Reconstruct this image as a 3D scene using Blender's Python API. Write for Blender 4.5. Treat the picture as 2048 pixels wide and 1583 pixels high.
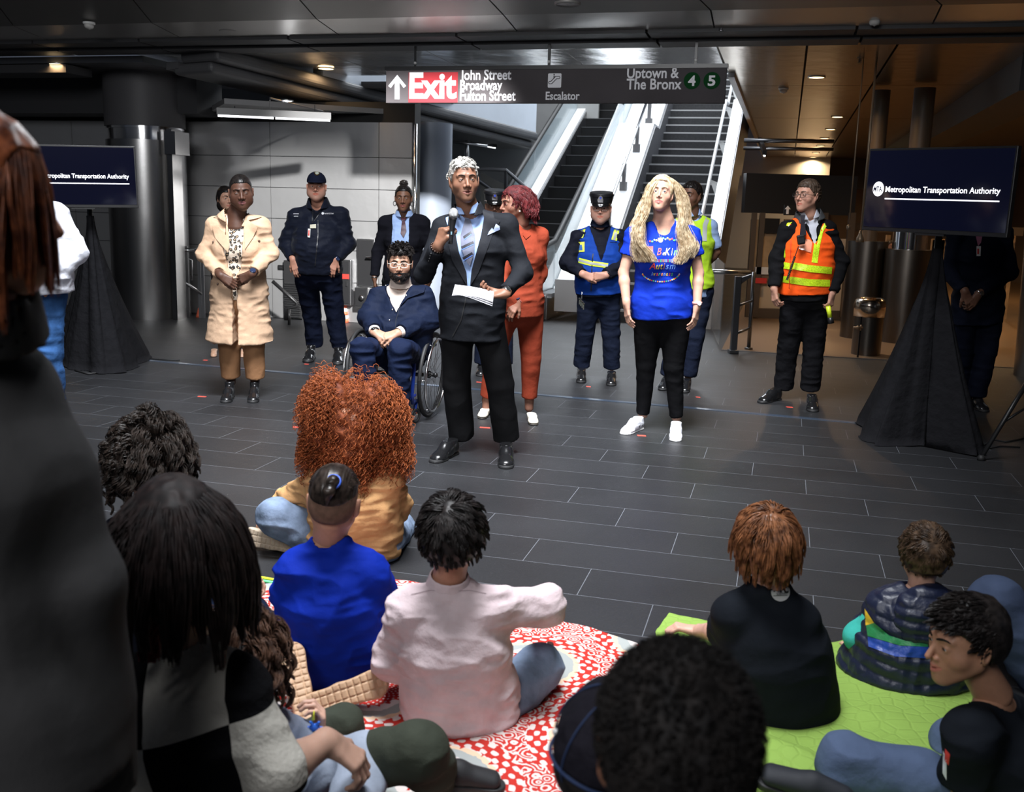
import bpy, math, random, time
import numpy as np
from mathutils import Vector, Matrix
from mathutils.bvhtree import BVHTree

for o in list(bpy.data.objects): bpy.data.objects.remove(o, do_unlink=True)
SC = bpy.context.scene
COL = SC.collection

# ------------------------------------------------------------------ camera
FPX = 2000.0; PITCH = math.radians(10.63); ROLL = math.radians(1.6)
CAM = np.array([0, 0, 1.48])
_f = np.array([0, math.cos(PITCH), -math.sin(PITCH)])
_r = np.array([1.0, 0, 0]); _u = np.array([0, math.sin(PITCH), math.cos(PITCH)])
CR = _r*math.cos(ROLL) + _u*math.sin(ROLL)
CU = _u*math.cos(ROLL) - _r*math.sin(ROLL)
cd = bpy.data.cameras.new('camera'); cam = bpy.data.objects.new('camera', cd); COL.objects.link(cam)
cd.sensor_width = 36.0; cd.lens = 36.0*FPX/2048.0
M = Matrix.Identity(4)
for i in range(3):
    M[i][0] = CR[i]; M[i][1] = CU[i]; M[i][2] = -_f[i]; M[i][3] = CAM[i]
cam.matrix_world = M
cd.clip_end = 200
cd.dof.use_dof = True; cd.dof.focus_distance = 6.2; cd.dof.aperture_fstop = 5.0
SC.camera = cam

# ------------------------------------------------------------------ world, lights, exposure
w = bpy.data.worlds.new('world'); SC.world = w; w.use_nodes = True
w.node_tree.nodes['Background'].inputs[0].default_value = (0.62, 0.72, 0.95, 1)
w.node_tree.nodes['Background'].inputs[1].default_value = 0.10
SC.view_settings.view_transform = 'Standard'; SC.view_settings.look = 'None'
SC.view_settings.gamma = 1.0; SC.view_settings.use_curve_mapping = False
SC.view_settings.exposure = 0.0

def area(name, loc, target, sx, sy, power, col, spread=180):
    l = bpy.data.lights.new(name, 'AREA'); l.shape = 'RECTANGLE'; l.size = sx; l.size_y = sy
    l.energy = power; l.color = col; l.spread = math.radians(spread)
    o = bpy.data.objects.new(name, l); COL.objects.link(o)
    o.location = loc
    o.rotation_euler = (Vector(target)-Vector(loc)).to_track_quat('-Z', 'Y').to_euler()
    return o
# daylight through the big round opening over the plaza, and down the stair and escalator well, plus a frontal fill
area('oculus_daylight', (-0.3, 3.0, 7.6), (-0.2, 6.2, 0.6), 3.0, 2.6, 560, (0.93, 0.96, 1.0), 84)
area('atrium_fill', (-2.2, -2.2, 4.4), (-0.4, 9.0, 2.4), 4.0, 2.0, 200, (0.97, 0.98, 1.0), 130)  # added soft frontal fill for ceiling and faces, stands in for atrium bounce
area('stairwell_daylight', (3.4, 19.0, 9.5), (2.2, 15.5, 0.5), 6.0, 6.0, 1500, (0.90, 0.95, 1.0))
area('void_daylight', (-1.2, 15.5, 7.5), (-0.8, 12.5, 1.0), 3.5, 3.0, 420, (0.90, 0.95, 1.0))
# a beam of daylight from the opening that falls on the steel wall
sl = bpy.data.lights.new('daylight_beam', 'SPOT'); sl.energy = 11500; sl.spot_size = math.radians(20.5); sl.spot_blend = .35; sl.shadow_soft_size = .15; sl.color = (1.0, .99, .97)
so = bpy.data.objects.new('daylight_beam', sl); COL.objects.link(so); so.location = (0.6, 4.6, 4.3); so.rotation_euler = (Vector((-2.0, 12.8, 1.30))-Vector(so.location)).to_track_quat('-Z', 'Y').to_euler()

UA = math.radians(14.9); CA, SA = math.cos(UA), math.sin(UA)
def uvw(u, v, z=0.0):                     # building axes (u along tile rows, v away) to world
    return np.array([u*CA+v*SA, -u*SA+v*CA, z])
def to_uv(p): return p[0]*CA-p[1]*SA, p[0]*SA+p[1]*CA
def _dv(x, y): return _f + (x-1024)/FPX*CR - (y-791.5)/FPX*CU
def at(x, y, Y):
    d = _dv(x, y); return CAM + d*(Y/d[1])
def gz(x, y, z=0.0):
    d = _dv(x, y); return CAM + d*((z-CAM[2])/d[2])
def atv(x, y, v):                         # photo direction meets the building plane v = const
    d = _dv(x, y); return CAM + d*(v/(d[0]*SA+d[1]*CA))
# ------------------------------------------------------------------ object helpers
BASE = {}
def thing(name, label, cat, base=(0, 0, 0), group=None):
    o = bpy.data.objects.new(name, None); COL.objects.link(o)
    o.location = tuple(float(c) for c in base); o.empty_display_size = 0.1
    o['label'] = label; o['category'] = cat
    if group: o['group'] = group
    BASE[o.name] = np.array(base, float); return o
def tag(o, label, cat, group=None, kind=None):
    o['label'] = label; o['category'] = cat
    if group: o['group'] = group
    if kind: o['kind'] = kind
    return o
def mk(name, V, F, mat, parent=None, smooth=True, cols=None, base=None, label=None):
    V = np.asarray(V, float).copy()
    b = BASE[parent.name] if parent is not None else (np.array(base, float) if base is not None else np.zeros(3))
    V -= b
    me = bpy.data.meshes.new(name)
    if isinstance(F, np.ndarray) and F.ndim == 2:
        n, k = F.shape
        me.vertices.add(len(V)); me.vertices.foreach_set('co', V.astype(np.float32).ravel())
        me.loops.add(n*k); me.loops.foreach_set('vertex_index', F.astype(np.int32).ravel())
        me.polygons.add(n); me.polygons.foreach_set('loop_start', np.arange(0, n*k, k, dtype=np.int32))
        me.update(calc_edges=True)
    else:
        me.from_pydata([tuple(p) for p in V], [], [tuple(int(i) for i in f) for f in F])
    if smooth: me.polygons.foreach_set('use_smooth', np.ones(len(me.polygons), bool))
    if cols is not None:
        a = me.color_attributes.new('Col', 'FLOAT_COLOR', 'POINT')
        c = np.ones((len(V), 4), np.float32); c[:, :3] = cols; a.data.foreach_set('color', c.ravel())
    if mat is not None: me.materials.append(mat)
    me.validate()
    o = bpy.data.objects.new(name, me); COL.objects.link(o)
    if parent is not None:
        o.parent = parent; BASE[o.name] = b
    else:
        o.location = tuple(b); BASE[o.name] = b
    if label: o['label'] = label
    return o
def struct(o): o['kind'] = 'structure'; return o
class MB:
    def __init__(s): s.V = []; s.F = []
    def put(s, V, F):
        n = len(s.V); s.V += [tuple(p) for p in V]; s.F += [tuple(i+n for i in f) for f in F]; return s
    def hexa(s, p):                        # 8 corners: bottom ring then top ring
        return s.put(p, [(3, 2, 1, 0), (4, 5, 6, 7), (0, 1, 5, 4), (1, 2, 6, 5), (2, 3, 7, 6), (3, 0, 4, 7)])
    def box(s, c, h, R=None):
        c = np.array(c, float); P = []
        for z in (-1, 1):
            for x, y in ((-1, -1), (1, -1), (1, 1), (-1, 1)):
                q = np.array([x*h[0], y*h[1], z*h[2]])
                if R is not None: q = np.asarray(R) @ q
                P.append(c+q)
        return s.hexa(P)
    def ubox(s, u0, u1, v0, v1, z0, z1):
        return s.hexa([uvw(u0, v0, z0), uvw(u1, v0, z0), uvw(u1, v1, z0), uvw(u0, v1, z0),
                       uvw(u0, v0, z1), uvw(u1, v0, z1), uvw(u1, v1, z1), uvw(u0, v1, z1)])
    def prism(s, poly, off):               # poly 3D ring, extruded by vector off
        n = len(poly); poly = [np.array(p, float) for p in poly]; off = np.array(off, float)
        V = poly+[p+off for p in poly]
        F = [tuple(range(n-1, -1, -1)), tuple(range(n, 2*n))]+[(i, (i+1) % n, (i+1) % n+n, i+n) for i in range(n)]
        return s.put(V, F)
    def tube(s, pts, r, n=10, cap=True):
        pts = [np.array(p, float) for p in pts]; m = len(pts)
        rr = r if hasattr(r, '__len__') else [r]*m
        ref = None; V = []; F = []
        for i, p in enumerate(pts):
            t = pts[min(i+1, m-1)]-pts[max(i-1, 0)]; t /= (np.linalg.norm(t)+1e-12)
            if ref is None: ref = np.cross(t, [0, 0, 1.0] if abs(t[2]) < .9 else [1.0, 0, 0])
            a = ref-t*np.dot(ref, t); a /= (np.linalg.norm(a)+1e-12); ref = a; b = np.cross(t, a)
            for k in range(n):
                q = 2*math.pi*k/n; V.append(p+rr[i]*(a*math.cos(q)+b*math.sin(q)))
        for i in range(m-1):
            for k in range(n):
                F.append((i*n+k, i*n+(k+1) % n, (i+1)*n+(k+1) % n, (i+1)*n+k))
        if cap: F.append(tuple(range(n-1, -1, -1))); F.append(tuple(range((m-1)*n, m*n)))
        return s.put(V, F)
    def lathe(s, c, prof, n=32, axis=None, ang=2*math.pi, a0=0.0, cap=True):   # prof: (r, h)
        c = np.array(c, float); ax = np.array(axis if axis is not None else (0, 0, 1.0), float); ax /= np.linalg.norm(ax)
        a = np.cross(ax, [0, 1.0, 0] if abs(ax[1]) < .9 else [1.0, 0, 0]); a /= np.linalg.norm(a); b = np.cross(ax, a)
        full = abs(ang-2*math.pi) < 1e-6; m = n if full else n+1; V = []; F = []
        for r, h in prof:
            for k in range(m):
                q = a0+ang*k/n; V.append(c+ax*h+r*(a*math.cos(q)+b*math.sin(q)))
        for i in range(len(prof)-1):
            for k in range(m if full else m-1):
                k2 = (k+1) % m; F.append((i*m+k, i*m+k2, (i+1)*m+k2, (i+1)*m+k))
        if cap and full: F.append(tuple(range(m-1, -1, -1))); F.append(tuple(range((len(prof)-1)*m, len(prof)*m)))
        return s.put(V, F)
    def obj(s, name, mat, parent=None, smooth=False, **kw):
        o = mk(name, s.V, s.F, mat, parent, smooth=smooth, **kw)
        return o
def bevel(o, w=.004, seg=2):
    m = o.modifiers.new('b', 'BEVEL'); m.width = w; m.segments = seg; m.limit_method = 'ANGLE'; m.angle_limit = .6; return o
def autosmooth(o, ang=35):
    me = o.data; me.polygons.foreach_set('use_smooth', np.ones(len(me.polygons), bool))
    try: me.set_sharp_from_angle(angle=math.radians(ang))
    except Exception: pass
    return o
def nrm(v): v = np.array(v, float); return v/(np.linalg.norm(v)+1e-12)

# ------------------------------------------------------------------ materials
MATS = {}
def mat(name, col, rough=.6, metal=0.0, bump=None, var=None, emit=None, spec=.5, sheen=0, aniso=0, trans=0, alpha=1, stretch=None, coat=0, sss=0, bump2=None):
    if name in MATS: return MATS[name]
    m = bpy.data.materials.new(name); m.use_nodes = True; nt = m.node_tree; N = nt.nodes; L = nt.links
    b = N['Principled BSDF']; b.inputs['Base Color'].default_value = (*col, 1); b.inputs['Roughness'].default_value = rough
    b.inputs['Metallic'].default_value = metal; b.inputs['Specular IOR Level'].default_value = spec
    if sheen: b.inputs['Sheen Weight'].default_value = sheen; b.inputs['Sheen Roughness'].default_value = .4
    if trans: b.inputs['Transmission Weight'].default_value = trans
    if alpha < 1: b.inputs['Alpha'].default_value = alpha
    if coat: b.inputs['Coat Weight'].default_value = coat; b.inputs['Coat Roughness'].default_value = .08
    if sss: b.inputs['Subsurface Weight'].default_value = sss; b.inputs['Subsurface Radius'].default_value = (.012, .005, .003); b.inputs['Subsurface Scale'].default_value = 1.0
    if emit: b.inputs['Emission Color'].default_value = (*emit[0], 1); b.inputs['Emission Strength'].default_value = emit[1]
    tc = N.new('ShaderNodeTexCoord'); mp = N.new('ShaderNodeMapping'); L.new(tc.outputs['Object'], mp.inputs[0])
    if stretch: mp.inputs['Scale'].default_value = stretch
    if var:                                # (scale, amount[, detail])
        n = N.new('ShaderNodeTexNoise'); n.inputs['Scale'].default_value = var[0]; n.inputs['Detail'].default_value = 4
        L.new(mp.outputs[0], n.inputs['Vector'])
        mx = N.new('ShaderNodeMix'); mx.data_type = 'RGBA'
        a = var[1]; mx.inputs[6].default_value = (*[c*(1-a) for c in col], 1); mx.inputs[7].default_value = (*[min(1, c*(1+a)) for c in col], 1)
        mr = N.new('ShaderNodeMapRange'); mr.inputs[1].default_value = .3; mr.inputs[2].default_value = .7
        L.new(n.outputs[0], mr.inputs[0]); L.new(mr.outputs[0], mx.inputs[0]); L.new(mx.outputs[2], b.inputs['Base Color'])
    prev = None
    for bp in (bump, bump2):
        if bp:                             # (scale, strength, distance)
            n = N.new('ShaderNodeTexNoise'); n.inputs['Scale'].default_value = bp[0]; n.inputs['Detail'].default_value = 5
            L.new(mp.outputs[0], n.inputs['Vector'])
            bn = N.new('ShaderNodeBump'); bn.inputs['Strength'].default_value = bp[1]; bn.inputs['Distance'].default_value = bp[2] if len(bp) > 2 else .01
            L.new(n.outputs[0], bn.inputs['Height'])
            if prev: L.new(prev.outputs[0], bn.inputs['Normal'])
            L.new(bn.outputs[0], b.inputs['Normal']); prev = bn
    MATS[name] = m; return m
def cloth(name, col, rough=.85, fold=.5, var=.10, sheen=0, fs=9):
    return mat(name, col, rough, bump=(fs, fold, .03), bump2=(350, .25, .002), var=(14, var), sheen=sheen, spec=.08)
def vcol_mat(name, rough=.5, sss=.08, spec=.4, bump=(220, .12, .002)):
    m = mat(name, (.5, .5, .5), rough, sss=sss, spec=spec, bump=bump); nt = m.node_tree
    a = nt.nodes.new('ShaderNodeAttribute'); a.attribute_name = 'Col'
    nt.links.new(a.outputs[0], nt.nodes['Principled BSDF'].inputs['Base Color']); return m
SKIN = vcol_mat('skin', .50, spec=.35)
STEEL = mat('brushed_steel', (.50, .50, .51), .30, 1.0, bump=(60, .03, .01), stretch=(1, 1, 12))
DSTEEL = mat('dark_steel', (.20, .20, .21), .35, 1.0)
CHROME = mat('polished_chrome', (.75, .75, .76), .12, 1.0)
BLACKP = mat('black_plastic', (.012, .012, .013), .35)
RUBBER = mat('black_rubber', (.015, .015, .016), .6)
WHITEP = mat('white_plastic', (.75, .75, .74), .4)

# ------------------------------------------------------------------ noise
_RN = np.random.RandomState(11).rand(32, 32, 32).astype(np.float32)
def vnoise(P):
    P = np.asarray(P, np.float32); i = np.floor(P).astype(np.int32); f = P-i; f = f*f*(3-2*f)
    i0 = i & 31; i1 = (i+1) & 31; r = 0
    for a in (0, 1):
        xa = i1[:, 0] if a else i0[:, 0]; wa = f[:, 0] if a else 1-f[:, 0]
        for b in (0, 1):
            xb = i1[:, 1] if b else i0[:, 1]; wb = f[:, 1] if b else 1-f[:, 1]
            for c in (0, 1):
                xc = i1[:, 2] if c else i0[:, 2]; wc = f[:, 2] if c else 1-f[:, 2]
                r = r+_RN[xa, xb, xc]*wa*wb*wc
    return r
def vnormals(V, F):
    a = V[F[:, 2]]-V[F[:, 0]]; b = V[F[:, 3 if F.shape[1] > 3 else 1]]-V[F[:, 1 if F.shape[1] > 3 else 0]]
    n = np.cross(a, b) if F.shape[1] > 3 else np.cross(V[F[:, 1]]-V[F[:, 0]], V[F[:, 2]]-V[F[:, 0]])
    N = np.zeros_like(V)
    for k in range(F.shape[1]): np.add.at(N, F[:, k], n)
    return N/(np.linalg.norm(N, axis=1, keepdims=True)+1e-12)
def wrinkle(V, F, amp=.006, sc=9.0, stretch=(1, 1, 2.2), seed=0, ridge=True):
    N = vnormals(V, F); S = np.array(stretch)*sc
    W = V+.05*np.stack([vnoise(V*5+seed+3), vnoise(V*5+seed+17), vnoise(V*5+seed+29)], 1)
    n = vnoise(W*S+seed*7.3)
    if ridge: n = 1-np.abs(2*n-1)*1.6
    n2 = vnoise(W*S*2.3+seed*3.1+50)
    return V+N*(amp*(n-.5)+amp*.45*(n2-.5))[:, None]

# ------------------------------------------------------------------ signed distance modelling
def smin(a, b, k):
    if k <= 0: return np.minimum(a, b)
    h = np.maximum(k-np.abs(a-b), 0)/k
    return np.minimum(a, b)-h*h*(k*.25)
class Sdf:
    def __init__(s): s.ops = []
    def _add(s, fn, lo, hi, k, mode): s.ops.append((fn, np.array(lo), np.array(hi), k, mode)); return s
    def cone(s, a, b, ra, rb=None, k=.02, mode='u', flat=0, u=None):
        a = np.array(a, float); b = np.array(b, float); rb = ra if rb is None else rb
        if np.allclose(a, b): b = a+np.array([0, 0, 1e-4])
        ba = b-a; L2 = float(ba@ba); L = math.sqrt(L2); ell = hasattr(ra, '__len__') or hasattr(rb, '__len__')
        if ell:
            ra = ra if hasattr(ra, '__len__') else (ra, ra); rb = rb if hasattr(rb, '__len__') else (rb, rb)
            R = max(max(ra), max(rb)); uu = nrm(u)
        else: R = max(ra, rb)
        def fn(X, Y, Z):
            px, py, pz = X-a[0], Y-a[1], Z-a[2]
            tt = (px*ba[0]+py*ba[1]+pz*ba[2])/L2; t = np.clip(tt, 0, 1)
            qx, qy, qz = px-t*ba[0], py-t*ba[1], pz-t*ba[2]; q2 = qx*qx+qy*qy+qz*qz
            if not ell: d = np.sqrt(q2)-(ra+(rb-ra)*t)
            else:
                c = qx*uu[0]+qy*uu[1]+qz*uu[2]; c2 = c*c; w2 = np.maximum(q2-c2, 0)
                rx = ra[0]+(rb[0]-ra[0])*t; ry = ra[1]+(rb[1]-ra[1])*t
                k0 = np.sqrt(c2/rx**2+w2/ry**2); k1 = np.sqrt(c2/rx**4+w2/ry**4); d = k0*(k0-1)/(k1+1e-6)
            if flat & 1: d = np.maximum(d, -tt*L)
            if flat & 2: d = np.maximum(d, (tt-1)*L)
            return d
        return s._add(fn, np.minimum(a, b)-R, np.maximum(a, b)+R, k, mode)
    def chain(s, pts, rs, k=.02, mode='u', u=None):
        for i in range(len(pts)-1): s.cone(pts[i], pts[i+1], rs[i], rs[i+1], k, mode, u=u)
        return s
    def ell(s, c, r, R=None, k=.02, mode='u'):
        c = np.array(c, float); r = (r, r, r) if not hasattr(r, '__len__') else r
        R = np.eye(3) if R is None else np.asarray(R); Rt = R.T; m = max(r)
        def fn(X, Y, Z):
            px, py, pz = X-c[0], Y-c[1], Z-c[2]
            x = Rt[0, 0]*px+Rt[0, 1]*py+Rt[0, 2]*pz; y = Rt[1, 0]*px+Rt[1, 1]*py+Rt[1, 2]*pz; z = Rt[2, 0]*px+Rt[2, 1]*py+Rt[2, 2]*pz
            k0 = np.sqrt((x/r[0])**2+(y/r[1])**2+(z/r[2])**2); k1 = np.sqrt((x/r[0]**2)**2+(y/r[1]**2)**2+(z/r[2]**2)**2)
            return k0*(k0-1)/(k1+1e-6)
        return s._add(fn, c-m, c+m, k, mode)
    def box(s, c, h, R=None, rr=.01, k=.01, mode='u'):
        c = np.array(c, float); R = np.eye(3) if R is None else np.asarray(R); Rt = R.T; m = float(np.linalg.norm(h))
        def fn(X, Y, Z):
            px, py, pz = X-c[0], Y-c[1], Z-c[2]
            x = np.abs(Rt[0, 0]*px+Rt[0, 1]*py+Rt[0, 2]*pz)-h[0]+rr; y = np.abs(Rt[1, 0]*px+Rt[1, 1]*py+Rt[1, 2]*pz)-h[1]+rr; z = np.abs(Rt[2, 0]*px+Rt[2, 1]*py+Rt[2, 2]*pz)-h[2]+rr
            return np.sqrt(np.maximum(x, 0)**2+np.maximum(y, 0)**2+np.maximum(z, 0)**2)+np.minimum(np.maximum(x, np.maximum(y, z)), 0)-rr
        return s._add(fn, c-m, c+m, k, mode)
    def cut(s, p, n, k=.004):              # keep the side where n points away from
        p = np.array(p, float); n = nrm(n)
        s.ops.append((lambda X, Y, Z: (X-p[0])*n[0]+(Y-p[1])*n[1]+(Z-p[2])*n[2], None, None, k, 'i')); return s
    def inter(s, fn, k=.002): s.ops.append((fn, None, None, k, 'i')); return s
    def ev(s, X, Y, Z):
        v = None
        for fn, lo, hi, k, m in s.ops:
            d = fn(X, Y, Z)
            if v is None: v = d if m == 'u' else np.full(np.broadcast(X, Y, Z).shape, 1.0)
            elif m == 'u': v = smin(v, d, k)
            elif m == 'd': v = -smin(-v, d, k)
            elif m == 'i': v = -smin(-v, -d, k)
        return v
    def at(s, P): P = np.atleast_2d(P); return s.ev(P[:, 0], P[:, 1], P[:, 2])
    def mesh(s, h, bounds=None):
        los = [o[1] for o in s.ops if o[4] == 'u']; his = [o[2] for o in s.ops if o[4] == 'u']
        lo = np.min(los, 0)-3*h; hi = np.max(his, 0)+3*h
        if bounds is not None: lo = np.maximum(lo, bounds[0]); hi = np.minimum(hi, bounds[1])
        n = np.maximum(np.ceil((hi-lo)/h).astype(int)+1, 2)
        ax = [(lo[i]+h*np.arange(n[i])).astype(np.float32) for i in range(3)]
        v = np.full(tuple(n), .5, np.float32)
        for fn, l, g, k, m in s.ops:
            if m == 'i' or l is None:
                a = [slice(0, n[i]) for i in range(3)]
            else:
                pad = k+3*h
                a = []
                for i in range(3):
                    i0 = int(max(0, math.floor((l[i]-pad-lo[i])/h))); i1 = int(min(n[i], math.ceil((g[i]+pad-lo[i])/h)+1))
                    a.append(slice(i0, i1))
                if any(q.stop <= q.start for q in a): continue
            d = fn(ax[0][a[0]][:, None, None], ax[1][a[1]][None, :, None], ax[2][a[2]][None, None, :]).astype(np.float32)
            w = v[a[0], a[1], a[2]]
            if m == 'u': v[a[0], a[1], a[2]] = smin(w, d, k)
            elif m == 'd': v[a[0], a[1], a[2]] = -smin(-w, d, k)
            else: v[a[0], a[1], a[2]] = -smin(-w, -d, k)
        return nets(v, lo, h)
def nets(v, lo, h):
    S = v < 0
    A = [slice(0, -1), slice(1, None)]
    cnt = np.zeros(tuple(np.array(v.shape)-1), np.uint8)
    for i in (0, 1):
        for j in (0, 1):
            for k in (0, 1): cnt += S[A[i], A[j], A[k]]
    act = (cnt > 0) & (cnt < 8); I = np.argwhere(act); n = len(I)
    if n == 0: return np.zeros((3, 3)), np.array([[0, 1, 2, 2]])
    ids = np.full(act.shape, -1, np.int32); ids[act] = np.arange(n)
    P = np.zeros((n, 3)); C = np.zeros(n)
    cor = [(i, j, k) for i in (0, 1) for j in (0, 1) for k in (0, 1)]
    val = {c: v[I[:, 0]+c[0], I[:, 1]+c[1], I[:, 2]+c[2]] for c in cor}
    for c in cor:
        for ax in range(3):
            if c[ax] == 0:
                e = list(c); e[ax] = 1; e = tuple(e); a, b = val[c], val[e]; m = (a < 0) != (b < 0)
                t = a[m]/(a[m]-b[m]); q = np.tile(np.array(c, float), (len(t), 1)); q[:, ax] = t
                P[m] += q; C[m] += 1
    V = (I+P/C[:, None])*h+lo
    FS = []
    for ax in range(3):
        a = [slice(1, -1)]*3; b = [slice(1, -1)]*3; a[ax] = slice(0, -1); b[ax] = slice(1, None)
        sa, sb = S[tuple(a)], S[tuple(b)]; J = np.argwhere(sa != sb)
        if len(J) == 0: continue
        pos = sa[J[:, 0], J[:, 1], J[:, 2]]
        o = np.array([1, 1, 1]); o[ax] = 0; J = J+o
        p, q = (ax+1) % 3, (ax+2) % 3
        def cell(dp, dq):
            K = J.copy(); K[:, p] += dp; K[:, q] += dq; return ids[K[:, 0], K[:, 1], K[:, 2]]
        Q = np.stack([cell(-1, -1), cell(0, -1), cell(0, 0), cell(-1, 0)], 1)
        Q[~pos] = Q[~pos][:, ::-1]; FS.append(Q)
    F = np.concatenate(FS); F = F[(F >= 0).all(1)]
    return V, F
def part(name, s, h, m, parent, wr=None, cols=None, label=None, bounds=None, seed=0, stretch=(1, 1, 2.2), fsc=9.0):
    V, F = s.mesh(h, bounds)
    if wr: V = wrinkle(V, F, wr, fsc, stretch, seed)
    return mk(name, V, F, m, parent, cols=cols, label=label)
def shell(base, region, off=.003, thick=.004):
    """a thin layer lying on the surface of field `base`, limited to the field `region`"""
    s = Sdf(); r = [o for o in region.ops if o[4] == 'u']
    lo = np.min([o[1] for o in r], 0); hi = np.max([o[2] for o in r], 0)
    s._add(lambda X, Y, Z: np.maximum(np.abs(base.ev(X, Y, Z)-off)-thick, region.ev(X, Y, Z)), lo, hi, 0, 'u')
    return s
def shell_mesh(base, wrfn, region, h, off=.003, thick=.004): return shell(base, region, off, thick).mesh(h)

# ------------------------------------------------------------------ strands
def tubes(P, R, n=3):
    """P (N,M,3) paths, R (N,M) radii -> V,F"""
    N, Mn, _ = P.shape
    T = np.gradient(P, axis=1); T /= (np.linalg.norm(T, axis=2, keepdims=True)+1e-9)
    ref = np.array([.31, .17, .93]); A = np.cross(T, ref); A /= (np.linalg.norm(A, axis=2, keepdims=True)+1e-9); B = np.cross(T, A)
    V = np.stack([P+R[..., None]*(A*math.cos(2*math.pi*k/n)+B*math.sin(2*math.pi*k/n)) for k in range(n)], 2)  # N,M,n,3
    idx = np.arange(N*Mn*n).reshape(N, Mn, n)
    F = []
    for k in range(n):
        k2 = (k+1) % n
        F.append(np.stack([idx[:, :-1, k], idx[:, :-1, k2], idx[:, 1:, k2], idx[:, 1:, k]], -1).reshape(-1, 4))
    return V.reshape(-1, 3), np.concatenate(F)
def curl(P, amp, freq, rs, grow=True):
    N, Mn, _ = P.shape; t = np.linspace(0, 1, Mn)[None, :]
    T = np.gradient(P, axis=1); T /= (np.linalg.norm(T, axis=2, keepdims=True)+1e-9)
    ref = nrm([.2, .5, .8]); A = np.cross(T, ref); A /= (np.linalg.norm(A, axis=2, keepdims=True)+1e-9); B = np.cross(T, A)
    ph = rs.rand(N, 1)*6.28; fr = freq*(.75+.5*rs.rand(N, 1)); a = amp*(.6+.8*rs.rand(N, 1))*(np.minimum(1, t*4) if grow else 1)
    return P+(a*np.cos(fr*t*6.28+ph))[..., None]*A+(a*np.sin(fr*t*6.28+ph))[..., None]*B
def hair_mat(name, c1, c2, rough=.42, sheen=0):
    if name in MATS: return MATS[name]
    m = mat(name, c1, rough, spec=.22); nt = m.node_tree; N = nt.nodes; L = nt.links; b = N['Principled BSDF']
    n = N.new('ShaderNodeTexNoise'); n.inputs['Scale'].default_value = 45; n.inputs['Detail'].default_value = 3
    tc = N.new('ShaderNodeTexCoord'); L.new(tc.outputs['Object'], n.inputs['Vector'])
    mx = N.new('ShaderNodeMix'); mx.data_type = 'RGBA'; mx.inputs[6].default_value = (*c1, 1); mx.inputs[7].default_value = (*c2, 1)
    mr = N.new('ShaderNodeMapRange'); mr.inputs[1].default_value = .35; mr.inputs[2].default_value = .65
    L.new(n.outputs[0], mr.inputs[0]); L.new(mr.outputs[0], mx.inputs[0]); L.new(mx.outputs[2], b.inputs['Base Color'])
    return m

# ------------------------------------------------------------------ text and decals
def text_mesh(txt, size, bold=.0, font_space=1.0, shear=0):
    c = bpy.data.curves.new('t', 'FONT'); c.body = txt; c.size = size; c.offset = bold*size; c.align_x = 'LEFT'; c.space_character = font_space; c.resolution_u = 3; c.shear = shear
    o = bpy.data.objects.new('t', c); COL.objects.link(o)
    dg = bpy.context.evaluated_depsgraph_get(); dg.update(); me = bpy.data.meshes.new_from_object(o.evaluated_get(dg))
    V = np.array([v.co[:] for v in me.vertices]) if len(me.vertices) else np.zeros((0, 3)); F = [tuple(p.vertices) for p in me.polygons]
    bpy.data.objects.remove(o, do_unlink=True); bpy.data.curves.remove(c); bpy.data.meshes.remove(me)
    return V, F
def flat_text(txt, size, org, ex, ey, m, parent, name='lettering', width=None, bold=.012, thick=.0015, height=None, label=None, space=1.0):
    V, F = text_mesh(txt, size, bold, space)
    x0, x1 = V[:, 0].min(), V[:, 0].max()
    if width: V[:, 0] = (V[:, 0]-x0)*width/(x1-x0)
    if height: V[:, 1] *= height/(V[:, 1].max()-min(0, V[:, 1].min()))
    ex = nrm(ex); ey = nrm(ey); nz = np.cross(ex, ey)
    W = np.array(org)+V[:, :1]*ex+V[:, 1:2]*ey+nz*thick
    return mk(name, W, F, m, parent, smooth=False, label=label)
def subdiv2d(V, F, L):
    import bmesh
    bm = bmesh.new(); vs = [bm.verts.new(p) for p in V]
    for f in F:
        try: bm.faces.new([vs[i] for i in f])
        except Exception: pass
    bmesh.ops.triangulate(bm, faces=bm.faces)
    for _ in range(5):
        e = [e for e in bm.edges if e.calc_length() > L]
        if not e: break
        bmesh.ops.subdivide_edges(bm, edges=e, cuts=1); bmesh.ops.triangulate(bm, faces=bm.faces)
    V = np.array([v.co[:] for v in bm.verts]); bm.verts.index_update(); F = [tuple(v.index for v in f.verts) for f in bm.faces]; bm.free()
    return V, F
def bvh(o):
    b = Vector(BASE[o.name]); me = o.data
    return BVHTree.FromPolygons([v.co+b for v in me.vertices], [tuple(p.vertices) for p in me.polygons])
def decal(V2, F, org, ex, ey, tree, m, parent, name, off=.003, L=.02, label=None):
    """lay a flat 2D drawing (V2 in ex/ey metres round org) on a surface along -n"""
    V2 = np.asarray(V2, float)
    if V2.shape[1] == 2: V2 = np.c_[V2, np.zeros(len(V2))]
    V2, F = subdiv2d(V2, F, L); ex = nrm(ex); ey = nrm(ey); n = np.cross(ex, ey); W = []
    last = 0
    for p in V2:
        q = np.array(org)+p[0]*ex+p[1]*ey
        h = tree.ray_cast(Vector(q+n*.25), Vector(-n), .6)
        if h[0] is not None: W.append(np.array(h[0])+n*off); last = (W[-1]-q)@n
        else: W.append(q+n*last)
    return mk(name, W, F, m, parent, smooth=False, label=label)
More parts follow.
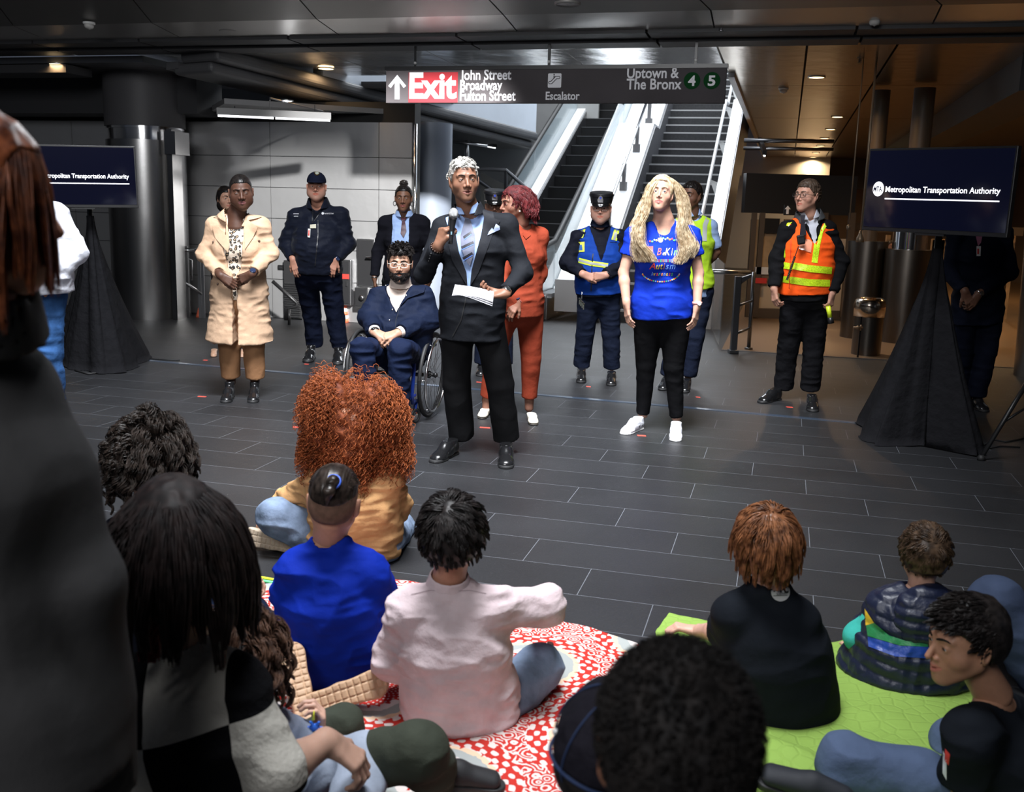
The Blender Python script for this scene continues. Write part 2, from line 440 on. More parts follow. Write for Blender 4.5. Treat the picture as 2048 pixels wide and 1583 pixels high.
def decal_text(txt, size, org, ex, ey, tree, m, parent, name='lettering', width=None, bold=.01, off=.003, label=None, space=1.0):
    V, F = text_mesh(txt, size, bold, space)
    if width: V[:, 0] = (V[:, 0]-V[:, 0].min())*width/(V[:, 0].max()-V[:, 0].min())
    return decal(V, F, org, ex, ey, tree, m, parent, name, off, label=label)
def rect2(x0, y0, x1, y1): return [(x0, y0), (x1, y0), (x1, y1), (x0, y1)], [(0, 1, 2, 3)]
def disc2(cx, cy, r, n=24, r2=None):
    r2 = r if r2 is None else r2
    return [(cx+r*math.cos(6.2832*k/n), cy+r2*math.sin(6.2832*k/n)) for k in range(n)], [tuple(range(n))]
# ------------------------------------------------------------------ human figures
def frame(yaw=0, pitch=0, roll=0):
    """head frame: columns = x (viewer's right when yaw 0), y (back, away from the face), z (up). yaw>0 turns the face to the viewer's right, pitch>0 looks down"""
    a, b, c = math.radians(yaw), math.radians(pitch), math.radians(roll)
    Rz = np.array([[math.cos(a), -math.sin(a), 0], [math.sin(a), math.cos(a), 0], [0, 0, 1]])
    Rx = np.array([[1, 0, 0], [0, math.cos(b), -math.sin(b)], [0, math.sin(b), math.cos(b)]])
    Ry = np.array([[math.cos(c), 0, math.sin(c)], [0, 1, 0], [-math.sin(c), 0, math.cos(c)]])
    return Rz @ Ry @ Rx
def face_sdf(g=1.0, w=1.0, jaw=1.0, nose=1.0, lips=1.0, fat=0.0, smile=0.0, eyes=1.0, ears=True, openm=0.0, noseL=1.0, ridge=1.0):
    """head in its own frame, face towards -y, origin mid-height; metres for an adult times g"""
    s = Sdf(); G = lambda *p: np.array(p, float)*g
    def W(x, y, z): return np.array([x*w, y, z])*g
    s.ell(W(0, .014, .030), np.array([.0755*w, .095, .088])*g, k=0)
    s.ell(W(0, -.030, -.022), np.array([.061*w, .060, .080])*g, k=.03*g)
    for x in (-1, 1):
        s.cone(W(.046*x*jaw, .002, -.050), W(.012*x*jaw, -.060, -.098), (.025+fat*.6)*g, .019*g, k=.03*g)
        s.ell(W(.044*x, -.046, -.030), (.024+fat)*g, k=.022*g)
        if fat: s.ell(W(.046*x, -.035, -.065), (.024+fat)*g, k=.03*g)
        s.cone(W(.014*x, -.0845-.001*ridge, .024), W(.046*x, -.068, .023), .0065*g*(.5+.5*ridge), .0075*g*(.5+.5*ridge), k=.014*g)
    s.ell(W(0, -.070, -.099), (.018+fat*.3)*g, k=.020*g)
    if fat: s.ell(W(0, -.04, -.098), (.03+fat)*g, k=.03*g)
    s.ell(W(0, -.066, -.064), np.array([.032, .024, .028])*g, k=.02*g)
    for x in (-1, 1): s.ell(W(.031*x, -.100, .002), np.array([.019, .018, .0135])*g, k=.012*g, mode='d')
    for x in (-1, 1):
        s.ell(W(.031*x, -.0715, .000), .0150*g, k=.004*g)
        e = .0044*eyes
        s.ell(W(.031*x, -.0868, -.0003), np.array([.0115, .010, e])*g, k=.0015*g, mode='d')
    nz = nose
    s.cone(W(0, -.083, .010), G(0, -.101-.006*noseL, -.032), .0066*g, .0098*g*nz, k=.010*g)
    for x in (-1, 1):
        s.ell(G(.0122*x*nz, -.091, -.037), .0080*g*nz, k=.007*g)
    for x in (-1, 1): s.ell(G(.0065*x*nz, -.098, -.0448), .0028*g*nz, k=.003*g, mode='d')
    lz = -.0665
    for x in (-1, 1):
        s.cone(G(0, -.0915, lz+.0055), G(.0260*x, -.077, lz+.001+.006*smile), .0055*g*lips, .0030*g, k=.006*g)
        s.cone(G(0, -.0900, lz-.0075-openm), G(.0235*x, -.077, lz-.001+.006*smile), .0066*g*lips, .0030*g, k=.006*g)
    if openm > 0:
        s.ell(G(0, -.097, lz-openm*.5), np.array([.015, .014, .0022+openm*.5])*g, k=.002*g, mode='d')
    for x in (-1, 1): s.cone(G(0, -.0985, lz-.0006), G(.0245*x, -.084, lz+.0004+.006*smile), .0012*g, .0009*g, k=.003*g, mode='d')
    if ears:
        for x in (-1, 1):
            Re = frame(25*x, 0, 8*x)
            s.ell(W(.080*x, .012, -.010), np.array([.0085, .0185, .032])*g, Re, k=.008*g)
            s.ell(W(.090*x, .006, -.006), np.array([.0065, .0105, .020])*g, Re, k=.004*g, mode='d')
    return s
def head_local(V, c, R): return (np.asarray(V)-c) @ np.asarray(R)
def build_head(root, c, R, skin, neck, chest=(), p=None, res=.0030, lipcol=None, stubble=None, eyecol=(.03, .015, .008), brow=(.02, .015, .012), browt=1.0, eye_white=(.55, .53, .52), look=(0, 0), face=True, name='body', extra=None, nk=.054, bodyV=None, bodyF=None, gaze_low=0):
    """head + neck, merged with the already meshed body into ONE mesh. neck: world point at its base"""
    p = dict(p or {}); g = p.get('g', 1.0); c = np.array(c, float)
    s = face_sdf(**p); L = lambda q: head_local(q, c, R)
    nb = L(np.array(neck)); s.cone(np.array([0, .020, -.055])*g, nb, nk*g, nk*1.12*g, k=.022*g)
    for (a, b, ra, rb, k) in chest: s.cone(L(np.array(a)), L(np.array(b)), ra, rb, k)
    V, F = s.mesh(res*g)
    base = np.array(skin, float); C = np.tile(base, (len(V), 1))
    q = V/g
    C *= (1+.10*(vnoise(q*40)-.5)+.10*(vnoise(q*140)-.5))[:, None]
    def blend(mask, col): 
        mask = np.clip(mask, 0, 1)[:, None]; C[:] = C*(1-mask)+np.array(col)*mask
    if face:
        lp = lipcol if lipcol is not None else base*np.array([.85, .55, .52])
        d = np.abs((q[:, 2]+.0675-.006*p.get('smile', 0)*(q[:, 0]/.024)**2)/.0112)**2+np.abs(q[:, 0]/.0275)**2
        blend((1.15-d)*3*(q[:, 1] < -.076), lp)
        if stubble is not None:
            m = np.clip((-.040-q[:, 2]+.5*np.maximum(np.abs(q[:, 0])-.035, 0)-.0)/.01, 0, 1)*np.clip((-q[:, 1]+.012)/.02, 0, 1)*np.clip((q[:, 2]+.122)/.01, 0, 1)
            m *= np.clip(((np.abs((q[:, 2]+.0675)/.011)**2+np.abs(q[:, 0]/.025)**2)-1)*3, 0, 1)
            blend(m*stubble[0], stubble[1])
        cheek = np.exp(-(((np.abs(q[:, 0])-.042)/.02)**2+((q[:, 2]+.035)/.018)**2))*(q[:, 1] < -.02)
        blend(cheek*.25, base*np.array([1.12, .82, .80]))
        nose_ = np.exp(-((q[:, 0]/.016)**2+((q[:, 2]+.032)/.014)**2))*(q[:, 1] < -.085); blend(nose_*.2, base*np.array([1.12, .8, .78]))
    W = V @ np.asarray(R).T+c
    if bodyV is not None and len(bodyV):
        n = len(W); W = np.concatenate([W]+[v for v in bodyV]); off = n; FF = [F]
        for v, f in zip(bodyV, bodyF): FF.append(f+off); off += len(v)
        F = np.concatenate(FF); Cb = np.tile(base, (len(W)-n, 1)); Cb *= (1+.14*(vnoise(W[n:]*40)-.5))[:, None]; C = np.concatenate([C, Cb])
    body = mk(name, W, F, SKIN, root, cols=np.clip(C, 0, 1))
    T = lambda q: np.array(q, float)*g @ np.asarray(R).T+c
    if face:
        wm = mat('eye_white', (.36, .34, .33), .35); ww = p.get('w', 1.0)
        for x in (-1, 1):
            m = MB(); ctr = np.array([.031*x*ww, -.0705, 0])
            n = 16; prof = [(.0142*math.sin(a), -.0142*math.cos(a)) for a in np.linspace(.02, math.pi-.02, 12)]
            m.lathe(T(ctr), [(r*g, h*g) for r, h in prof], 16, axis=np.asarray(R)@np.array([0, 1, 0])); eb = m.obj('eye', wm, body, smooth=True)
            gz_ = nrm([math.sin(math.radians(look[0])), -math.cos(math.radians(look[0])), math.sin(math.radians(look[1]))]); ax = np.asarray(R)@gz_
            i = MB(); i.lathe(T(ctr+gz_*.0128), [(.0066*g, 0), (.0063*g, .0011*g), (.0004*g, .0020*g)], 16, axis=ax); i.obj('iris', mat('iris_%d' % int(sum(eyecol)*1000), eyecol, .1), eb, smooth=True)
        if brow is not None:
            bm_ = hair_mat('brow_%d_%d' % (int(brow[0]*999), int(brow[1]*999)), brow, tuple(b*.7 for b in brow), .7)
            for x in (-1, 1):
                bs = Sdf(); pts = []
                for t in np.linspace(0, 1, 6):
                    px = (.013+.036*t)*x*ww; pz = .0215+.0075*math.sin(t*2.4)-.004*t
                    y = -.13
                    for _ in range(24):
                        d = float(s.at(np.array([[px, y, pz]])*g)[0])/g; y += max(d, 0)*.9
                        if d < .0004: break
                    pts.append(np.array([px, y, pz])*g)
                bs.chain(pts, [.0028*g*browt, .0034*g*browt, .0034*g*browt, .003*g*browt, .0025*g*browt, .0014*g*browt], k=.001)
                V2, F2 = bs.mesh(.0016*g); mk('eyebrow', V2 @ np.asarray(R).T+c, F2, bm_, body)
    return body, s
def head_volume(c, R, g, fn, res, name, m, parent, wr=None, sc=30, st=(1, 1, 1), seed=0, label=None, stretchL=None):
    """an Sdf filled in head space by fn, meshed and placed"""
    s = Sdf(); fn(s, g); V, F = s.mesh(res*g)
    if wr: V = wrinkle(V, F, wr*g, sc/g, st, seed)
    return mk(name, V @ np.asarray(R).T+np.array(c), F, m, parent, label=label)
def hair_cap(thick=.010, line=.045, side=-.01, back=-.055, top=0.0, w=1.0, lift=0.0):
    def fn(s, g):
        s.ell(np.array([0, .016, .032+lift])*g, np.array([(.0755+thick)*w, .095+thick, .088+thick+top])*g, k=0)
        s.ell(np.array([0, .045, -.010])*g, np.array([(.066+thick)*w, .055+thick, .060+thick])*g, k=.03*g)
        # hairline: cut away the face
        def f(X, Y, Z):
            x, y, z = X/g, Y/g, Z/g
            t = np.clip((y+.062)/.060, 0, 1); t = t*t*(3-2*t); hf = line*(1-t)+side*t-.010*np.clip(1-np.abs(x)/.03, -1, 1)*0
            t2 = np.clip((y-.014)/.022, 0, 1); hl = hf*(1-t2)+back*t2
            return (hl-z)*g*.7
        s.inter(f, .008*g)
    return fn
def strands(c, R, g, roots, dirs, length, m, parent, name='hair', rad=.0012, amp=.006, freq=4, grav=.8, seg=14, seed=0, stiff=.35, clump=22, cw=.7, target=None, n=3, rings=None, clear=None, avoid=None, taper=.5, label=None):
    """roots/dirs in head space (metres/g), strands bend towards gravity in world space"""
    rs = np.random.RandomState(seed); R = np.asarray(R)
    N = len(roots); P = np.zeros((N, seg, 3)); p = roots*g @ R.T+np.array(c); d = dirs @ R.T; d /= np.linalg.norm(d, axis=1, keepdims=True)
    Ln = (length if hasattr(length, '__len__') else np.full(N, length))*g*(.85+.3*rs.rand(N)); st = (Ln/(seg-1))[:, None]
    P[:, 0] = p; dn = np.array([0, 0, -1.0])
    el = np.array([.0755, .095, .088])*1.06*g
    for i in range(1, seg):
        if target is not None: d = d*.3+(target-p)/(np.linalg.norm(target-p, axis=1, keepdims=True)+1e-6)*.7
        d = d+dn*grav*(i/seg)*(1-stiff); d /= np.linalg.norm(d, axis=1, keepdims=True)
        p = p+d*st
        # keep off the skull
        q = (p-np.array(c)) @ R-np.array([0, .014, .030])*g; k = np.sqrt(((q/el)**2).sum(1)); ins = k < 1
        if ins.any():
            q[ins] = q[ins]/k[ins][:, None]; p[ins] = (q[ins]+np.array([0, .014, .030])*g) @ R.T+np.array(c)
        if avoid is not None: p = avoid(p)
        P[:, i] = p
    if clump and N > clump*3:
        K = N//clump; gi = rs.choice(N, K, replace=False); dd = ((roots[:, None, :]-roots[gi][None, :, :])**2).sum(2); ng = gi[dd.argmin(1)]
        P = curl(P, amp*g, freq, rs) if amp else P
        wt = (cw*np.linspace(0, 1, seg)**.8)[None, :, None]; P = P*(1-wt)+P[ng]*wt
    elif amp: P = curl(P, amp*g, freq, rs)
    t = np.linspace(0, 1, seg)[None, :]; Rr = rad*g*(.8+.4*rs.rand(N, 1))*(1-taper*t**2)
    V, F = tubes(P, Rr, n)
    return mk(name, V, F, m, parent, label=label)
def scalp(N, seed, cond=None, thick=0.0):
    rs = np.random.RandomState(seed); out = []
    d = rs.normal(size=(N*3, 3)); d /= np.linalg.norm(d, axis=1, keepdims=True)
    el = np.array([.0755, .095, .088])+thick; P = d*el+np.array([0, .014, .030]); nn = d/el; nn /= np.linalg.norm(nn, axis=1, keepdims=True)
    m = P[:, 2] > -.03
    if cond is not None: m &= cond(P)
    else: m &= ~((P[:, 1] < -.03) & (P[:, 2] < .065)) & ~((P[:, 1] < .0) & (P[:, 2] < .0))
    return P[m][:N], nn[m][:N]

def hand_sdf(s, wr, d, n, side=1, g=1.0, curl=(25, 30, 20), spread=4, thumb=(35, 20), fing=(1, 1, 1, 1)):
    """wr wrist point, d towards the knuckles, n palm normal (the way the palm faces), side=+1: thumb on cross(d,n) side"""
    wr = np.array(wr, float); d = nrm(d); n = nrm(np.array(n)-d*np.dot(n, d)); t = np.cross(d, n)*side
    k = .010*g
    offs = [.026, .0085, -.0085, -.024]; ln = [(.042, .025, .020), (.046, .029, .021), (.043, .027, .020), (.034, .020, .018)]
    pl = [.088, .090, .085, .078]; rd = [.0090, .0092, .0088, .0078]
    s.cone(wr-d*.012*g, wr+d*.03*g, (.028*g, .020*g), (.030*g, .0165*g), k=.016*g, u=t)
    for i in range(4):
        kn = wr+(d*pl[i]+t*offs[i])*g
        s.cone(wr+(d*.02+t*offs[i]*.6)*g, kn, .0135*g, .0105*g, k=k)
        a = 0; p = kn; fd = nrm(d+t*math.tan(math.radians(spread*(1.5-i))))
        for j in range(3):
            a += math.radians(curl[j] if not hasattr(curl[0], '__len__') else curl[i][j])*fing[i]
            dd = fd*math.cos(a)+n*math.sin(a); q = p+dd*ln[i][j]*g
            s.cone(p, q, (rd[i]-.0006*j)*g, (rd[i]-.0006*(j+1))*g, k=.0045*g if j else .006*g); p = q
    tb = wr+(d*.024+t*.022)*g; a = math.radians(thumb[0]); b = math.radians(thumb[1])
    d1 = nrm(d*math.cos(a)+t*math.sin(a)+n*.35); p1 = tb+d1*.042*g
    d2 = nrm(d*math.cos(a-b*.4)+t*math.sin(a-b*.4)+n*(.35+math.sin(b)*.6)); p2 = p1+d2*.030*g
    d3 = nrm(d2+d*.15+n*math.sin(b)*.5-t*.1); p3 = p2+d3*.024*g
    s.cone(wr+(d*.012+t*.012)*g, p1, .0155*g, .0125*g, k=.012*g); s.cone(p1, p2, .0115*g, .0098*g, k=.006*g); s.cone(p2, p3, .0098*g, .0078*g, k=.004*g)
    return s
def shoe_sdf(ank, toe, g=1.0, w=1.0, hgt=.06, low=True, z0=0.0):
    """upper of a shoe; ank: ankle centre; toe: tip on the ground"""
    a = np.array(ank, float); t = np.array(toe, float); d = nrm([t[0]-a[0], t[1]-a[1], 0]); s = Sdf()
    L = 0.28*g; heel = np.array([t[0], t[1], z0])-d*L; r = .036*g*w; sd = np.cross(d, [0, 0, 1])
    up = np.array([0, 0, 1.0])
    s.cone(heel+d*.04*g+up*.042*g, heel+d*.12*g+up*.052*g, (.034*g*w, .044*g), (.034*g*w, .050*g), k=.02*g, u=sd)
    s.cone(heel+d*.12*g+up*.042*g, heel+d*.235*g+up*.020*g, (.038*g*w, .048*g), (.042*g*w, .026*g), k=.03*g, u=sd)
    s.cone(heel+d*.20*g+up*.018*g, heel+d*.250*g+up*.012*g, (.044*g*w, .028*g), (.030*g*w, .018*g), k=.02*g, u=sd)
    s.cone(heel+d*.055*g+up*.05*g, np.array([heel[0]+d[0]*.055*g, heel[1]+d[1]*.055*g, z0+hgt*g+.03*g]), .036*g, .038*g, k=.02*g)
    s.cut((0, 0, z0+hgt*g+.035*g), (0, 0, 1)); s.cut((0, 0, z0+.012), (0, 0, -1))
    return s, heel, d, sd
def shoe(root, ank, toe, m, sole=None, g=1.0, w=1.0, hgt=.06, res=.006, name='shoe', laces=None, z0=0.0, sole_t=.02, label=None, stripes=None):
    s, heel, d, sd = shoe_sdf(ank, toe, g, w, hgt, z0=z0)
    V, F = s.mesh(res); o = mk(name, V, F, m, root, label=label)
    q = Sdf(); up = np.array([0, 0, 1.0])
    q.cone(heel+d*.035*g, heel+d*.12*g, .036*g*w, .032*g*w, k=.02*g); q.cone(heel+d*.12*g, heel+d*.24*g, .032*g*w, .043*g*w, k=.02*g); q.cone(heel+d*.2*g, heel+d*.255*g, .045*g*w, .026*g, k=.02*g)
    q.cut((0, 0, z0+sole_t), (0, 0, 1), .002); q.cut((0, 0, z0+.0015), (0, 0, -1), .001)
    V, F = q.mesh(res); mk('sole', V, F, sole or RUBBER, o)
    if laces is not None:
        mb = MB(); 
        for i in range(4):
            c0 = heel+d*(.125+.022*i)*g+up*(.094-.013*i)*g
            mb.tube([c0-sd*.02*g-up*.006*g, c0+up*.002, c0+sd*.02*g-up*.006*g], .0022*g+.0008, 6)
        mb.obj('laces', laces, o, smooth=True)
    return o
def lerp(a, b, t): return np.array(a, float)*(1-t)+np.array(b, float)*t
def torso_sdf(s, J, lat=.16, dep=.11, waist=.88, hip=1.0, grow=0.0, belly=0.0, k=.06, chest=1.0, sh=.055, bust=0, top=True, lo=True):
    ux = nrm(np.array(J['sr'])-np.array(J['sl'])); uh = nrm(np.array(J['hr'])-np.array(J['hl']))
    P = lerp(J['hl'], J['hr'], .5); S = lerp(J['sl'], J['sr'], .5); ax = nrm(S-P); T = float(np.linalg.norm(S-P))
    fw = nrm(np.cross(ux, ax))            # towards the front (the viewer for a figure facing us)
    if J.get('back'): fw = -fw
    mid = J.get('mid'); W = lerp(P, S, .42) if mid is None else np.array(mid); Cc = lerp(P, S, .74) if mid is None else lerp(mid, S, .5)
    W = W+fw*belly*.5
    g = grow
    if lo: s.cone(P-ax*.02, lerp(P, W, .35), (lat*hip*.98+g, dep*hip+g), (lat*hip+g, dep*hip+g), k=0 if not s.ops else k, u=uh)
    s.cone(lerp(P, W, .35)+fw*belly*.6, W+fw*belly*.4, (lat*hip+g, dep*hip+g), (lat*waist+g, dep*waist+g+belly*.4), k=k, u=uh)
    s.cone(W+fw*belly*.4, Cc, (lat*waist+g, dep*waist+g+belly*.4), (lat*1.02*chest+g, dep*1.03*chest+g), k=k, u=ux)
    if top:
        s.cone(Cc, S-ax*.045*J.get('g', 1), (lat*1.02*chest+g, dep*1.03*chest+g), (lat*.66*chest+g, dep*.66+g), k=k, u=ux)
        N = np.array(J['neck'])
        for e in ('sl', 'sr'):
            q = np.array(J[e]); s.cone(lerp(S, q, .35), q, sh*.9+g, sh+g, k=.04); s.cone(N-np.array([0, 0, .022]), q+np.array([0, 0, .004]), .034+g*.7, sh*.86+g, k=.045)
    if bust:
        for e in (-1, 1): s.ell(lerp(W, Cc, .8)+ux*e*lat*.46+fw*dep*.72, (.062*bust+g), k=.05)
    return dict(P=P, S=S, W=W, C=Cc, ax=ax, fw=fw, ux=ux, T=T)
def arm_sdf(s, J, e, r=(.052, .042, .032), grow=0.0, k=.03, upto=1.0, flat=True, start=0.0):
    a, b, c = np.array(J['s'+e]), np.array(J['e'+e]), np.array(J['w'+e])
    if start == 0: s.cone(a, b, r[0]+grow, r[1]+grow, k=.04 if s.ops else 0)
    s.cone(b, lerp(b, c, upto), r[1]+grow, r[1]+(r[2]-r[1])*upto+grow, k=k, flat=2 if flat else 0)
def leg_sdf(s, J, e, r=(.085, .058, .042), grow=0.0, k=.04, upto=1.0, calf=True, flat=True):
    a, b, c = np.array(J['h'+e]), np.array(J['k'+e]), np.array(J['a'+e])
    s.cone(a, b, r[0]+grow, r[1]+grow, k=.05 if s.ops else 0)
    s.cone(b, lerp(b, c, upto), r[1]+grow, r[1]+(r[2]-r[1])*upto+grow, k=k, flat=2 if flat else 0)
def body_shell(J, g=1.0, lat=.15, dep=.10, arms=(.036, .031, .025), legs=(.070, .050, .036), res=.016, feet=True, waist=.88, hip=1.0, belly=0):
    s = Sdf(); torso_sdf(s, J, lat-.012, dep-.012, waist=waist, hip=hip, belly=belly, sh=.034)
    for e in 'lr':
        if 'e'+e in J: arm_sdf(s, J, e, arms, flat=False)
        if 'k'+e in J:
            leg_sdf(s, J, e, legs, flat=False)
            if feet and 't'+e in J: a = np.array(J['a'+e]); t = np.array(J['t'+e]); s.cone(a, lerp(a, t, .75)*np.array([1, 1, 1]), .034, .026, k=.03)
    return s.mesh(res)
SDROP = .026
def px(J, Y, **kw):
    """joint positions read off the photograph at depth Y (+ offset)"""
    for k, v in kw.items():
        J[k] = at(v[0], v[1], Y+(v[2] if len(v) > 2 else 0))
        if k in ('sl', 'sr'): J[k] = J[k]-np.array([0, 0, SDROP])
    return J
def lathe_region(c, ax, r, h):
    s = Sdf(); s.cone(np.array(c)-np.array(ax)*h/2, np.array(c)+np.array(ax)*h/2, r, r, flat=3); return s
def glasses(body, c, R, g, m, w=1.0, round_=False, lens=True, rim=.0012):
    T = lambda q: np.array(q, float)*g @ np.asarray(R).T+np.array(c)
    mb = MB(); lm = MB()
    for x in (-1, 1):
        n = 22; ring = []
        for k in range(n+1):
            a = 6.2832*k/n; ca, sa = math.cos(a), math.sin(a); e = 1.0 if round_ else .75
            ring.append(T([x*.034*w+.0245*w*np.sign(ca)*abs(ca)**e, -.098+.10*(abs(.0245*ca+.034))**2*8*.3, -.002+(.019 if round_ else .0165)*np.sign(sa)*abs(sa)**e]))
        mb.tube(ring, rim*g, 6, cap=False); lm.put(ring[:-1], [tuple(range(n))])
        mb.tube([T([x*.058*w, -.094, .004]), T([x*.080*w, -.05, .002]), T([x*.083*w, .012, .002])], rim*g, 6)
    mb.tube([T([-.010, -.099, .002]), T([0, -.103, .005]), T([.010, -.099, .002])], rim*g, 6)
    o = mb.obj('glasses', m, body, smooth=True)
    if lens: lm.obj('lens', mat('lens_glass', (.9, .92, .95), .02, trans=1.0, alpha=.25), o)
    return o
def watch(root, w, axis, face_n, r=.031, m=None, fm=None, name='watch', band_w=.010, fr=.018):
    mb = MB(); axis = nrm(axis); face_n = nrm(np.array(face_n)-axis*np.dot(face_n, axis)); sd = np.cross(axis, face_n)
    w = np.array(w, float); V = []; F = []; n = 28
    for k in range(n):
        a = 6.2832*k/n; q = face_n*math.cos(a)*r*.85+sd*math.sin(a)*r
        for h, e in ((-1, 1.0), (-1, 1.06), (1, 1.06), (1, 1.0)): V.append(w+q*e+axis*h*band_w)
    for k in range(n):
        k2 = (k+1) % n
        for j in range(4): F.append((k*4+j, k*4+(j+1) % 4, k2*4+(j+1) % 4, k2*4+j))
    mb.put(V, F); o = mb.obj(name, m or BLACKP, root, smooth=True)
    f = MB(); f.lathe(w+face_n*r*.86, [(fr, 0), (fr, .007), (fr*.85, .009)], 24, axis=face_n); f.obj('watch_face', fm or DSTEEL, o)
    return o
def badge(root, p, ex, ez, w, h, m, name='id_badge'):
    mb = MB(); ex = nrm(ex); ez = nrm(ez); ny = np.cross(ex, ez); mb.box(p, (w/2, .002, h/2), np.stack([ex, ny, ez], 1)); return mb.obj(name, m, root)
# ================================================================== THE SETTING
def floor_mat():
    m = mat('granite_tiles', (.03, .03, .032), .4, spec=.5); nt = m.node_tree; N = nt.nodes; L = nt.links; b = N['Principled BSDF']
    tc = N.new('ShaderNodeTexCoord'); mp = N.new('ShaderNodeMapping'); mp.inputs['Rotation'].default_value = (0, 0, UA)
    L.new(tc.outputs['Object'], mp.inputs[0]); sx = N.new('ShaderNodeSeparateXYZ'); L.new(mp.outputs[0], sx.inputs[0])
    def M(op, a, bb=None, c=None):
        n = N.new('ShaderNodeMath'); n.operation = op
        for i, q in enumerate((a, bb, c)):
            if q is None: continue
            if isinstance(q, (int, float)): n.inputs[i].default_value = q
            else: L.new(q, n.inputs[i])
        return n.outputs[0]
    vv = M('DIVIDE', M('SUBTRACT', sx.outputs[1], 3.955), .305); row = M('FLOOR', vv); fv = M('FRACT', vv)
    uu = M('DIVIDE', M('ADD', M('ADD', sx.outputs[0], .688), M('MULTIPLY', M('ADD', row, 1.0), .2985)), .8955); fu = M('FRACT', uu)
    j = M('MAXIMUM', M('LESS_THAN', fv, .0085), M('LESS_THAN', fu, .0032))
    cb = N.new('ShaderNodeCombineXYZ'); L.new(row, cb.inputs[0]); L.new(M('FLOOR', uu), cb.inputs[1])
    wn = N.new('ShaderNodeTexWhiteNoise'); L.new(cb.outputs[0], wn.inputs[0])
    sp = N.new('ShaderNodeTexNoise'); sp.inputs['Scale'].default_value = 130; sp.inputs['Detail'].default_value = 3; L.new(tc.outputs['Object'], sp.inputs['Vector'])
    lg = N.new('ShaderNodeTexNoise'); lg.inputs['Scale'].default_value = 1.7; lg.inputs['Detail'].default_value = 4; L.new(tc.outputs['Object'], lg.inputs['Vector'])
    val = M('ADD', M('MULTIPLY', wn.outputs[0], .008), M('ADD', M('MULTIPLY', sp.outputs[0], .022), M('MULTIPLY', lg.outputs[0], .018)))
    val = M('ADD', M('MULTIPLY', val, .78), .002)
    cr = N.new('ShaderNodeCombineColor'); L.new(val, cr.inputs[0]); L.new(M('MULTIPLY', val, 1.03), cr.inputs[1]); L.new(M('MULTIPLY', val, 1.14), cr.inputs[2])
    mx = N.new('ShaderNodeMix'); mx.data_type = 'RGBA'; L.new(j, mx.inputs[0]); L.new(cr.outputs[0], mx.inputs[6]); mx.inputs[7].default_value = (.15, .16, .18, 1)
    L.new(mx.outputs[2], b.inputs['Base Color'])
    L.new(M('ADD', .30, M('ADD', M('MULTIPLY', sp.outputs[0], .22), M('MULTIPLY', lg.outputs[0], .12))), b.inputs['Roughness'])
    bn = N.new('ShaderNodeBump'); bn.inputs['Strength'].default_value = .25; bn.inputs['Distance'].default_value = .004
    L.new(M('SUBTRACT', sp.outputs[0], j), bn.inputs['Height']); L.new(bn.outputs[0], b.inputs['Normal'])
    return m
FL = floor_mat()
TAN = mat('warm_terrazzo', (.22, .145, .085), .35, var=(90, .25))
m = MB(); m.ubox(-14, 9, -4, 11.22, -.06, 0); m.ubox(-14, -.6, 11.22, 30, -.06, 0); struct(m.obj('floor', FL))
m = MB(); m.ubox(-.6, 9, 11.22, 34, -.06, .0); struct(m.obj('floor_concourse', TAN))
m = MB(); m.ubox(-.6, 9, 11.19, 11.24, -.01, .006); struct(m.obj('trim_1', DSTEEL))

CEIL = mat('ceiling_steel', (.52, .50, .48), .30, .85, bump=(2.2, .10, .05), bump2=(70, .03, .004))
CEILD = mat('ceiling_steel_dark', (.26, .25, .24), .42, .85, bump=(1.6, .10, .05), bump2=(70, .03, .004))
WARMLIT = mat('ceiling_steel_warmlit', (.42, .34, .25), .24, .95, bump=(3.0, .14, .05))  # grey steel; warm lamplight and its reflection are put into the tint
BAND = mat('soffit_dark', (.035, .035, .038), .6)
BEAM = mat('beam_grey', (.085, .085, .09), .55, var=(3, .1))
# band soffit around the plaza ceiling, two strips with joints
m = MB(); jo = [-12, -9.6, -7.9, -6.6, -4.9, -3.15, -1.35, .45, 2.2, 4.2, 7]
for i in range(len(jo)-1):
    g = .012
    m.ubox(jo[i]+g, jo[i+1]-g, 9.42, 9.72, 3.06, 3.25); m.ubox(jo[i]+g+.06, jo[i+1]-g+.06, 9.735, 10.05, 3.03, 3.25)
struct(m.obj('trim_2', BAND)); m = MB(); m.ubox(-12, 7, 9.45, 10.02, 3.09, 3.3); struct(m.obj('trim_3', mat('void_black', (.008, .008, .009), .8)))
# plaza ceiling: light lip then conical panels rising towards the opening
def panels(mb, us, v0, z0, v1, z1, gap=.007, th=.03):
    for i in range(len(us)-1):
        a0, a1 = us[i]; b0, b1 = us[i+1]
        P = [uvw(a0+gap, v0, z0), uvw(b0-gap, v0, z0), uvw(b1-gap, v1, z1), uvw(a1+gap, v1, z1)]
        mb.hexa(P+[p+np.array([0, 0, th]) for p in P])
jj = [-12, -9.6, -7.7, -6.1, -4.35, -2.55, -.75, 1.05, 2.9, 5, 8]
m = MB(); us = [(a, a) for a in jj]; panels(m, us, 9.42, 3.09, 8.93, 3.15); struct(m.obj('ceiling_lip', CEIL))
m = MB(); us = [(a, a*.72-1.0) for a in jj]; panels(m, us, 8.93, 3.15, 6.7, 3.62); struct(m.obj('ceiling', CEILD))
m = MB(); m.ubox(-12, 8, 6.6, 9.4, 3.72, 3.8); struct(m.obj('ceiling_backing', mat('void_black', (.008, .008, .009), .8)))
m = MB(); m.ubox(-12, 8, 9.36, 9.44, 3.1, 3.7); struct(m.obj('trim_14', BAND))
m = MB(); m.ubox(-.05, 9, -4, 6.6, 3.72, 3.8); struct(m.obj('shade_slab_right_front', CEILD))  # added slab out of view, keeps oculus light off the right floor
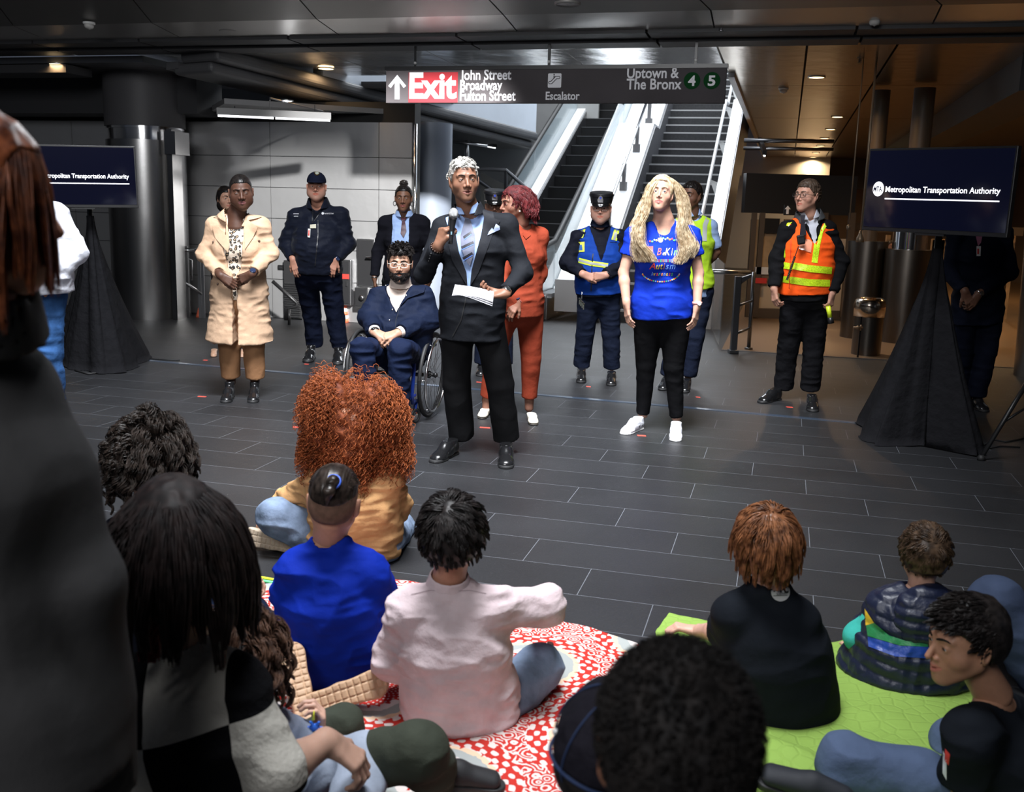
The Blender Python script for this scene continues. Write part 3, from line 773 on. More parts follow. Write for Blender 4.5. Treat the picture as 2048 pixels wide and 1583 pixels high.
# mirror steel ceiling beyond the band, up to the escalator void
m = MB(); q = [-7.2, -6.0, -4.9, -3.75, -2.3, -.78]
for i in range(len(q)-1):
    m.hexa([uvw(q[i]+.006, 10.05, 3.06), uvw(q[i+1]-.006, 10.05, 3.06), uvw(q[i+1]-.006, 11.95, 3.04), uvw(q[i]+.006, 11.95, 3.04),
            uvw(q[i]+.006, 10.05, 3.10), uvw(q[i+1]-.006, 10.05, 3.10), uvw(q[i+1]-.006, 11.95, 3.12), uvw(q[i]+.006, 11.95, 3.12)])
struct(m.obj('ceiling_steel', mat('ceiling_mirror_steel', (.68, .67, .66), .18, .85, bump=(2.6, .22, .06))))
m = MB()
for (u0, u1) in ((-.77, .05), (.06, .85), (.86, 2.05)):
    for (v0, v1) in ((10.05, 13.2), (13.21, 17.5), (17.51, 24), (24.01, 34)): m.ubox(u0+.006, u1-.006, v0+.006, v1-.006, 3.05, 3.12)
struct(m.obj('ceiling_concourse', WARMLIT))
m = MB(); m.ubox(-.8, 9, 10.0, 34, 3.13, 3.2); struct(m.obj('ceiling_slab', mat('void_black', (.008, .008, .009), .8)))
# right beam and lower ceiling
m = MB(); m.prism([uvw(2.05, 34, 2.72), uvw(2.05, 10.9, 2.72), uvw(2.75, 9.9, 2.72), uvw(3.1, 9.9, 2.72), uvw(2.6, 11.2, 2.72), uvw(2.6, 34, 2.72)], (0, 0, .36)); struct(m.obj('trim_4', BAND))
m = MB(); m.ubox(2.6, 9, 10.05, 34, 2.84, 2.95); struct(m.obj('ceiling_right', mat('ceiling_brown', (.10, .085, .07), .4, .6)))
m = MB(); m.ubox(-.77, -.70, 12.0, 30, 3.0, 7.5); struct(m.obj('wall_stair_right', mat('pale_panel', (.66, .70, .75), .45)))

# left wall of steel panels
WST = mat('wall_steel', (.48, .48, .485), .38, .70, bump=(1.1, .22, .12), bump2=(90, .02, .004))
zs = [0.0, .50, .90, 1.27, 1.655, 2.04, 2.46]; wu = [-13.6, -12.2, -10.7, -9.25, -7.8, -6.34, -4.87, -4.44]
m = MB()
for i in range(len(wu)-1):
    for k in range(len(zs)-1):
        m.ubox(wu[i]+.004, wu[i+1]-.004, 11.67, 11.70, zs[k]+.004, zs[k+1]-.004)
m.obj('wall_left', WST)['kind'] = 'structure'
m = MB(); m.ubox(-14, -4.42, 11.701, 11.9, 0, 2.7); struct(m.obj('wall_left_core', mat('joint_black', (.01, .01, .01), .8)))
# lower ceiling in front of the steel wall
PERF = mat('perforated_ceiling', (.26, .26, .265), .5, .5)
m = MB(); m.prism([uvw(-7.1, 11.67, 2.56), uvw(-6.95, 11.35, 2.56), uvw(-6.3, 10.55, 2.56), uvw(-4.7, 11.8, 2.56)], (0, 0, .06)); struct(m.obj('ceiling_left', PERF))
m = MB(); m.ubox(-14, -7.0, 10.05, 11.67, 2.95, 3.02); struct(m.obj('ceiling_far_left', mat('ceiling_grey', (.20, .20, .205), .3, .9)))
m = MB(); m.ubox(-14, -7.0, 11.1, 11.67, 2.5, 2.94); m.ubox(-14, -8.0, 10.05, 10.5, 2.85, 2.94); struct(m.obj('trim_5', BAND))
# diagonal edge beam of the void with its pale fascia
A = atv(345, 150, 10.1); Cp = at(1003, 298, 17.2)
def beamseg(mb, a, b, w0, w1, z0, z1):
    d = nrm([b[0]-a[0], b[1]-a[1], 0]); s = np.array([d[1], -d[0], 0]); P = []
    for z in (z0, z1):
        for p, w in ((a, w0), (a, w1), (b, w1), (b, w0)): P.append(np.array([p[0], p[1], p[2]+z])+s*w)
    mb.hexa(P)
m = MB(); beamseg(m, A, Cp, 0.0, .62, 0, .12); beamseg(m, A, Cp, .12, .72, .12, .26); ob = bevel(struct(m.obj('trim_6', BEAM)), .05, 3)
ta = [t for t in np.linspace(0, 1, 200) if to_uv(lerp(A, Cp, t))[1] > 11.7][0]; Av = lerp(A, Cp, ta)
m = MB(); beamseg(m, Av, Cp, .50, .66, .26, 2.2); struct(m.obj('wall_fascia', mat('pale_fascia', (.70, .76, .84), .45, var=(1.5, .06))))
m = MB(); beamseg(m, A, Cp, -.1, .1, .06, .14); struct(m.obj('trim_7', BEAM))
# upper steel wall beyond, passage and brick wall under it
m = MB()
for i, (u0, u1) in enumerate(((-6.6, -5.35), (-5.34, -4.72), (-4.71, -3.9))): m.ubox(u0, u1, 20.9, 21.0, 3.0, 7.5)
struct(m.obj('wall_upper', mat('wall_steel_upper', (.60, .59, .57), .4, .8, bump=(.9, .2, .1))))
m = MB(); m.ubox(-9, -4.75, 19.0, 19.1, 0, 2.95); struct(m.obj('wall_passage', mat('white_brick', (.34, .34, .34), .7, bump=(60, .4, .01))))
m = MB(); m.ubox(-9, -4.75, 12.2, 19.0, 2.92, 3.0); struct(m.obj('ceiling_passage', BAND))
m = MB(); m.ubox(-9, 1.0, 29, 29.1, 0, 9.5); struct(m.obj('wall_back', mat('back_panel', (.60, .64, .68), .5)))
m = MB(); m.ubox(-.6, 9, 30, 30.2, 0, 3.1); struct(m.obj('wall_concourse', mat('warm_wall', (.16, .105, .06), .6)))
m = MB(); m.ubox(5.6, 5.7, 5, 30, 0, 3.1); struct(m.obj('wall_right', mat('brown_wall', (.12, .085, .06), .6)))
m = MB(); m.ubox(-14.1, -14, -4, 12, 0, 3.4); struct(m.obj('wall_far_left', mat('dark_wall', (.06, .06, .062), .5)))
m = MB(); m.ubox(-14, 9, -3.6, -3.5, 0, 3.4); struct(m.obj('wall_behind', mat('dark_wall', (.06, .06, .062), .5)))
# dark lintel over the concourse with its lamps
m = MB(); m.ubox(-.6, 5.6, 29.4, 29.9, 2.25, 3.04); struct(m.obj('trim_8', mat('lintel', (.05, .045, .04), .35, .5)))
m = MB(); m.tube([uvw(-.75, 16.5, 2.62), uvw(.6, 16.5, 2.62)], .035, 10); m.tube([uvw(-.75, 16.5, 2.50), uvw(.6, 16.5, 2.50)], .03, 10); struct(m.obj('trim_9', DSTEEL, smooth=True))

# ---- round columns
def column(name, label, c, prof_list):
    t = thing(name, label, 'column', (c[0], c[1], 0))
    for (nm, prof, mt) in prof_list:
        mb = MB(); mb.lathe((c[0], c[1], 0), prof, 64); autosmooth(mb.obj(nm, mt, t), 40)
    return t
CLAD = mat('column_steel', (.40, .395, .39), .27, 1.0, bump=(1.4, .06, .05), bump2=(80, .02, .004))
GREYC = mat('column_grey_paint', (.075, .073, .078), .55, var=(160, .1))
cL = uvw(-7.74, 11.12)
t = column('round_column', 'large round column clad in brushed steel below a dark grey drum', cL, [
    ('steel_cladding', [(.47, 0.0), (.47, 2.17)], CLAD), ('steel_collar', [(.44, 2.17), (.44, 2.30), (.46, 2.30), (.46, 2.33)], CHROME), ('grey_drum', [(.475, 2.33), (.475, 3.03)], GREYC)])
m = MB(); m.ubox(-7.27, -7.2, 10.85, 11.05, 0, 2.3); m.ubox(-7.27, -7.12, 10.8, 11.1, 2.0, 2.27); m.obj('cover_strip', CLAD, t)
PALE = mat('column_pale_paint', (.25, .285, .35), .5, var=(2, .06))
cM = (at(820, 300, 13.1)+at(900, 300, 13.1))/2+np.array([0, .2, 0])
column('round_column', 'pale blue-grey round column at the end of the steel wall', cM, [('shaft', [(.27, 0), (.27, 2.52)], PALE)])
m = MB(); m.tube([uvw(-4.40, 11.68, .3), uvw(-4.40, 11.68, 2.44)], .022, 12); struct(m.obj('trim_10', CHROME, smooth=True))
cR = gz(2035, 757)+uvw(.42, .25)
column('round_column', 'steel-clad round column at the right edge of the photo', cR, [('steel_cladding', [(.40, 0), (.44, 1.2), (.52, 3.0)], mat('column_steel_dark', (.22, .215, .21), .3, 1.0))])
DRUM = mat('drum_steel', (.17, .15, .13), .33, 1.0, bump=(1.4, .06, .05))
cA = gz(1735, 680)+np.array([0, .3, 0]); cB = gz(1822, 690)+np.array([0, .35, 0])
column('steel_drum', 'tall steel drum with slimmer shaft, behind the domed bin', cA, [('drum', [(.24, 0), (.24, 1.20)], DRUM), ('shaft', [(.10, 1.2), (.10, 3.0)], mat('brown_shaft', (.09, .065, .045), .5))])
column('steel_drum', 'wide steel drum behind the right draped stand', cB, [('drum', [(.27, 0), (.27, 1.12)], DRUM), ('shaft', [(.20, 1.12), (.20, 1.35)], CHROME), ('shaft', [(.12, 1.35), (.12, 3.0)], mat('brown_shaft', (.09, .065, .045), .5))])

# ---- escalator
def escalator():
    t = thing('escalator', 'dark-stepped escalator with glass sides rising under the exit sign', 'escalator', uvw(-3.76, 14))
    S = .463; u0, u1 = -4.14, -3.40; v0 = 14.1
    tread = mat('escalator_tread', (.022, .022, .023), .35, .6, bump=(4, .1, .01)); 
    rise = .208; run = rise/S
    for i in range(36):
        va = v0+run*i; z = rise*(i+1)
        mb = MB(); mb.ubox(u0, u1, va, va+run+.02, z-rise-.03, z-.012); mb.ubox(u0, u1, va+.0, va+run+.0, z-.012, z)
        if i < 18 or True:
            o = mb.obj('step', tread, t)
            e = MB(); e.ubox(u0+.01, u1-.01, va-.006, va+.006, z-.010, z+.003); e.obj('step_nosing', mat('nosing_grey', (.16, .16, .165), .4, .6), o)
    def zz(v): return max(0, (v-v0)*S)
    ve = 30.3
    for side, (ua, ub, un) in enumerate(((u0-.10, u0-.0, u0-.42), (u1, u1+.10, u1+.42))):
        sg = -1 if side == 0 else 1
        ui = u0 if side == 0 else u1
        # skirt, sloping deck, glass, handrail
        def strip(name, ua_, ub_, za, zb, mt, vs=12.6):
            mb = MB(); ks = [vs, v0, ve]
            for a, b in zip(ks[:-1], ks[1:]):
                lo, hi = min(ua_, ub_), max(ua_, ub_); 
                mb.hexa([uvw(lo, a, zz(a)+za), uvw(hi, a, zz(a)+za), uvw(hi, b, zz(b)+za), uvw(lo, b, zz(b)+za), uvw(lo, a, zz(a)+zb), uvw(hi, a, zz(a)+zb), uvw(hi, b, zz(b)+zb), uvw(lo, b, zz(b)+zb)])
            return mb.obj(name, mt, t)
        strip('skirt', ui, ui+sg*.03, -.3, .32, DSTEEL, 13.3)
        strip('inner_deck', ui+sg*.03, ui+sg*.20, .30, .38, mat('escalator_white_deck', (.80, .80, .80), .35, .2), 13.3)
        strip('balustrade_glass', ui+sg*.205, ui+sg*.22, .37, .98, mat('balustrade_glass', (.70, .84, .90), .06, trans=.3, alpha=.35), 13.2)
        strip('outer_deck', ui+sg*.22, ui+sg*(.34 if side == 0 else .40), .30, .36, STEEL, 13.2)
        strip('outer_panel', ui+sg*.32, ui+sg*.34, -1.2, .33, STEEL, 13.2)
        # handrail with round newel end
        uh = ui+sg*.213; pts = [uvw(uh, b, zz(b)+1.02) for b in (ve, 20, v0+.4)]+[uvw(uh, v0, 1.03), uvw(uh, 13.5, .97), uvw(uh, 13.2, .95)]
        c = np.array(uvw(uh, 13.2, .64))
        for a in np.linspace(90, 262, 12): pts.append(c+uvw(0, -math.sin(math.radians(180-a))*0, 0)+uvw(0, -.31*math.cos(math.radians(a-90+0))*0-.31*math.sin(math.radians(a-90)), .31*math.cos(math.radians(a-90))))
        mb = MB(); mb.tube(pts, .042, 10); mb.obj('handrail', RUBBER, t, smooth=True)
        mb = MB(); ring = [c+uvw(0, .26*math.cos(a), .26*math.sin(a)) for a in np.linspace(.6, 2*math.pi-.6, 18)]; mb.tube(ring, .022, 8); mb.obj('newel_rim', CHROME, t, smooth=True)
        mb = MB(); mb.ubox(uh-.12, uh+.12, 12.93, 13.6, 0, .34); bevel(mb.obj('newel_base', STEEL, t), .03)
    mb = MB(); mb.ubox(u0-.2, u1+.2, 12.7, 14.1, .0, .012); mb.obj('landing_plate', DSTEEL, t)
    return t
escalator()

# ---- stairs
def stairs():
    t = thing('staircase', 'wide dark staircase with pale nosings beside the escalator', 'staircase', uvw(-1.7, 13.5))
    dark = mat('stair_stone', (.045, .045, .048), .45, var=(30, .2)); nos = mat('stair_nosing', (.55, .55, .55), .4)
    v = 13.45; z = 0; seq = [15, 9, 12]; uL, uR = -2.33, -1.03
    for fi, n in enumerate(seq):
        for i in range(n):
            z += .163; nv = v+.302 if i < n-1 else v+.302+(.55 if fi < 2 else 2.2)
            a = uL if fi else uL-.0
            mb = MB(); mb.ubox(a, uR, v, nv+.01, z-.20, z); o = mb.obj('step', dark, t)
            e = MB(); e.ubox(a, uR, v-.004, v+.012, z-.022, z+.004); e.obj('step_nosing', nos, o)
            v = nv
    return t, z
st, _ = stairs()
def zs_(v):  # stair slope line
    if v < 18: return max(0, (v-13.45)*.54)
    if v < 18.55: return 2.445
    return 2.445+(v-18.55)*.54
def slopeprism(mb, ua, ub, v0, v1, dz0, dz1):
    ks = [v0]+[k for k in (13.45, 17.98, 18.55) if v0 < k < v1]+[v1]
    for a, b in zip(ks[:-1], ks[1:]):
        mb.hexa([uvw(ua, a, zs_(a)+dz0), uvw(ub, a, zs_(a)+dz0), uvw(ub, b, zs_(b)+dz0), uvw(ua, b, zs_(b)+dz0), uvw(ua, a, zs_(a)+dz1), uvw(ub, a, zs_(a)+dz1), uvw(ub, b, zs_(b)+dz1), uvw(ua, b, zs_(b)+dz1)])
WH = mat('white_stringer', (.78, .79, .80), .35, .1)
t = thing('stair_balustrade', 'white parapet with handrail between escalator and stairs', 'balustrade', uvw(-2.6, 13.5))
m = MB(); slopeprism(m, -2.98, -2.36, 13.3, 26, .12, .55); m.obj('parapet', WH, t)
m = MB(); slopeprism(m, -2.36, -2.33, 13.3, 26, -.2, .50); m.obj('stringer', mat('stringer_grey', (.10, .10, .11), .4), t)
m = MB(); slopeprism(m, -3.0, -2.985, 13.3, 26, .5, .9); m.obj('glass_panel', mat('balustrade_glass', (.7, .84, .9), .06), t)
m = MB(); m.tube([uvw(-2.5, k, zs_(k)+.95) for k in (13.6, 15, 16.5, 17.98, 18.55, 21, 25)], .024, 10); m.obj('handrail', CHROME, t, smooth=True)
for k in (14.6, 15.8, 17.0, 18.3, 19.8, 21.3):
    m = MB(); m.ubox(-2.53, -2.47, k-.03, k+.03, zs_(k)+.50, zs_(k)+.94); m.ubox(-2.56, -2.44, k-.05, k+.05, zs_(k)+.45, zs_(k)+.66); m.obj('bracket', STEEL, t)
t = thing('stair_balustrade', 'white parapet and rail on the right side of the stairs', 'balustrade', uvw(-.9, 13.5))
m = MB(); slopeprism(m, -1.03, -.86, 13.2, 26, -.15, .95); m.obj('parapet', WH, t)
m = MB(); slopeprism(m, -.86, -.845, 13.2, 26, -.3, .9); m.obj('stringer', DSTEEL, t)
m = MB(); m.tube([uvw(-1.16, k, zs_(k)+.93) for k in (13.5, 15, 16.5, 17.98, 18.55, 21, 25)], .026, 10); m.obj('handrail', mat('white_rail', (.85, .85, .85), .3, .2), t, smooth=True)
for k in (14.2, 15.4, 16.6, 17.8, 19.2, 20.7, 22):
    m = MB(); m.prism([uvw(-1.03, k-.06, zs_(k)+.62), uvw(-1.03, k+.06, zs_(k)+.68), uvw(-1.03, k+.06, zs_(k)+.88), uvw(-1.16, k, zs_(k)+.93)], uvw(0, .02)); m.obj('bracket', WHITEP, t)
# steel rail with glass at the foot of the stairs
t = thing('guard_rail', 'dark steel guard rail with posts at the foot of the stairs', 'railing', gz(1470, 705))
p0 = gz(1432, 700); p1 = gz(1497, 698)
m = MB(); m.tube([at(1425, 543, p0[1]), at(1500, 546, p1[1])], .026, 12); m.obj('top_rail', STEEL, t, smooth=True)
m = MB(); a = gz(1466, 706); m.box((a[0], a[1], .02), (.05, .06, .02)); m.box((a[0], a[1], .43), (.035, .03, .40)); m.prism([(a[0]-.03, a[1]-.02, .80), (a[0]+.14, a[1]-.02, .86), (a[0]+.14, a[1]-.02, .83), (a[0]-.03, a[1]-.02, .70)], (0, .04, 0)); bevel(m.obj('post', DSTEEL, t), .006)
m = MB(); m.tube([(p1[0], p1[1], 0.02), (p1[0], p1[1], .86)], .022, 10)
for z in (.22, .52): m.tube([(a[0]+.03, a[1], z), (p1[0], p1[1], z+.02)], .014, 6)
m.lathe((p1[0], p1[1], 0), [(.045, 0), (.045, .02), (.01, .025)], 16); m.obj('post', DSTEEL, t, smooth=True)
b = gz(1412, 640); c_ = gz(1437, 700)
m = MB(); m.hexa([(b[0], b[1], .05), (b[0]+.012, b[1], .05), (c_[0]+.012, c_[1], .05), (c_[0], c_[1], .05), (b[0], b[1], .95), (b[0]+.012, b[1], .95), (c_[0]+.012, c_[1], .95), (c_[0], c_[1], .95)]); m.obj('glass_panel', mat('dark_glass', (.25, .28, .3), .05, trans=.2, alpha=.35), t)
# mesh sign plate on the stairs
m = MB(); p = at(1421, 230, 20.15); m.box(p, (.05, .004, .016)); tag(m.obj('small_plate', WHITEP), 'small white plate on a stair riser', 'plate')

# ---- exit sign
def exit_sign():
    vS = 9.74; a = atv(772, 141, vS); zt = 2.80; zb = 2.485; uL = to_uv(a)[0]; uR = to_uv(atv(1452, 160, vS))[0]
    t = thing('exit_sign', 'long dark grey hanging sign with red Exit panel and escalator symbol', 'sign', uvw((uL+uR)/2, vS, zb))
    ex = uvw(1, 0); ey = np.array([0, 0, 1.0]); W = uR-uL
    m = MB(); m.ubox(uL, uR, vS, vS+.07, zb, zt); bevel(m.obj('panel', mat('sign_grey', (.085, .077, .082), .8, spec=.1, var=(2, .12)), t), .004)
    m = MB(); m.ubox(uL-.01, uR+.01, vS-.01, vS+.08, zt-.002, zt+.035); m.obj('top_rail', BLACKP, t)
    def O(fx, fz): return uvw(uL+W*fx, vS-.003, zb+(zt-zb)*fz)
    wt = mat('sign_white', (.88, .88, .92), .5); red = mat('sign_red', (.42, .035, .045), .6, spec=.2)
    def X(p): return (p-772)/683.0
    m = MB(); m.prism([O(X(822), .02), O(X(927), .02), O(X(927), .93), O(X(822), .93)], uvw(0, -.004)); rp = m.obj('red_panel', red, t)
    flat_text('Exit', .30, O(X(824), .165)+uvw(0, -.006), ex, ey, wt, rp, width=W*X(772+101), bold=.034, height=.255)
    ar = [(0, 1), (.5, .55), (.36, .47), (.13, .70), (.13, 0), (-.13, 0), (-.13, .70), (-.36, .47), (-.5, .55)]
    m = MB(); m.prism([O(X(797), 0)+ex*(x*.19)+ey*(.035+y*.235) for x, y in ar], uvw(0, -.004)); m.obj('arrow', wt, t)
    for s_, x, z, wd in (('John Street', 932, .70, 106), ('Broadway', 932, .395, 88), ('Fulton Street', 932, .075, 116), ('Uptown &', 1268, .72, 99), ('The Bronx', 1268, .40, 105), ('Escalator', 1109, .10, 68)):
        k = .135 if s_ != 'Escalator' else .105
        flat_text(s_, k, O(X(x), z), ex, ey, wt, t, width=W*wd/683, bold=.021)
    m = MB(); c = O(X(1126), .66); h = .066; rr = []
    for k in range(24):
        a = 6.2832*k/24; rr.append(c+ex*(np.sign(math.cos(a))*(h-.012)+.012*math.cos(a))+ey*(np.sign(math.sin(a))*(h-.012)+.012*math.sin(a)))
    m.prism(rr, uvw(0, -.003)); sy = m.obj('escalator_symbol', wt, t)
    q = uvw(0, -.005); dk = mat('sign_grey', (.075, .068, .072), .28); m = MB()
    loop = [(-.052, -.030), (-.028, -.030), (.020, .016), (.046, .016), (.053, .026), (.046, .038), (.010, .038), (-.036, -.008), (-.052, -.008), (-.058, -.019), (-.052, -.030)]
    m.tube([c+q+ex*x+ey*z for x, z in loop], .0035, 6, cap=False); m.tube([c+q+ex*-.006+ey*.024, c+q+ex*-.006+ey*.045], .0055, 6); m.lathe(c+q+ex*-.006+ey*.055-uvw(0, .002), [(.007, 0), (.007, .003)], 12, axis=uvw(0, 1)); m.obj('symbol_lines', dk, sy)
    grn = mat('sign_green', (.010, .065, .020), .8, spec=.05)
    for d_, x in (('4', 1392), ('5', 1429)):
        m = MB(); c = O(X(x), .635); m.lathe(c, [(.076, 0), (.076, .003)], 40, axis=uvw(0, -1)); o = m.obj('route_disc', grn, t)
        flat_text(d_, .125, c-ex*.035-ey*.044+uvw(0, -.004), ex, ey, wt, o, width=.068, bold=.03)
    for x in (831, 1098, 1391):
        u = to_uv(atv(x, 130, vS+.03))[0]; m = MB(); m.ubox(u-.012, u+.012, vS+.02, vS+.045, zt, 3.06); o = m.obj('hanger', BLACKP, t)
        m = MB(); m.lathe(uvw(u, vS+.02, zt+.07), [(.013, 0), (.013, .006), (.004, .009)], 12, axis=uvw(0, -1)); m.obj('bolt', WHITEP, o, smooth=True)
exit_sign()

# ---- ceiling fittings
GLOW = mat('lamp_warm', (1, .8, .5), .5, emit=((1.0, .72, .38), 6)); GLOWW = mat('lamp_white', (1, 1, 1), .5, emit=((.95, .97, 1.0), 9))
def downlight(p, r, label, glow=GLOW, power=0, col=(1, .62, .30), on=True):
    t = thing('downlight', label, 'light', p, 'recessed round downlights')
    m = MB(); m.lathe(p, [(r*1.15, 0), (r*1.15, -.012), (r, -.012)], 24, cap=False); m.obj('trim_ring', STEEL, t, smooth=True)
    m = MB(); m.lathe(p-np.array([0, 0, .006]), [(r, 0), (r*.98, -.002)], 24); m.obj('lamp_face', glow if on else WHITEP, t)
    if power:
        l = bpy.data.lights.new('downlight_lamp', 'AREA'); l.shape = 'DISK'; l.size = r*2; l.energy = power; l.color = col; l.spread = math.radians(150)
        o = bpy.data.objects.new('downlight_lamp', l); COL.objects.link(o); o.parent = t; o.location = (0, 0, -.02)
for i, (x, y) in enumerate([(1675, 233), (1661, 258), (1649, 276), (1641, 291), (1632, 305), (1626, 314)]):
    downlight(gz(x, y, 3.05), .085, ['nearest', 'second', 'third', 'fourth', 'fifth', 'farthest'][i]+' downlight of the row in the bronze ceiling', power=24)
downlight(gz(1998, 239, 2.84), .085, 'lone downlight in the low brown ceiling at right', power=26)
for (u, v) in ((3.6, 13.5), (3.7, 21), (.2, 12.4)): downlight(uvw(u, v, 2.84 if u > 2.6 else 3.05), .085, {3.6: 'downlight in the low ceiling above the right screen', 3.7: 'farthest downlight in the low ceiling at right', .2: 'downlight in the bronze ceiling nearest the stairs'}[u], power=24)  # extra lamps added to brighten the concourse
downlight(gz(652, 136, 3.04), .09, 'warm downlight in the mirror-steel ceiling left of the sign', power=6)
downlight(gz(115, 127, 2.95), .09, 'warm downlight in the far left ceiling', power=10)
downlight(gz(572, 200, 2.558), .07, 'small white downlight above the steel wall', GLOWW, power=8, col=(1, 1, 1))
def speaker_disc(p, r, label):
    t = thing('ceiling_speaker', label, 'speaker', p); m = MB(); m.lathe(p, [(r, .004), (r, -.012), (r*.88, -.018), (r*.86, -.012), (0.01, -.014)], 36, cap=False); m.obj('grille', mat('grille_grey', (.30, .29, .28), .5, .3), t, smooth=True)
speaker_disc(gz(1135, 6, 3.17), .11, 'round white speaker grille in the plaza ceiling, top centre')
speaker_disc(gz(460, 60, 3.13), .11, 'round grey speaker grille in the ceiling at upper left')
def smoke(p, label, r=.055):
    t = thing('smoke_detector', label, 'smoke detector', p); m = MB(); m.lathe(p, [(r*1.05, .003), (r*1.05, -.014), (r*.9, -.02)], 24); o = m.obj('base', WHITEP, t, smooth=True)
    m = MB(); m.lathe(p-np.array([0, 0, .02]), [(r*.82, 0), (r*.80, -.02), (r*.62, -.034), (r*.3, -.038), (.004, -.046)], 24); m.obj('sensor', mat('detector_grey', (.55, .54, .52), .5), t, smooth=True)
smoke(gz(178, 45, 3.15), 'white smoke detector on the dark ceiling at upper left'); smoke(gz(1750, 36, 3.13), 'white smoke detector on the ceiling at upper right')
smoke(gz(1567, 176, 3.048), 'smoke detector on the bronze ceiling right of the sign', .06)
def sprinkler(p, label):
    m = MB(); m.lathe(p, [(.03, .002), (.03, -.004), (.009, -.006), (.009, -.04), (.004, -.045)], 14); m.lathe(p-np.array([0, 0, .05]), [(.022, 0), (.022, -.003)], 12); m.tube([p+np.array([-.016, 0, -.01]), p+np.array([-.02, 0, -.045]), p+np.array([0, 0, -.05])], .003, 5); m.tube([p+np.array([.016, 0, -.01]), p+np.array([.02, 0, -.045]), p+np.array([0, 0, -.05])], .003, 5)
    tag(m.obj('sprinkler_head', DSTEEL, base=p), label, 'sprinkler')
for x, y, z, l in ((330, 90, 3.1, 'sprinkler head just right of the left smoke detector'), (706, 71, 3.12, 'sprinkler head in the light ceiling strip left of the sign'), (507, 128, 3.05, 'sprinkler head at the left tip of the mirror-steel ceiling'), (1443, 49, 3.12, 'sprinkler head in the ceiling strip above the green route discs'), (1720, 115, 3.05, 'sprinkler head in the warm-lit steel ceiling at right')):
    sprinkler(gz(x, y, z), l)
def striplight(pts, label, m_=GLOWW, n=2):
    a, b = pts; t = thing('strip_light', label, 'light', (a+b)/2); up = np.array([0, 0, .02]); d = nrm(b-a); s = np.cross(d, [0, 0, 1])*.03
    m = MB(); m.hexa([a-s+up, a+s+up, b+s+up, b-s+up, a-s+up*4.5, a+s+up*4.5, b+s+up*4.5, b-s+up*4.5]); m.obj('housing', BLACKP, t)
    for i in range(n):
        p = lerp(a, b, i/n)+d*.01; q = lerp(a, b, (i+1)/n)-d*.01; m = MB(); s2 = s*.45
        m.hexa([p-s2, p+s2, q+s2, q-s2, p-s2+up, p+s2+up, q+s2+up, q-s2+up]); m.obj('tube', m_, t)
    return t
zl = 2.34
t = striplight([gz(434, 233, zl), gz(662, 243, zl)], 'long black strip light hanging in front of the steel wall', mat('lamp_soft', (1, 1, 1), .5, emit=((.95, .97, 1), 2.2)))
for q in (470, 630): m = MB(); h0 = gz(q, 237, zl+.08); m.tube([h0, np.array([h0[0], h0[1], 2.57])], .005, 6); m.obj('hanger', DSTEEL, t)
m = MB(); 
for x, y in ((536, 192), (540, 232)): pass
m.tube([gz(540, 200, 2.55), gz(540, 236, 2.42)], .006, 6); m.tube([gz(540, 196, 2.54), gz(668, 228, 2.54)], .010, 6); struct(m.obj('trim_11', DSTEEL))
striplight([gz(1992, 222, 2.80), gz(2090, 178, 2.80)], 'white strip light at the right edge above the right screen')
striplight([at(1519, 286, 16.4), at(1529, 313, 15.4)], 'slanted white light panel seen beside the stairs', n=1)
striplight([at(945, 288, 17.5), at(990, 297, 16.5)], 'thin lamp in the dark passage behind the speaker', mat('lamp_soft', (1, 1, 1), .5), n=1)

# ---- things against the left wall
def wallpt(x, y): return atv(x, y, 11.66)
def wallbox(name, label, cat, x0, y0, x1, y1, d, mt, extra=None):
    a = wallpt(x0, y1); b = wallpt(x1, y0); ua, ub = to_uv(a)[0], to_uv(b)[0]; za, zb = a[2], b[2]
    t = thing(name, label, cat, uvw((ua+ub)/2, 11.6, za)); m = MB(); m.ubox(ua, ub, 11.66-d, 11.665, za, zb); bevel(m.obj('housing', mt, t), .006)
    m = MB(); m.ubox(ua+.02, ub-.02, 11.66-d-.008, 11.66-d, za+.02, zb-.02); o = m.obj('front_panel', mat('box_dark', (.03, .03, .032), .35, .3), t)
    if extra: extra(t, ua, ub, za, zb, 11.66-d-.01)
    return t
RED = mat('sign_bright_red', (.65, .04, .03), .5)
def ex1(t, ua, ub, za, zb, v):
    m = MB(); m.ubox(ua+.05, ub-.02, v-.004, v, za+.33, za+.39); m.obj('red_label', RED, t)
    m = MB(); m.ubox(ub-.06, ub-.04, v-.01, v, za+.24, za+.30); m.obj('lock', STEEL, t)
wallbox('control_cabinet', 'dark wall cabinet with a red label behind the man in the navy cap', 'cabinet', 683, 519, 708, 608, .10, STEEL, ex1)
def ex2(t, ua, ub, za, zb, v):
    m = MB(); m.tube([uvw(ua+.16, v, zb-.22), uvw(ua+.16, v-.06, zb-.22), uvw(ub+.1, v-.06, zb-.22)], .014, 8); m.obj('bar_handle', CHROME, t, smooth=True)
wallbox('wall_panel', 'black recessed wall panel beside the woman with the bun', 'panel', 716, 478, 752, 572, .04, STEEL, ex2)
def ex3(t, ua, ub, za, zb, v):
    m = MB(); m.lathe(uvw(ub-.08, v+.01, za+.12), [(.035, 0), (.035, .03), (.015, .035)], 16, axis=uvw(0, -1)); m.obj('spout', DSTEEL, t, smooth=True)
wallbox('steel_box', 'low steel wall box beside the wheelchair user', 'box', 718, 574, 745, 612, .14, STEEL, ex3)
wallbox('outlet_cover', 'small black outlet cover on the steel wall', 'outlet', 556, 530, 568, 539, .01, BLACKP)
t = thing('vent_grille', 'black louvred grille low on the steel wall', 'grille', wallpt(590, 636)); ua = to_uv(wallpt(573, 600))[0]; ub = to_uv(wallpt(606, 600))[0]
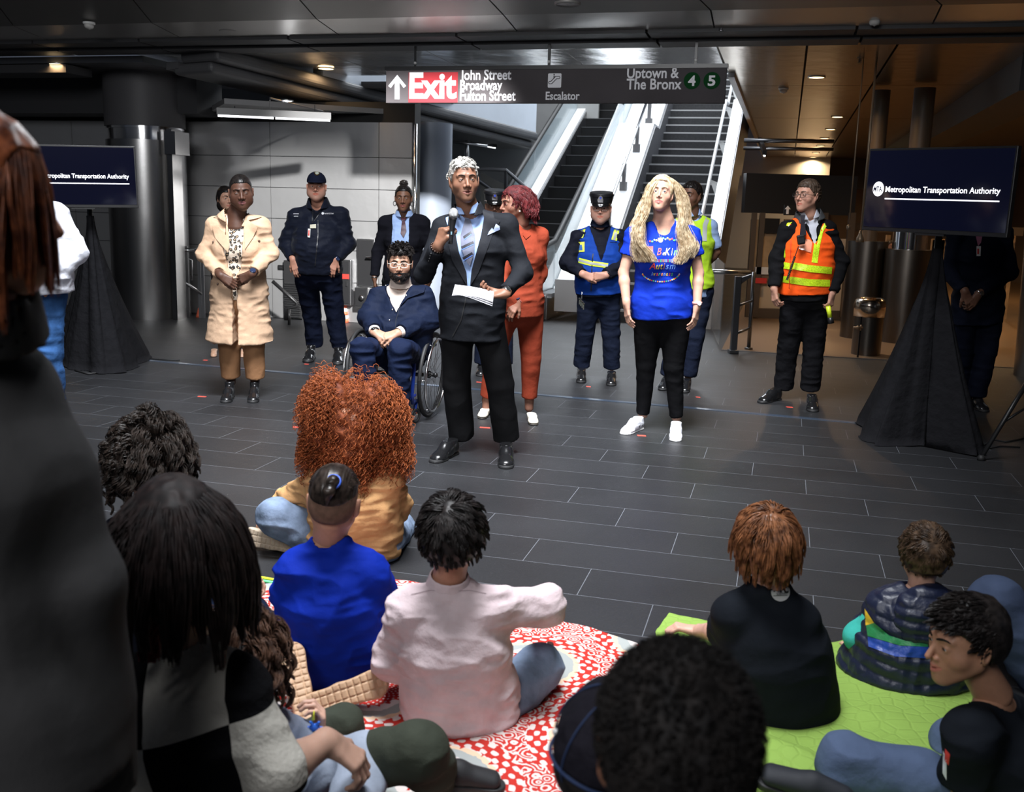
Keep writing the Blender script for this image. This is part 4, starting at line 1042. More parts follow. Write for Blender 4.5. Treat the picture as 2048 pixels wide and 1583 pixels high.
m = MB(); m.ubox(ua, ub, 11.60, 11.665, .02, .75); m.obj('backing', mat('void_black', (.008, .008, .009), .8), t)
m = MB()
for k in range(16): m.ubox(ua+.01, ub-.01, 11.585, 11.60, .03+k*.028, .044+k*.028)
m.obj('slats', STEEL, t)
t = thing('low_door', 'dark narrow door left of the trench coat woman', 'door', wallpt(350, 632)); ua = to_uv(wallpt(343, 560))[0]; ub = to_uv(wallpt(368, 560))[0]
m = MB(); m.ubox(ua, ub, 11.6, 11.665, 0, .95); m.obj('panel', mat('box_dark', (.03, .03, .032), .35), t); m = MB(); m.ubox(ub-.06, ub-.03, 11.58, 11.6, .5, .56); m.obj('latch', STEEL, t)
t = thing('handrail', 'steel handrail and post going down beside the left column', 'railing', gz(378, 635)); Y0 = gz(378, 635)[1]
m = MB(); m.tube([at(338, 500, Y0), at(398, 500, Y0)], .026, 10); m.obj('top_rail', CHROME, t, smooth=True)
m = MB(); m.tube([at(341, 545, Y0), at(404, 588, Y0)], .02, 8); m.tube([at(352, 508, Y0), at(384, 520, Y0), at(384, 560, Y0)], .008, 6); m.obj('lower_rail', STEEL, t, smooth=True)
for x in (380, 406, 413): m = MB(); p = gz(x, 634); m.box((p[0], Y0, .45), (.018, .01, .45)); m.obj('post', STEEL, t)
t = thing('handrail', 'dark sloping handrail between the trench coat woman and the capped man', 'railing', gz(575, 640)); Y0 = 12.2
m = MB(); m.tube([at(545, 562, Y0), at(594, 606, Y0), at(594, 612, Y0), at(572, 616, Y0), at(572, 640, Y0)], .022, 10); m.obj('rail', BLACKP, t, smooth=True)
m = MB(); q = at(578, 618, Y0); m.tube([q, q*np.array([1, 1, 0])], .018, 8); m.obj('post', BLACKP, t, smooth=True)
t = thing('traffic_cone', 'orange and white striped barrier post behind the capped man', 'barrier', gz(689, 644)); c = gz(689, 644)
for k in range(6): m = MB(); m.lathe((c[0], c[1], 0), [(.055-.005*k, .045*k+.0), (.050-.005*k, .045*(k+1))], 20); m.obj('stripe', mat('barrier_orange', (.85, .16, .07), .5) if k % 2 == 0 else WHITEP, t, smooth=True)
c = gz(398, 634); m = MB(); m.lathe(c, [(.04, 0), (.03, .03), (.008, .12)], 16); tag(m.obj('traffic_cone', mat('barrier_orange', (.85, .16, .07), .5), base=c, smooth=True), 'tiny orange cone on the floor by the left handrail', 'cone')

# passage behind the speaker: railings
t = thing('passage_railing', 'dark mesh railing in the passage behind the speaker', 'railing', at(990, 420, 16)); m = MB(); Yp = 16.0
m.tube([at(905, 335, Yp), at(1012, 340, Yp), at(1048, 372, Yp)], .03, 8); m.tube([at(1012, 340, Yp), at(1012, 420, Yp)], .03, 8); m.tube([at(935, 345, Yp), at(992, 385, Yp)], .03, 8); m.obj('rail', DSTEEL, t)
m = MB(); a = at(962, 345, Yp); b = at(1046, 420, Yp); m.hexa([(a[0], Yp, b[2]), (b[0], Yp, b[2]), (b[0], Yp+.02, b[2]), (a[0], Yp+.02, b[2]), (a[0], Yp, a[2]), (b[0], Yp, a[2]-.3), (b[0], Yp+.02, a[2]-.3), (a[0], Yp+.02, a[2])]); m.obj('mesh_panel', mat('mesh_grey', (.10, .10, .095), .6, .3), t)
t = thing('passage_pipe', 'pair of steel conduits over the passage', 'pipe', at(940, 285, 15.5)); m = MB(); m.tube([at(903, 283, 15.5), at(975, 292, 15.5)], .02, 8); m.tube([at(934, 280, 15.6), at(934, 330, 15.6)], .035, 8); m.obj('conduit', STEEL, t, smooth=True)

# ---- concourse on the right
GOLD = mat('lit_partition', (.42, .29, .16), .45, var=(5, .25)); FROST = mat('frosted_glass_panel', (.62, .50, .36), .3)
t = thing('ticket_booth', 'wood and glass booth front behind the man in the orange vest', 'booth', gz(1600, 640)); Yb = 14.6
def bq(nm, x0, y0, x1, y1, Y, d, mt, parent=t):
    a = at(x0, y1, Y); b = at(x1, y0, Y); m = MB(); m.hexa([(a[0], Y, a[2]), (b[0], Y, a[2]), (b[0], Y+d, a[2]), (a[0], Y+d, a[2]), (a[0], Y, b[2]), (b[0], Y, b[2]), (b[0], Y+d, b[2]), (a[0], Y+d, b[2])]); return m.obj(nm, mt, parent)
bq('upper_panel', 1488, 352, 1716, 425, Yb, .2, mat('box_dark', (.03, .03, .032), .35)); bq('wood_panel', 1496, 440, 1560, 560, Yb, .1, GOLD); bq('dark_window', 1518, 437, 1560, 466, Yb-.06, .05, mat('void_black', (.008, .008, .009), .8))
for x in (1500, 1516, 1640, 1694): bq('post', x, 425, x+5, 634, Yb-.1, .05, mat('brown_shaft', (.09, .065, .045), .5))
bq('counter_panel', 1502, 560, 1700, 625, Yb+.1, .1, FROST); bq('glass_door', 1648, 478, 1698, 622, Yb, .05, FROST); bq('rack', 1510, 535, 1560, 548, Yb-.1, .06, WHITEP)
bq('red_rack', 1510, 556, 1534, 566, Yb-.12, .08, RED); bq('side_panel', 1560, 440, 1640, 560, Yb+.12, .05, GOLD)
bq('base_board', 1500, 622, 1700, 636, Yb-.02, .1, mat('brown_shaft', (.09, .065, .045), .5))
t = thing('direction_sign', 'small black arrow sign over the concourse beside the orange vest man', 'sign', at(1583, 420, 14)); 
bq('panel', 1568, 410, 1598, 430, 14.0, .04, mat('void_black', (.008, .008, .009), .8), t)
c = at(1575, 420, 13.97); m = MB(); k = .0065
m.prism([c+np.array([x*k, 0, z*k]) for x, z in ((0, 9), (6, 2), (2.4, 2), (2.4, -8), (-2.4, -8), (-2.4, 2), (-6, 2))], (0, -.01, 0)); m.obj('arrow', mat('sign_white', (.8, .8, .84), .35), t)
t = thing('turnstile_screen', 'warm-lit partition panels between the steel drums and right edge', 'partition', gz(1950, 650)); 
for (x0, y0, x1, y1) in ((1762, 470, 1782, 600), (1843, 480, 1900, 700), (1862, 478, 1890, 512), (2012, 455, 2030, 640), (1992, 480, 2010, 640)): bq('partition_panel', x0, y0, x1, y1, 15.5, .06, GOLD, t)
bq('crossbar', 1700, 455, 2048, 462, 15.2, .1, mat('brown_shaft', (.09, .065, .045), .5), t)
for x, y in ((1720, 480), (1697, 455)):
    t = thing('pendant_pipe', 'thin pipe with a bell-shaped end hanging left of the right screen' if x == 1720 else 'shorter thin pipe hanging beside the bell-ended pipe', 'pipe', at(x, y, 10.5)); Yq = 10.5
    m = MB(); b0 = at(x+2, y-16, Yq); m.tube([np.array([b0[0], b0[1], 3.05]), b0], .012 if x == 1720 else .007, 8); m.obj('pipe', mat('brass_pipe', (.36, .26, .17), .4, .6), t, smooth=True)
    c = at(x, y, Yq); m = MB(); m.lathe(c, [(.04, -.02), (.038, .02), (.02, .06), (.012, .10)] if x == 1720 else [(.02, -.02), (.02, .02), (.008, .03)], 16); m.obj('bell', mat('brass_pipe', (.36, .26, .17), .4, .6), t, smooth=True)
# domed bin
c = gz(1741, 712)+np.array([0, .16, 0]); t = thing('domed_bin', 'domed steel bin with a black strap and brass clip', 'bin', c)
m = MB(); m.lathe((c[0], c[1], 0), [(.155, 0), (.155, .44)], 40); autosmooth(m.obj('body', DRUM, t))
m = MB(); m.lathe((c[0], c[1], 0), [(.165, .42), (.168, .55), (.155, .60), (.12, .625), (.01, .63)], 40); m.obj('domed_lid', mat('lid_steel', (.62, .52, .42), .16, 1.0), t, smooth=True)
a = gz(1717, 714); m = MB(); m.box((a[0]-.01, a[1], .22), (.008, .008, .22)); m.obj('strap', BLACKP, t)
m = MB(); p = at(1716, 655, a[1]-.02); m.tube([p-np.array([.05, 0, 0]), p+np.array([.05, 0, 0])], .012, 8); m.lathe(p, [(.02, -.02), (.02, .02)], 12, axis=(0, 1, 0)); m.tube([p+np.array([.03, 0, -.03]), p+np.array([.03, 0, .03])], .008, 8); m.obj('clip', mat('brass_pipe', (.36, .26, .17), .4, .6), t, smooth=True)

# ---- screens on draped stands
def screen(label, TL, TR, BR, BL, text_x, logo=None, full=True):
    """corners are world points of the panel front"""
    ctr = (TL+TR+BR+BL)/4; ex = nrm((TR-TL)+(BR-BL)); ey = nrm(np.array([0, 0, 1.0])-ex*ex[2]); nz = np.cross(ex, ey); w = np.linalg.norm(TR-TL+BR-BL)/2; h = np.linalg.norm(TL-BL+TR-BR)/2
    t = thing('display_screen', label, 'screen', ctr-ey*h/2); R = np.stack([ex, ey, nz], 1)
    m = MB(); m.box(ctr-nz*.022, (w/2, h/2, .02), R); bevel(m.obj('bezel', BLACKP, t), .004)
    scr = mat('screen_glass', (.002, .002, .006), .08, emit=((.010, .014, .05), .18), coat=.3)
    m = MB(); m.box(ctr+ey*.006, (w/2-.012, h/2-.02, .0015), R); s_ = m.obj('screen_panel', scr, t)
    lit = mat('screen_text', (1, 1, 1), .5, emit=((.92, .93, 1.0), 1.3))
    o0 = ctr+nz*.003
    flat_text('Metropolitan Transportation Authority', .05, o0+ex*(-w*.345)+ey*(-.018+.006), ex, ey, lit, s_, width=w*.775, bold=.016)
    m = MB(); m.prism([o0+ex*(-w*.345)+ey*-.058, o0+ex*(w*.43)+ey*-.058, o0+ex*(w*.43)+ey*-.050, o0+ex*(-w*.345)+ey*-.050], nz*.001); m.obj('underline', lit, s_)
    c = o0+ex*(-w*.40)+ey*.006; pts = []
    for k in range(40):
        a = 6.2832*k/40; pts.append(c+ex*.040*math.cos(a)+ey*.046*math.sin(a))
    m = MB(); m.prism(pts, nz*.001); lg = m.obj('round_logo', lit, s_)
    flat_text('MTA', .046, c-ex*.033-ey*.016+nz*.002, ex, ey, mat('screen_dark', (.003, .003, .02), .4), lg, width=.062, bold=.02, name='logo_letters')
    m = MB(); m.box(ctr-ey*(h/2+.006)-nz*.01, (w*.1, .006, .012), R); m.obj('sensor_bar', BLACKP, t)
    return t, ctr, ex, ey, nz, w, h
SR = screen('large dark screen with white lettering on the right draped stand', at(1737, 297, 6.62), at(2040, 291, 5.82), at(2010, 475, 5.82), at(1725, 460, 6.62), 0)
SL = screen('dark screen with white lettering on the left draped stand, partly behind the auburn hair', at(45, 290, 8.15), at(272, 290, 8.4), at(275, 418, 8.4), at(45, 412, 8.15), 0)
DRAPE = cloth('black_drape', (.012, .012, .014), .9, .5, fs=14)
def drape(label, top, outline, cy, ztop, seedr, poleh):
    """top: apex world point; outline: list of floor points round the hem"""
    t = thing('draped_stand', label, 'stand', (top[0], top[1], 0))
    n = 120; hem = []; O_ = [np.array(p) for p in outline]; O_.append(O_[0])
    seg = [np.linalg.norm(O_[i+1]-O_[i]) for i in range(len(O_)-1)]; tot = sum(seg)
    for k in range(n):
        s = tot*k/n; i = 0
        while s > seg[i]: s -= seg[i]; i += 1
        hem.append(lerp(O_[i], O_[i+1], s/seg[i]))
    hem = np.array(hem); 
    for _ in range(3): hem = (np.roll(hem, 1, 0)+hem*2+np.roll(hem, -1, 0))/4
    V = []; F = []; rows = 40; rs = np.random.RandomState(seedr); ph = rs.rand(8)*6.28
    for r in range(rows+1):
        q = r/rows; e = q**1.35
        for k in range(n):
            a = 6.2832*k/n; fold = .030*math.sin(9*a+ph[0]+.8*math.sin(2*a+ph[1]))+.022*math.sin(16*a+ph[2])+.010*math.sin(31*a+ph[3])
            p0 = np.array([top[0]+.035*math.cos(a+3.14), top[1]+.035*math.sin(a+3.14), 0]); 
            h = hem[k]; c0 = np.array([top[0], top[1], 0]); d = h-c0; L_ = np.linalg.norm(d[:2])+1e-6; dn = d/L_
            p = c0+dn*(.03+(L_-.03)*e)+dn*fold*min(1, q*3+.1)*(.5+.9*q); z = ztop*(1-q)
            if q > .97: z = .006+.004*math.sin(13*a)
            V.append((p[0], p[1], max(z, .004)))
    for r in range(rows):
        for k in range(n): F.append((r*n+k, (r+1)*n+k, (r+1)*n+(k+1) % n, r*n+(k+1) % n))
    mk('drape', V, np.array(F), DRAPE, t)
    m = MB(); m.tube([(top[0], top[1], .02), (top[0], top[1], poleh)], .022, 12); m.obj('pole', BLACKP, t, smooth=True)
    m = MB(); m.box((top[0], top[1]-.02, poleh-.02), (.07, .015, .10)); m.obj('mount_plate', BLACKP, t)
    return t
pl = at(180, 430, 8.5); drape('black cloth draped over the left screen stand', pl, [gz(105, 720), gz(140, 740), gz(240, 750), gz(262, 738), gz(303, 718), gz(265, 690), gz(190, 680), gz(120, 690)], 0, 1.32, 3, 1.62)
pr = at(1877, 480, 6.5); drape('black cloth draped over the right screen stand', pr, [gz(1720, 848), gz(1735, 892), gz(1850, 893), gz(1930, 910), gz(1962, 915), gz(1945, 850), gz(1890, 820), gz(1790, 820)], 0, 1.30, 5, 1.60)
m = MB(); p = gz(150, 742); m.tube([gz(150, 742)+np.array([0, 0, .01]), gz(178, 750)+np.array([0, 0, .012]), gz(215, 744)+np.array([0, 0, .01])], .008, 6); m.tube([gz(296, 718)+np.array([0, 0, .006]), gz(330, 720)+np.array([0, 0, .006]), gz(360, 721)+np.array([0, 0, .006])], .006, 6); tag(m.obj('power_cable', RUBBER, smooth=True), 'black cable trailing from the left draped stand', 'cable')
m = MB(); m.tube([gz(1960, 895)+np.array([0, 0, .007]), gz(1985, 880)+np.array([0, 0, .007]), gz(2010, 885)+np.array([0, 0, .007]), gz(2048, 878)+np.array([0, 0, .007])], .006, 6); m.tube([gz(1940, 905)+np.array([0, 0, .007]), gz(2000, 893)+np.array([0, 0, .007]), gz(2040, 896)+np.array([0, 0, .007])], .006, 6); tag(m.obj('power_cable', RUBBER, smooth=True), 'black cables on the floor by the right tripod', 'cable')
# tripod at the right edge
a = gz(1962, 920); top = at(2072, 735, a[1]+.1); t = thing('tripod_stand', 'black tripod stand at the right edge with one leg on the floor', 'tripod', a)
m = MB(); m.tube([a+np.array([0, 0, .02]), top], [.014, .016], 10); lg = m.obj('leg', BLACKP, t, smooth=True); m = MB(); m.lathe(a, [(.024, 0), (.024, .02), (.015, .035)], 14); m.obj('rubber_foot', RUBBER, lg, smooth=True)
b_ = top+np.array([.75, .5, -top[2]]); m = MB(); m.tube([top, b_], .015, 8); m.obj('leg', BLACKP, t, smooth=True); b_ = top+np.array([.3, -.7, -top[2]]); m = MB(); m.tube([top, b_], .015, 8); m.obj('leg', BLACKP, t, smooth=True)
m = MB(); m.tube([lerp(a, top, .42), np.array([top[0], top[1], .35])], .009, 8); m.obj('brace', BLACKP, t, smooth=True); m = MB(); m.tube([np.array([top[0], top[1], .12]), top+np.array([0, 0, 1.2])], .018, 10); m.obj('pole', BLACKP, t, smooth=True)
# ---- things on the floor
REDT = mat('red_tape', (.80, .10, .07), .5)
for x, y, w, l in ((404, 793, 17, 'beside the trench coat woman'), (411, 720, 9, 'behind the trench coat woman'), (613, 728, 9, 'in front of the capped man'), (970, 855, 21, 'beside the speaker, left of his right shoe'), (958, 764, 10, 'behind the speaker'), (1177, 773, 9, 'in front of the man in the blue vest'), (1396, 794, 8, 'right of the blonde woman, farther back'), (1283, 871, 17, 'between the white sneakers'), (1579, 814, 12, 'between the orange vest man feet'), (592, 854, 13, 'left of the big red curls'), (808, 873, 8, 'right of the big red curls')):
    p = gz(x, y); d = at(x+w/2, y, p[1])[0]-at(x-w/2, y, p[1])[0]; m = MB(); m.hexa([(p[0]-d/2, p[1]-.012, .0005), (p[0]+d/2, p[1]-.022, .0005), (p[0]+d/2, p[1]+.012, .0005), (p[0]-d/2, p[1]+.022, .0005), (p[0]-d/2, p[1]-.012, .002), (p[0]+d/2, p[1]-.022, .002), (p[0]+d/2, p[1]+.012, .002), (p[0]-d/2, p[1]+.022, .002)])
    tag(m.obj('floor_tape_mark', REDT, base=p), 'short red tape mark on the floor '+l, 'tape mark', 'red tape marks')
p0, p1 = gz(290, 720), gz(1725, 846); s = np.cross(nrm(p1-p0), [0, 0, 1.0])*.030
m = MB(); up = np.array([0, 0, .004]); N_ = 14
for i in range(N_):
    a = lerp(p0, p1, i/N_)+s*(.2*math.sin(i)); b = lerp(p0, p1, (i+1)/N_)+s*(.2*math.sin(i+1)); m.hexa([a-s+up*.1, b-s+up*.1, b+s+up*.1, a+s+up*.1, a-s+up, b-s+up, b+s+up, a+s+up])
tag(m.obj('cable_tape', mat('blue_grey_tape', (.045, .065, .10), .3, coat=.3)), 'long blue-grey tape strip across the floor behind the speaker', 'tape')
for (y0, y1, c, n_) in ((1143, 1160, (.75, .85, .05), 'yellow'), (1149, 1166, (.20, .90, .35), 'green')):
    m = MB(); m.tube([gz(455, y0, .01), gz(556, y1, .01)], .006, 8); tag(m.obj('glow_stick', mat('stick_'+n_, c, .4)), 'thin %s rod on the floor left of the blue shirt child' % n_, 'rod')
# ------------------------------------------------------------------ clothing helpers
def frontframe(J): 
    P = lerp(J['hl'], J['hr'], .5); S = lerp(J['sl'], J['sr'], .5); ux = nrm(np.array(J['sr'])-np.array(J['sl'])); ax = nrm(S-P); fw = nrm(np.cross(ux, ax))
    if J.get('back'): fw = -fw
    return P, S, ux, ax, fw
def vcut(s, J, h0, slope, k=.004, x0=0.0, full=False):
    """cut an open V in the front: from the point h0 (fraction pelvis-shoulder) upwards; slope = half width per metre"""
    P, S, ux, ax, fw = frontframe(J); T = np.linalg.norm(S-P); H0 = h0*T
    def fn(X, Y, Z):
        px_, py_, pz_ = X-P[0], Y-P[1], Z-P[2]
        h = px_*ax[0]+py_*ax[1]+pz_*ax[2]; x = px_*ux[0]+py_*ux[1]+pz_*ux[2]-x0; f = px_*fw[0]+py_*fw[1]+pz_*fw[2]
        w = (h-H0)*slope if not full else slope
        return -np.maximum(-f+.0, np.abs(x)-w)
    s.inter(fn, k)
def top_sdf(J, lat, dep, grow, arms=(.055, .048, .040), hem=None, sleeve=1.0, neck_r=.062, waist=.9, belly=0.0, flare=.01, sh=.055, bust=0, chest=1.0, hip=1.0, armk=.03):
    arms = (arms[0]*.86, arms[1]*.88, arms[2]*.92); sh = sh*.86
    s = Sdf(); I = torso_sdf(s, J, lat, dep, grow=grow, waist=waist, belly=belly, sh=sh, bust=bust, chest=chest, hip=hip)
    P, ax, ux = I['P'], I['ax'], I['ux']
    if hem is not None:                    # hem: distance below the hips along the body axis
        s.cone(P+ax*.04, P-ax*(hem+.06), (lat*hip+grow, dep*hip+grow), (lat*hip+grow+flare, dep*hip+grow+flare), k=.06, u=nrm(np.array(J['hr'])-np.array(J['hl'])))
    for e in 'lr':
        if 'w'+e in J:
            a, b, c = np.array(J['s'+e]), np.array(J['e'+e]), np.array(J['w'+e])
            if sleeve > .5:
                s.cone(a, b, arms[0], arms[1], k=.04); s.cone(b, lerp(b, c, (sleeve-.5)*2), arms[1], arms[2], k=armk, flat=2)
            else: s.cone(a, lerp(a, b, sleeve*2), arms[0], arms[1], k=.04, flat=2)
    if hem is not None: 
        q = P-ax*hem; hz = J.get('hemz')
        # only the trunk is cut: arms stay
        tr = [o for o in s.ops]; lo = float(q[2]) 
        def fn(X, Y, Z):
            d = (X-q[0])*-ax[0]+(Y-q[1])*-ax[1]+(Z-q[2])*-ax[2]
            # do not cut near the arms
            for e in 'lr':
                if 'w'+e in J:
                    a, b = np.array(J['e'+e]), np.array(J['w'+e]); ba = b-a; t = np.clip(((X-a[0])*ba[0]+(Y-a[1])*ba[1]+(Z-a[2])*ba[2])/float(ba@ba), 0, 1)
                    r = np.sqrt((X-a[0]-t*ba[0])**2+(Y-a[1]-t*ba[1])**2+(Z-a[2]-t*ba[2])**2); d = np.where(r < arms[1]*1.1, np.minimum(d, -.01), d)
            return d
        s.inter(fn, .003)
    if neck_r:
        N = np.array(J['neck']); up = nrm(np.array(J['head'])-N) if 'head' in J else ax
        s.cone(N-up*.015, N+up*.20, neck_r, neck_r*1.15, k=.010, mode='d')
    s.info = I; return s
def trousers_sdf(J, lat, dep, r=(.098, .074, .062), hip=1.0, waist_h=.10, upto=.97, k=.035, flat=True, belly=0):
    s = Sdf(); P, S, ux, ax, fw = frontframe(J); uh = nrm(np.array(J['hr'])-np.array(J['hl']))
    s.cone(P+ax*waist_h, P, (lat*.96, dep), (lat*hip, dep*1.08), k=0, u=uh)
    for e in 'lr':
        if 'k'+e not in J: continue
        a, b, c = np.array(J['h'+e]), np.array(J['k'+e]), np.array(J['a'+e]); m_ = lerp(b, c, .45)
        s.cone(a, b, r[0], r[1], k=.045)
        s.cone(b, lerp(b, c, upto), r[1], r[2], k=.010 if k == .035 else k, flat=2 if flat else 0)
    return s
def hands_mesh(specs, J, arm_r=(.042, .030), res=.0036, foreup=.5):
    VV, FF = [], []
    for sp in specs:
        s = Sdf(); w = np.array(sp['w']); 
        if sp.get('arm'):
            e = sp['arm']; b = np.array(J['e'+e]); 
            st = lerp(b, w, sp.get('from', .45))
            if sp.get('full'):
                a = np.array(J['s'+e]); s.cone(lerp(a, b, .15), b, arm_r[0]*1.24, arm_r[0]*.94, k=0); s.cone(b, lerp(b, w, .30), arm_r[0]*.94, arm_r[0]*.98, k=.014); s.cone(lerp(b, w, .30), w, arm_r[0]*.98, arm_r[1]*.86, k=.014)
            else: s.cone(st, w, arm_r[0]*.92, arm_r[1]*.9, k=0)
        s.ops and None
        hand_sdf(s, w, sp['d'], sp['n'], sp.get('side', 1), sp.get('g', 1.0), sp.get('curl', (25, 30, 20)), sp.get('spread', 4), sp.get('thumb', (35, 20)))
        V, F = s.mesh(sp.get('res', res)); VV.append(V); FF.append(F)
    return VV, FF
def person(label, J, Rh, skin, fp=None, hands=(), bodykw=None, base=None, group=None, arm_r=(.042, .030), res=.003, hres=.0036, body=True, extra_shells=(), **kw):
    if not J.get('back'):
        for e in 'lr':
            if 'a'+e in J and 'k'+e in J and 'h'+e in J and not J.get('sit'):
                k = np.array(J['k'+e]); ny = .35*J['h'+e][1]+.65*J['a'+e][1]-.02; J['k'+e] = CAM+(k-CAM)*(ny/k[1])
                h_ = np.array(J['h'+e]); ny = h_[1]+.03; J['h'+e] = CAM+(h_-CAM)*(ny/h_[1])
    g = base if base is not None else np.array([J['head'][0], J['head'][1], 0])
    root = thing('person', label, 'person', g, group)
    VV, FF = hands_mesh(hands, J, arm_r, hres) if hands else ([], [])
    if body:
        V, F = body_shell(J, **(bodykw or {})); VV.append(V); FF.append(F)
    for V, F in extra_shells: VV.append(V); FF.append(F)
    b, s = build_head(root, J['head'], Rh, skin, J['neck'], p=fp, bodyV=VV, bodyF=FF, res=res, **kw)
    return root, b, s
def camhit(tree, x, y):
    d = nrm(_dv(x, y)); h = tree.ray_cast(Vector(CAM), Vector(d), 40); return (np.array(h[0]) if h[0] is not None else None), d
def pdecal(pts, F, tree, m, parent, name, off=.004, L=5, label=None):
    """flat drawing given in photo pixels, laid on the surface it falls on"""
    pts = np.array(pts, float); V, F2 = subdiv2d(np.c_[pts[:, :2], np.zeros(len(pts))], F, L)
    W = []; miss = []; 
    for i, p in enumerate(V):
        h, d = camhit(tree, p[0], p[1])
        if h is None: miss.append(i); W.append(None)
        else: W.append(h-d*off)
    good = [i for i in range(len(V)) if W[i] is not None]
    if not good: return None
    for i in miss:
        j = min(good, key=lambda q: (V[q][0]-V[i][0])**2+(V[q][1]-V[i][1])**2); W[i] = W[j]
    # remove downward-facing winding issue
    return mk(name, W, [tuple(reversed(f)) for f in F2], m, parent, smooth=True, label=label)
def ppoly(pts, tree, m, parent, name, off=.004, L=6, label=None): return pdecal(pts, [tuple(range(len(pts)))], tree, m, parent, name, off, L, label)
def pline(pts, w, tree, m, parent, name, off=.004, L=6, label=None):
    pts = [np.array(p, float) for p in pts]; A, B = [], []
    for i, p in enumerate(pts):
        t = nrm(pts[min(i+1, len(pts)-1)]-pts[max(i-1, 0)]); n = np.array([-t[1], t[0]]); ww = w[i] if hasattr(w, '__len__') else w
        A.append(p+n*ww/2); B.append(p-n*ww/2)
    n = len(pts); return pdecal(A+B, [(i, i+1, n+i+1, n+i) for i in range(n-1)], tree, m, parent, name, off, L, label)
def ptext(txt, x, y, h, width, tree, m, parent, name='lettering', off=.004, bold=.012, rot=0, shear=0, L=4):
    V, F = text_mesh(txt, 1.0, bold, 1.0, shear); x0, x1 = V[:, 0].min(), V[:, 0].max()
    P = np.stack([(V[:, 0]-x0)*width/(x1-x0), -V[:, 1]*h*1.4], 1); a = math.radians(rot); P = np.stack([P[:, 0]*math.cos(a)-P[:, 1]*math.sin(a), P[:, 0]*math.sin(a)+P[:, 1]*math.cos(a)], 1)+np.array([x, y])
    return pdecal(P, F, tree, m, parent, name, off, L)
def tree_of(s, res=.012):
    V, F = s.mesh(res); return BVHTree.FromPolygons([tuple(v) for v in V], [tuple(int(i) for i in f) for f in F])
def onsurf(tree, x, y, off=0.0):
    h, d = camhit(tree, x, y); return None if h is None else h-d*off
def button(tree, x, y, r, m, parent, name='button'):
    h = onsurf(tree, x, y, .002)
    if h is None: return
    mb = MB(); mb.lathe(h, [(r, .003), (r, -.001), (r*.6, -.003)], 12, axis=nrm(h-CAM)); return mb.obj(name, m, parent, smooth=True)
def collar(root, J, r, h, m, thick=.008, open_=.03, tilt=.02, name='collar', drop=.02, res=.004, spread=1.25, label=None, rear=0):
    N = np.array(J['neck']); P, S, ux, ax, fw = frontframe(J); up = nrm(np.array(J['head'])-N)
    s = Sdf(); a = N-up*drop; b = N+up*h-fw*tilt*.3
    s.cone(a, b, r*spread, r, k=0, flat=3); s.cone(a-up*.02, b+up*.02, r*spread-thick, r-thick, k=.002, mode='d')
    if open_: 
        def fn(X, Y, Z):
            f = (X-N[0])*fw[0]+(Y-N[1])*fw[1]+(Z-N[2])*fw[2]; x = (X-N[0])*ux[0]+(Y-N[1])*ux[1]+(Z-N[2])*ux[2]; z = (X-N[0])*up[0]+(Y-N[1])*up[1]+(Z-N[2])*up[2]
            return -np.maximum(-f, np.abs(x)-open_-(z+drop)*.5)
        s.inter(fn, .002)
    return part(name, s, res, m, root, label=label)
BLACKC = cloth('black_cloth', (.010, .010, .012)); NAVYC = cloth('navy_cloth', (.010, .014, .030)); SHOEB = mat('black_leather', (.010, .010, .011), .22, coat=.4, bump=(60, .15, .002))
GOLDM = mat('gold_metal', (.75, .52, .22), .25, 1.0); SILV = mat('silver_metal', (.75, .75, .76), .2, 1.0)
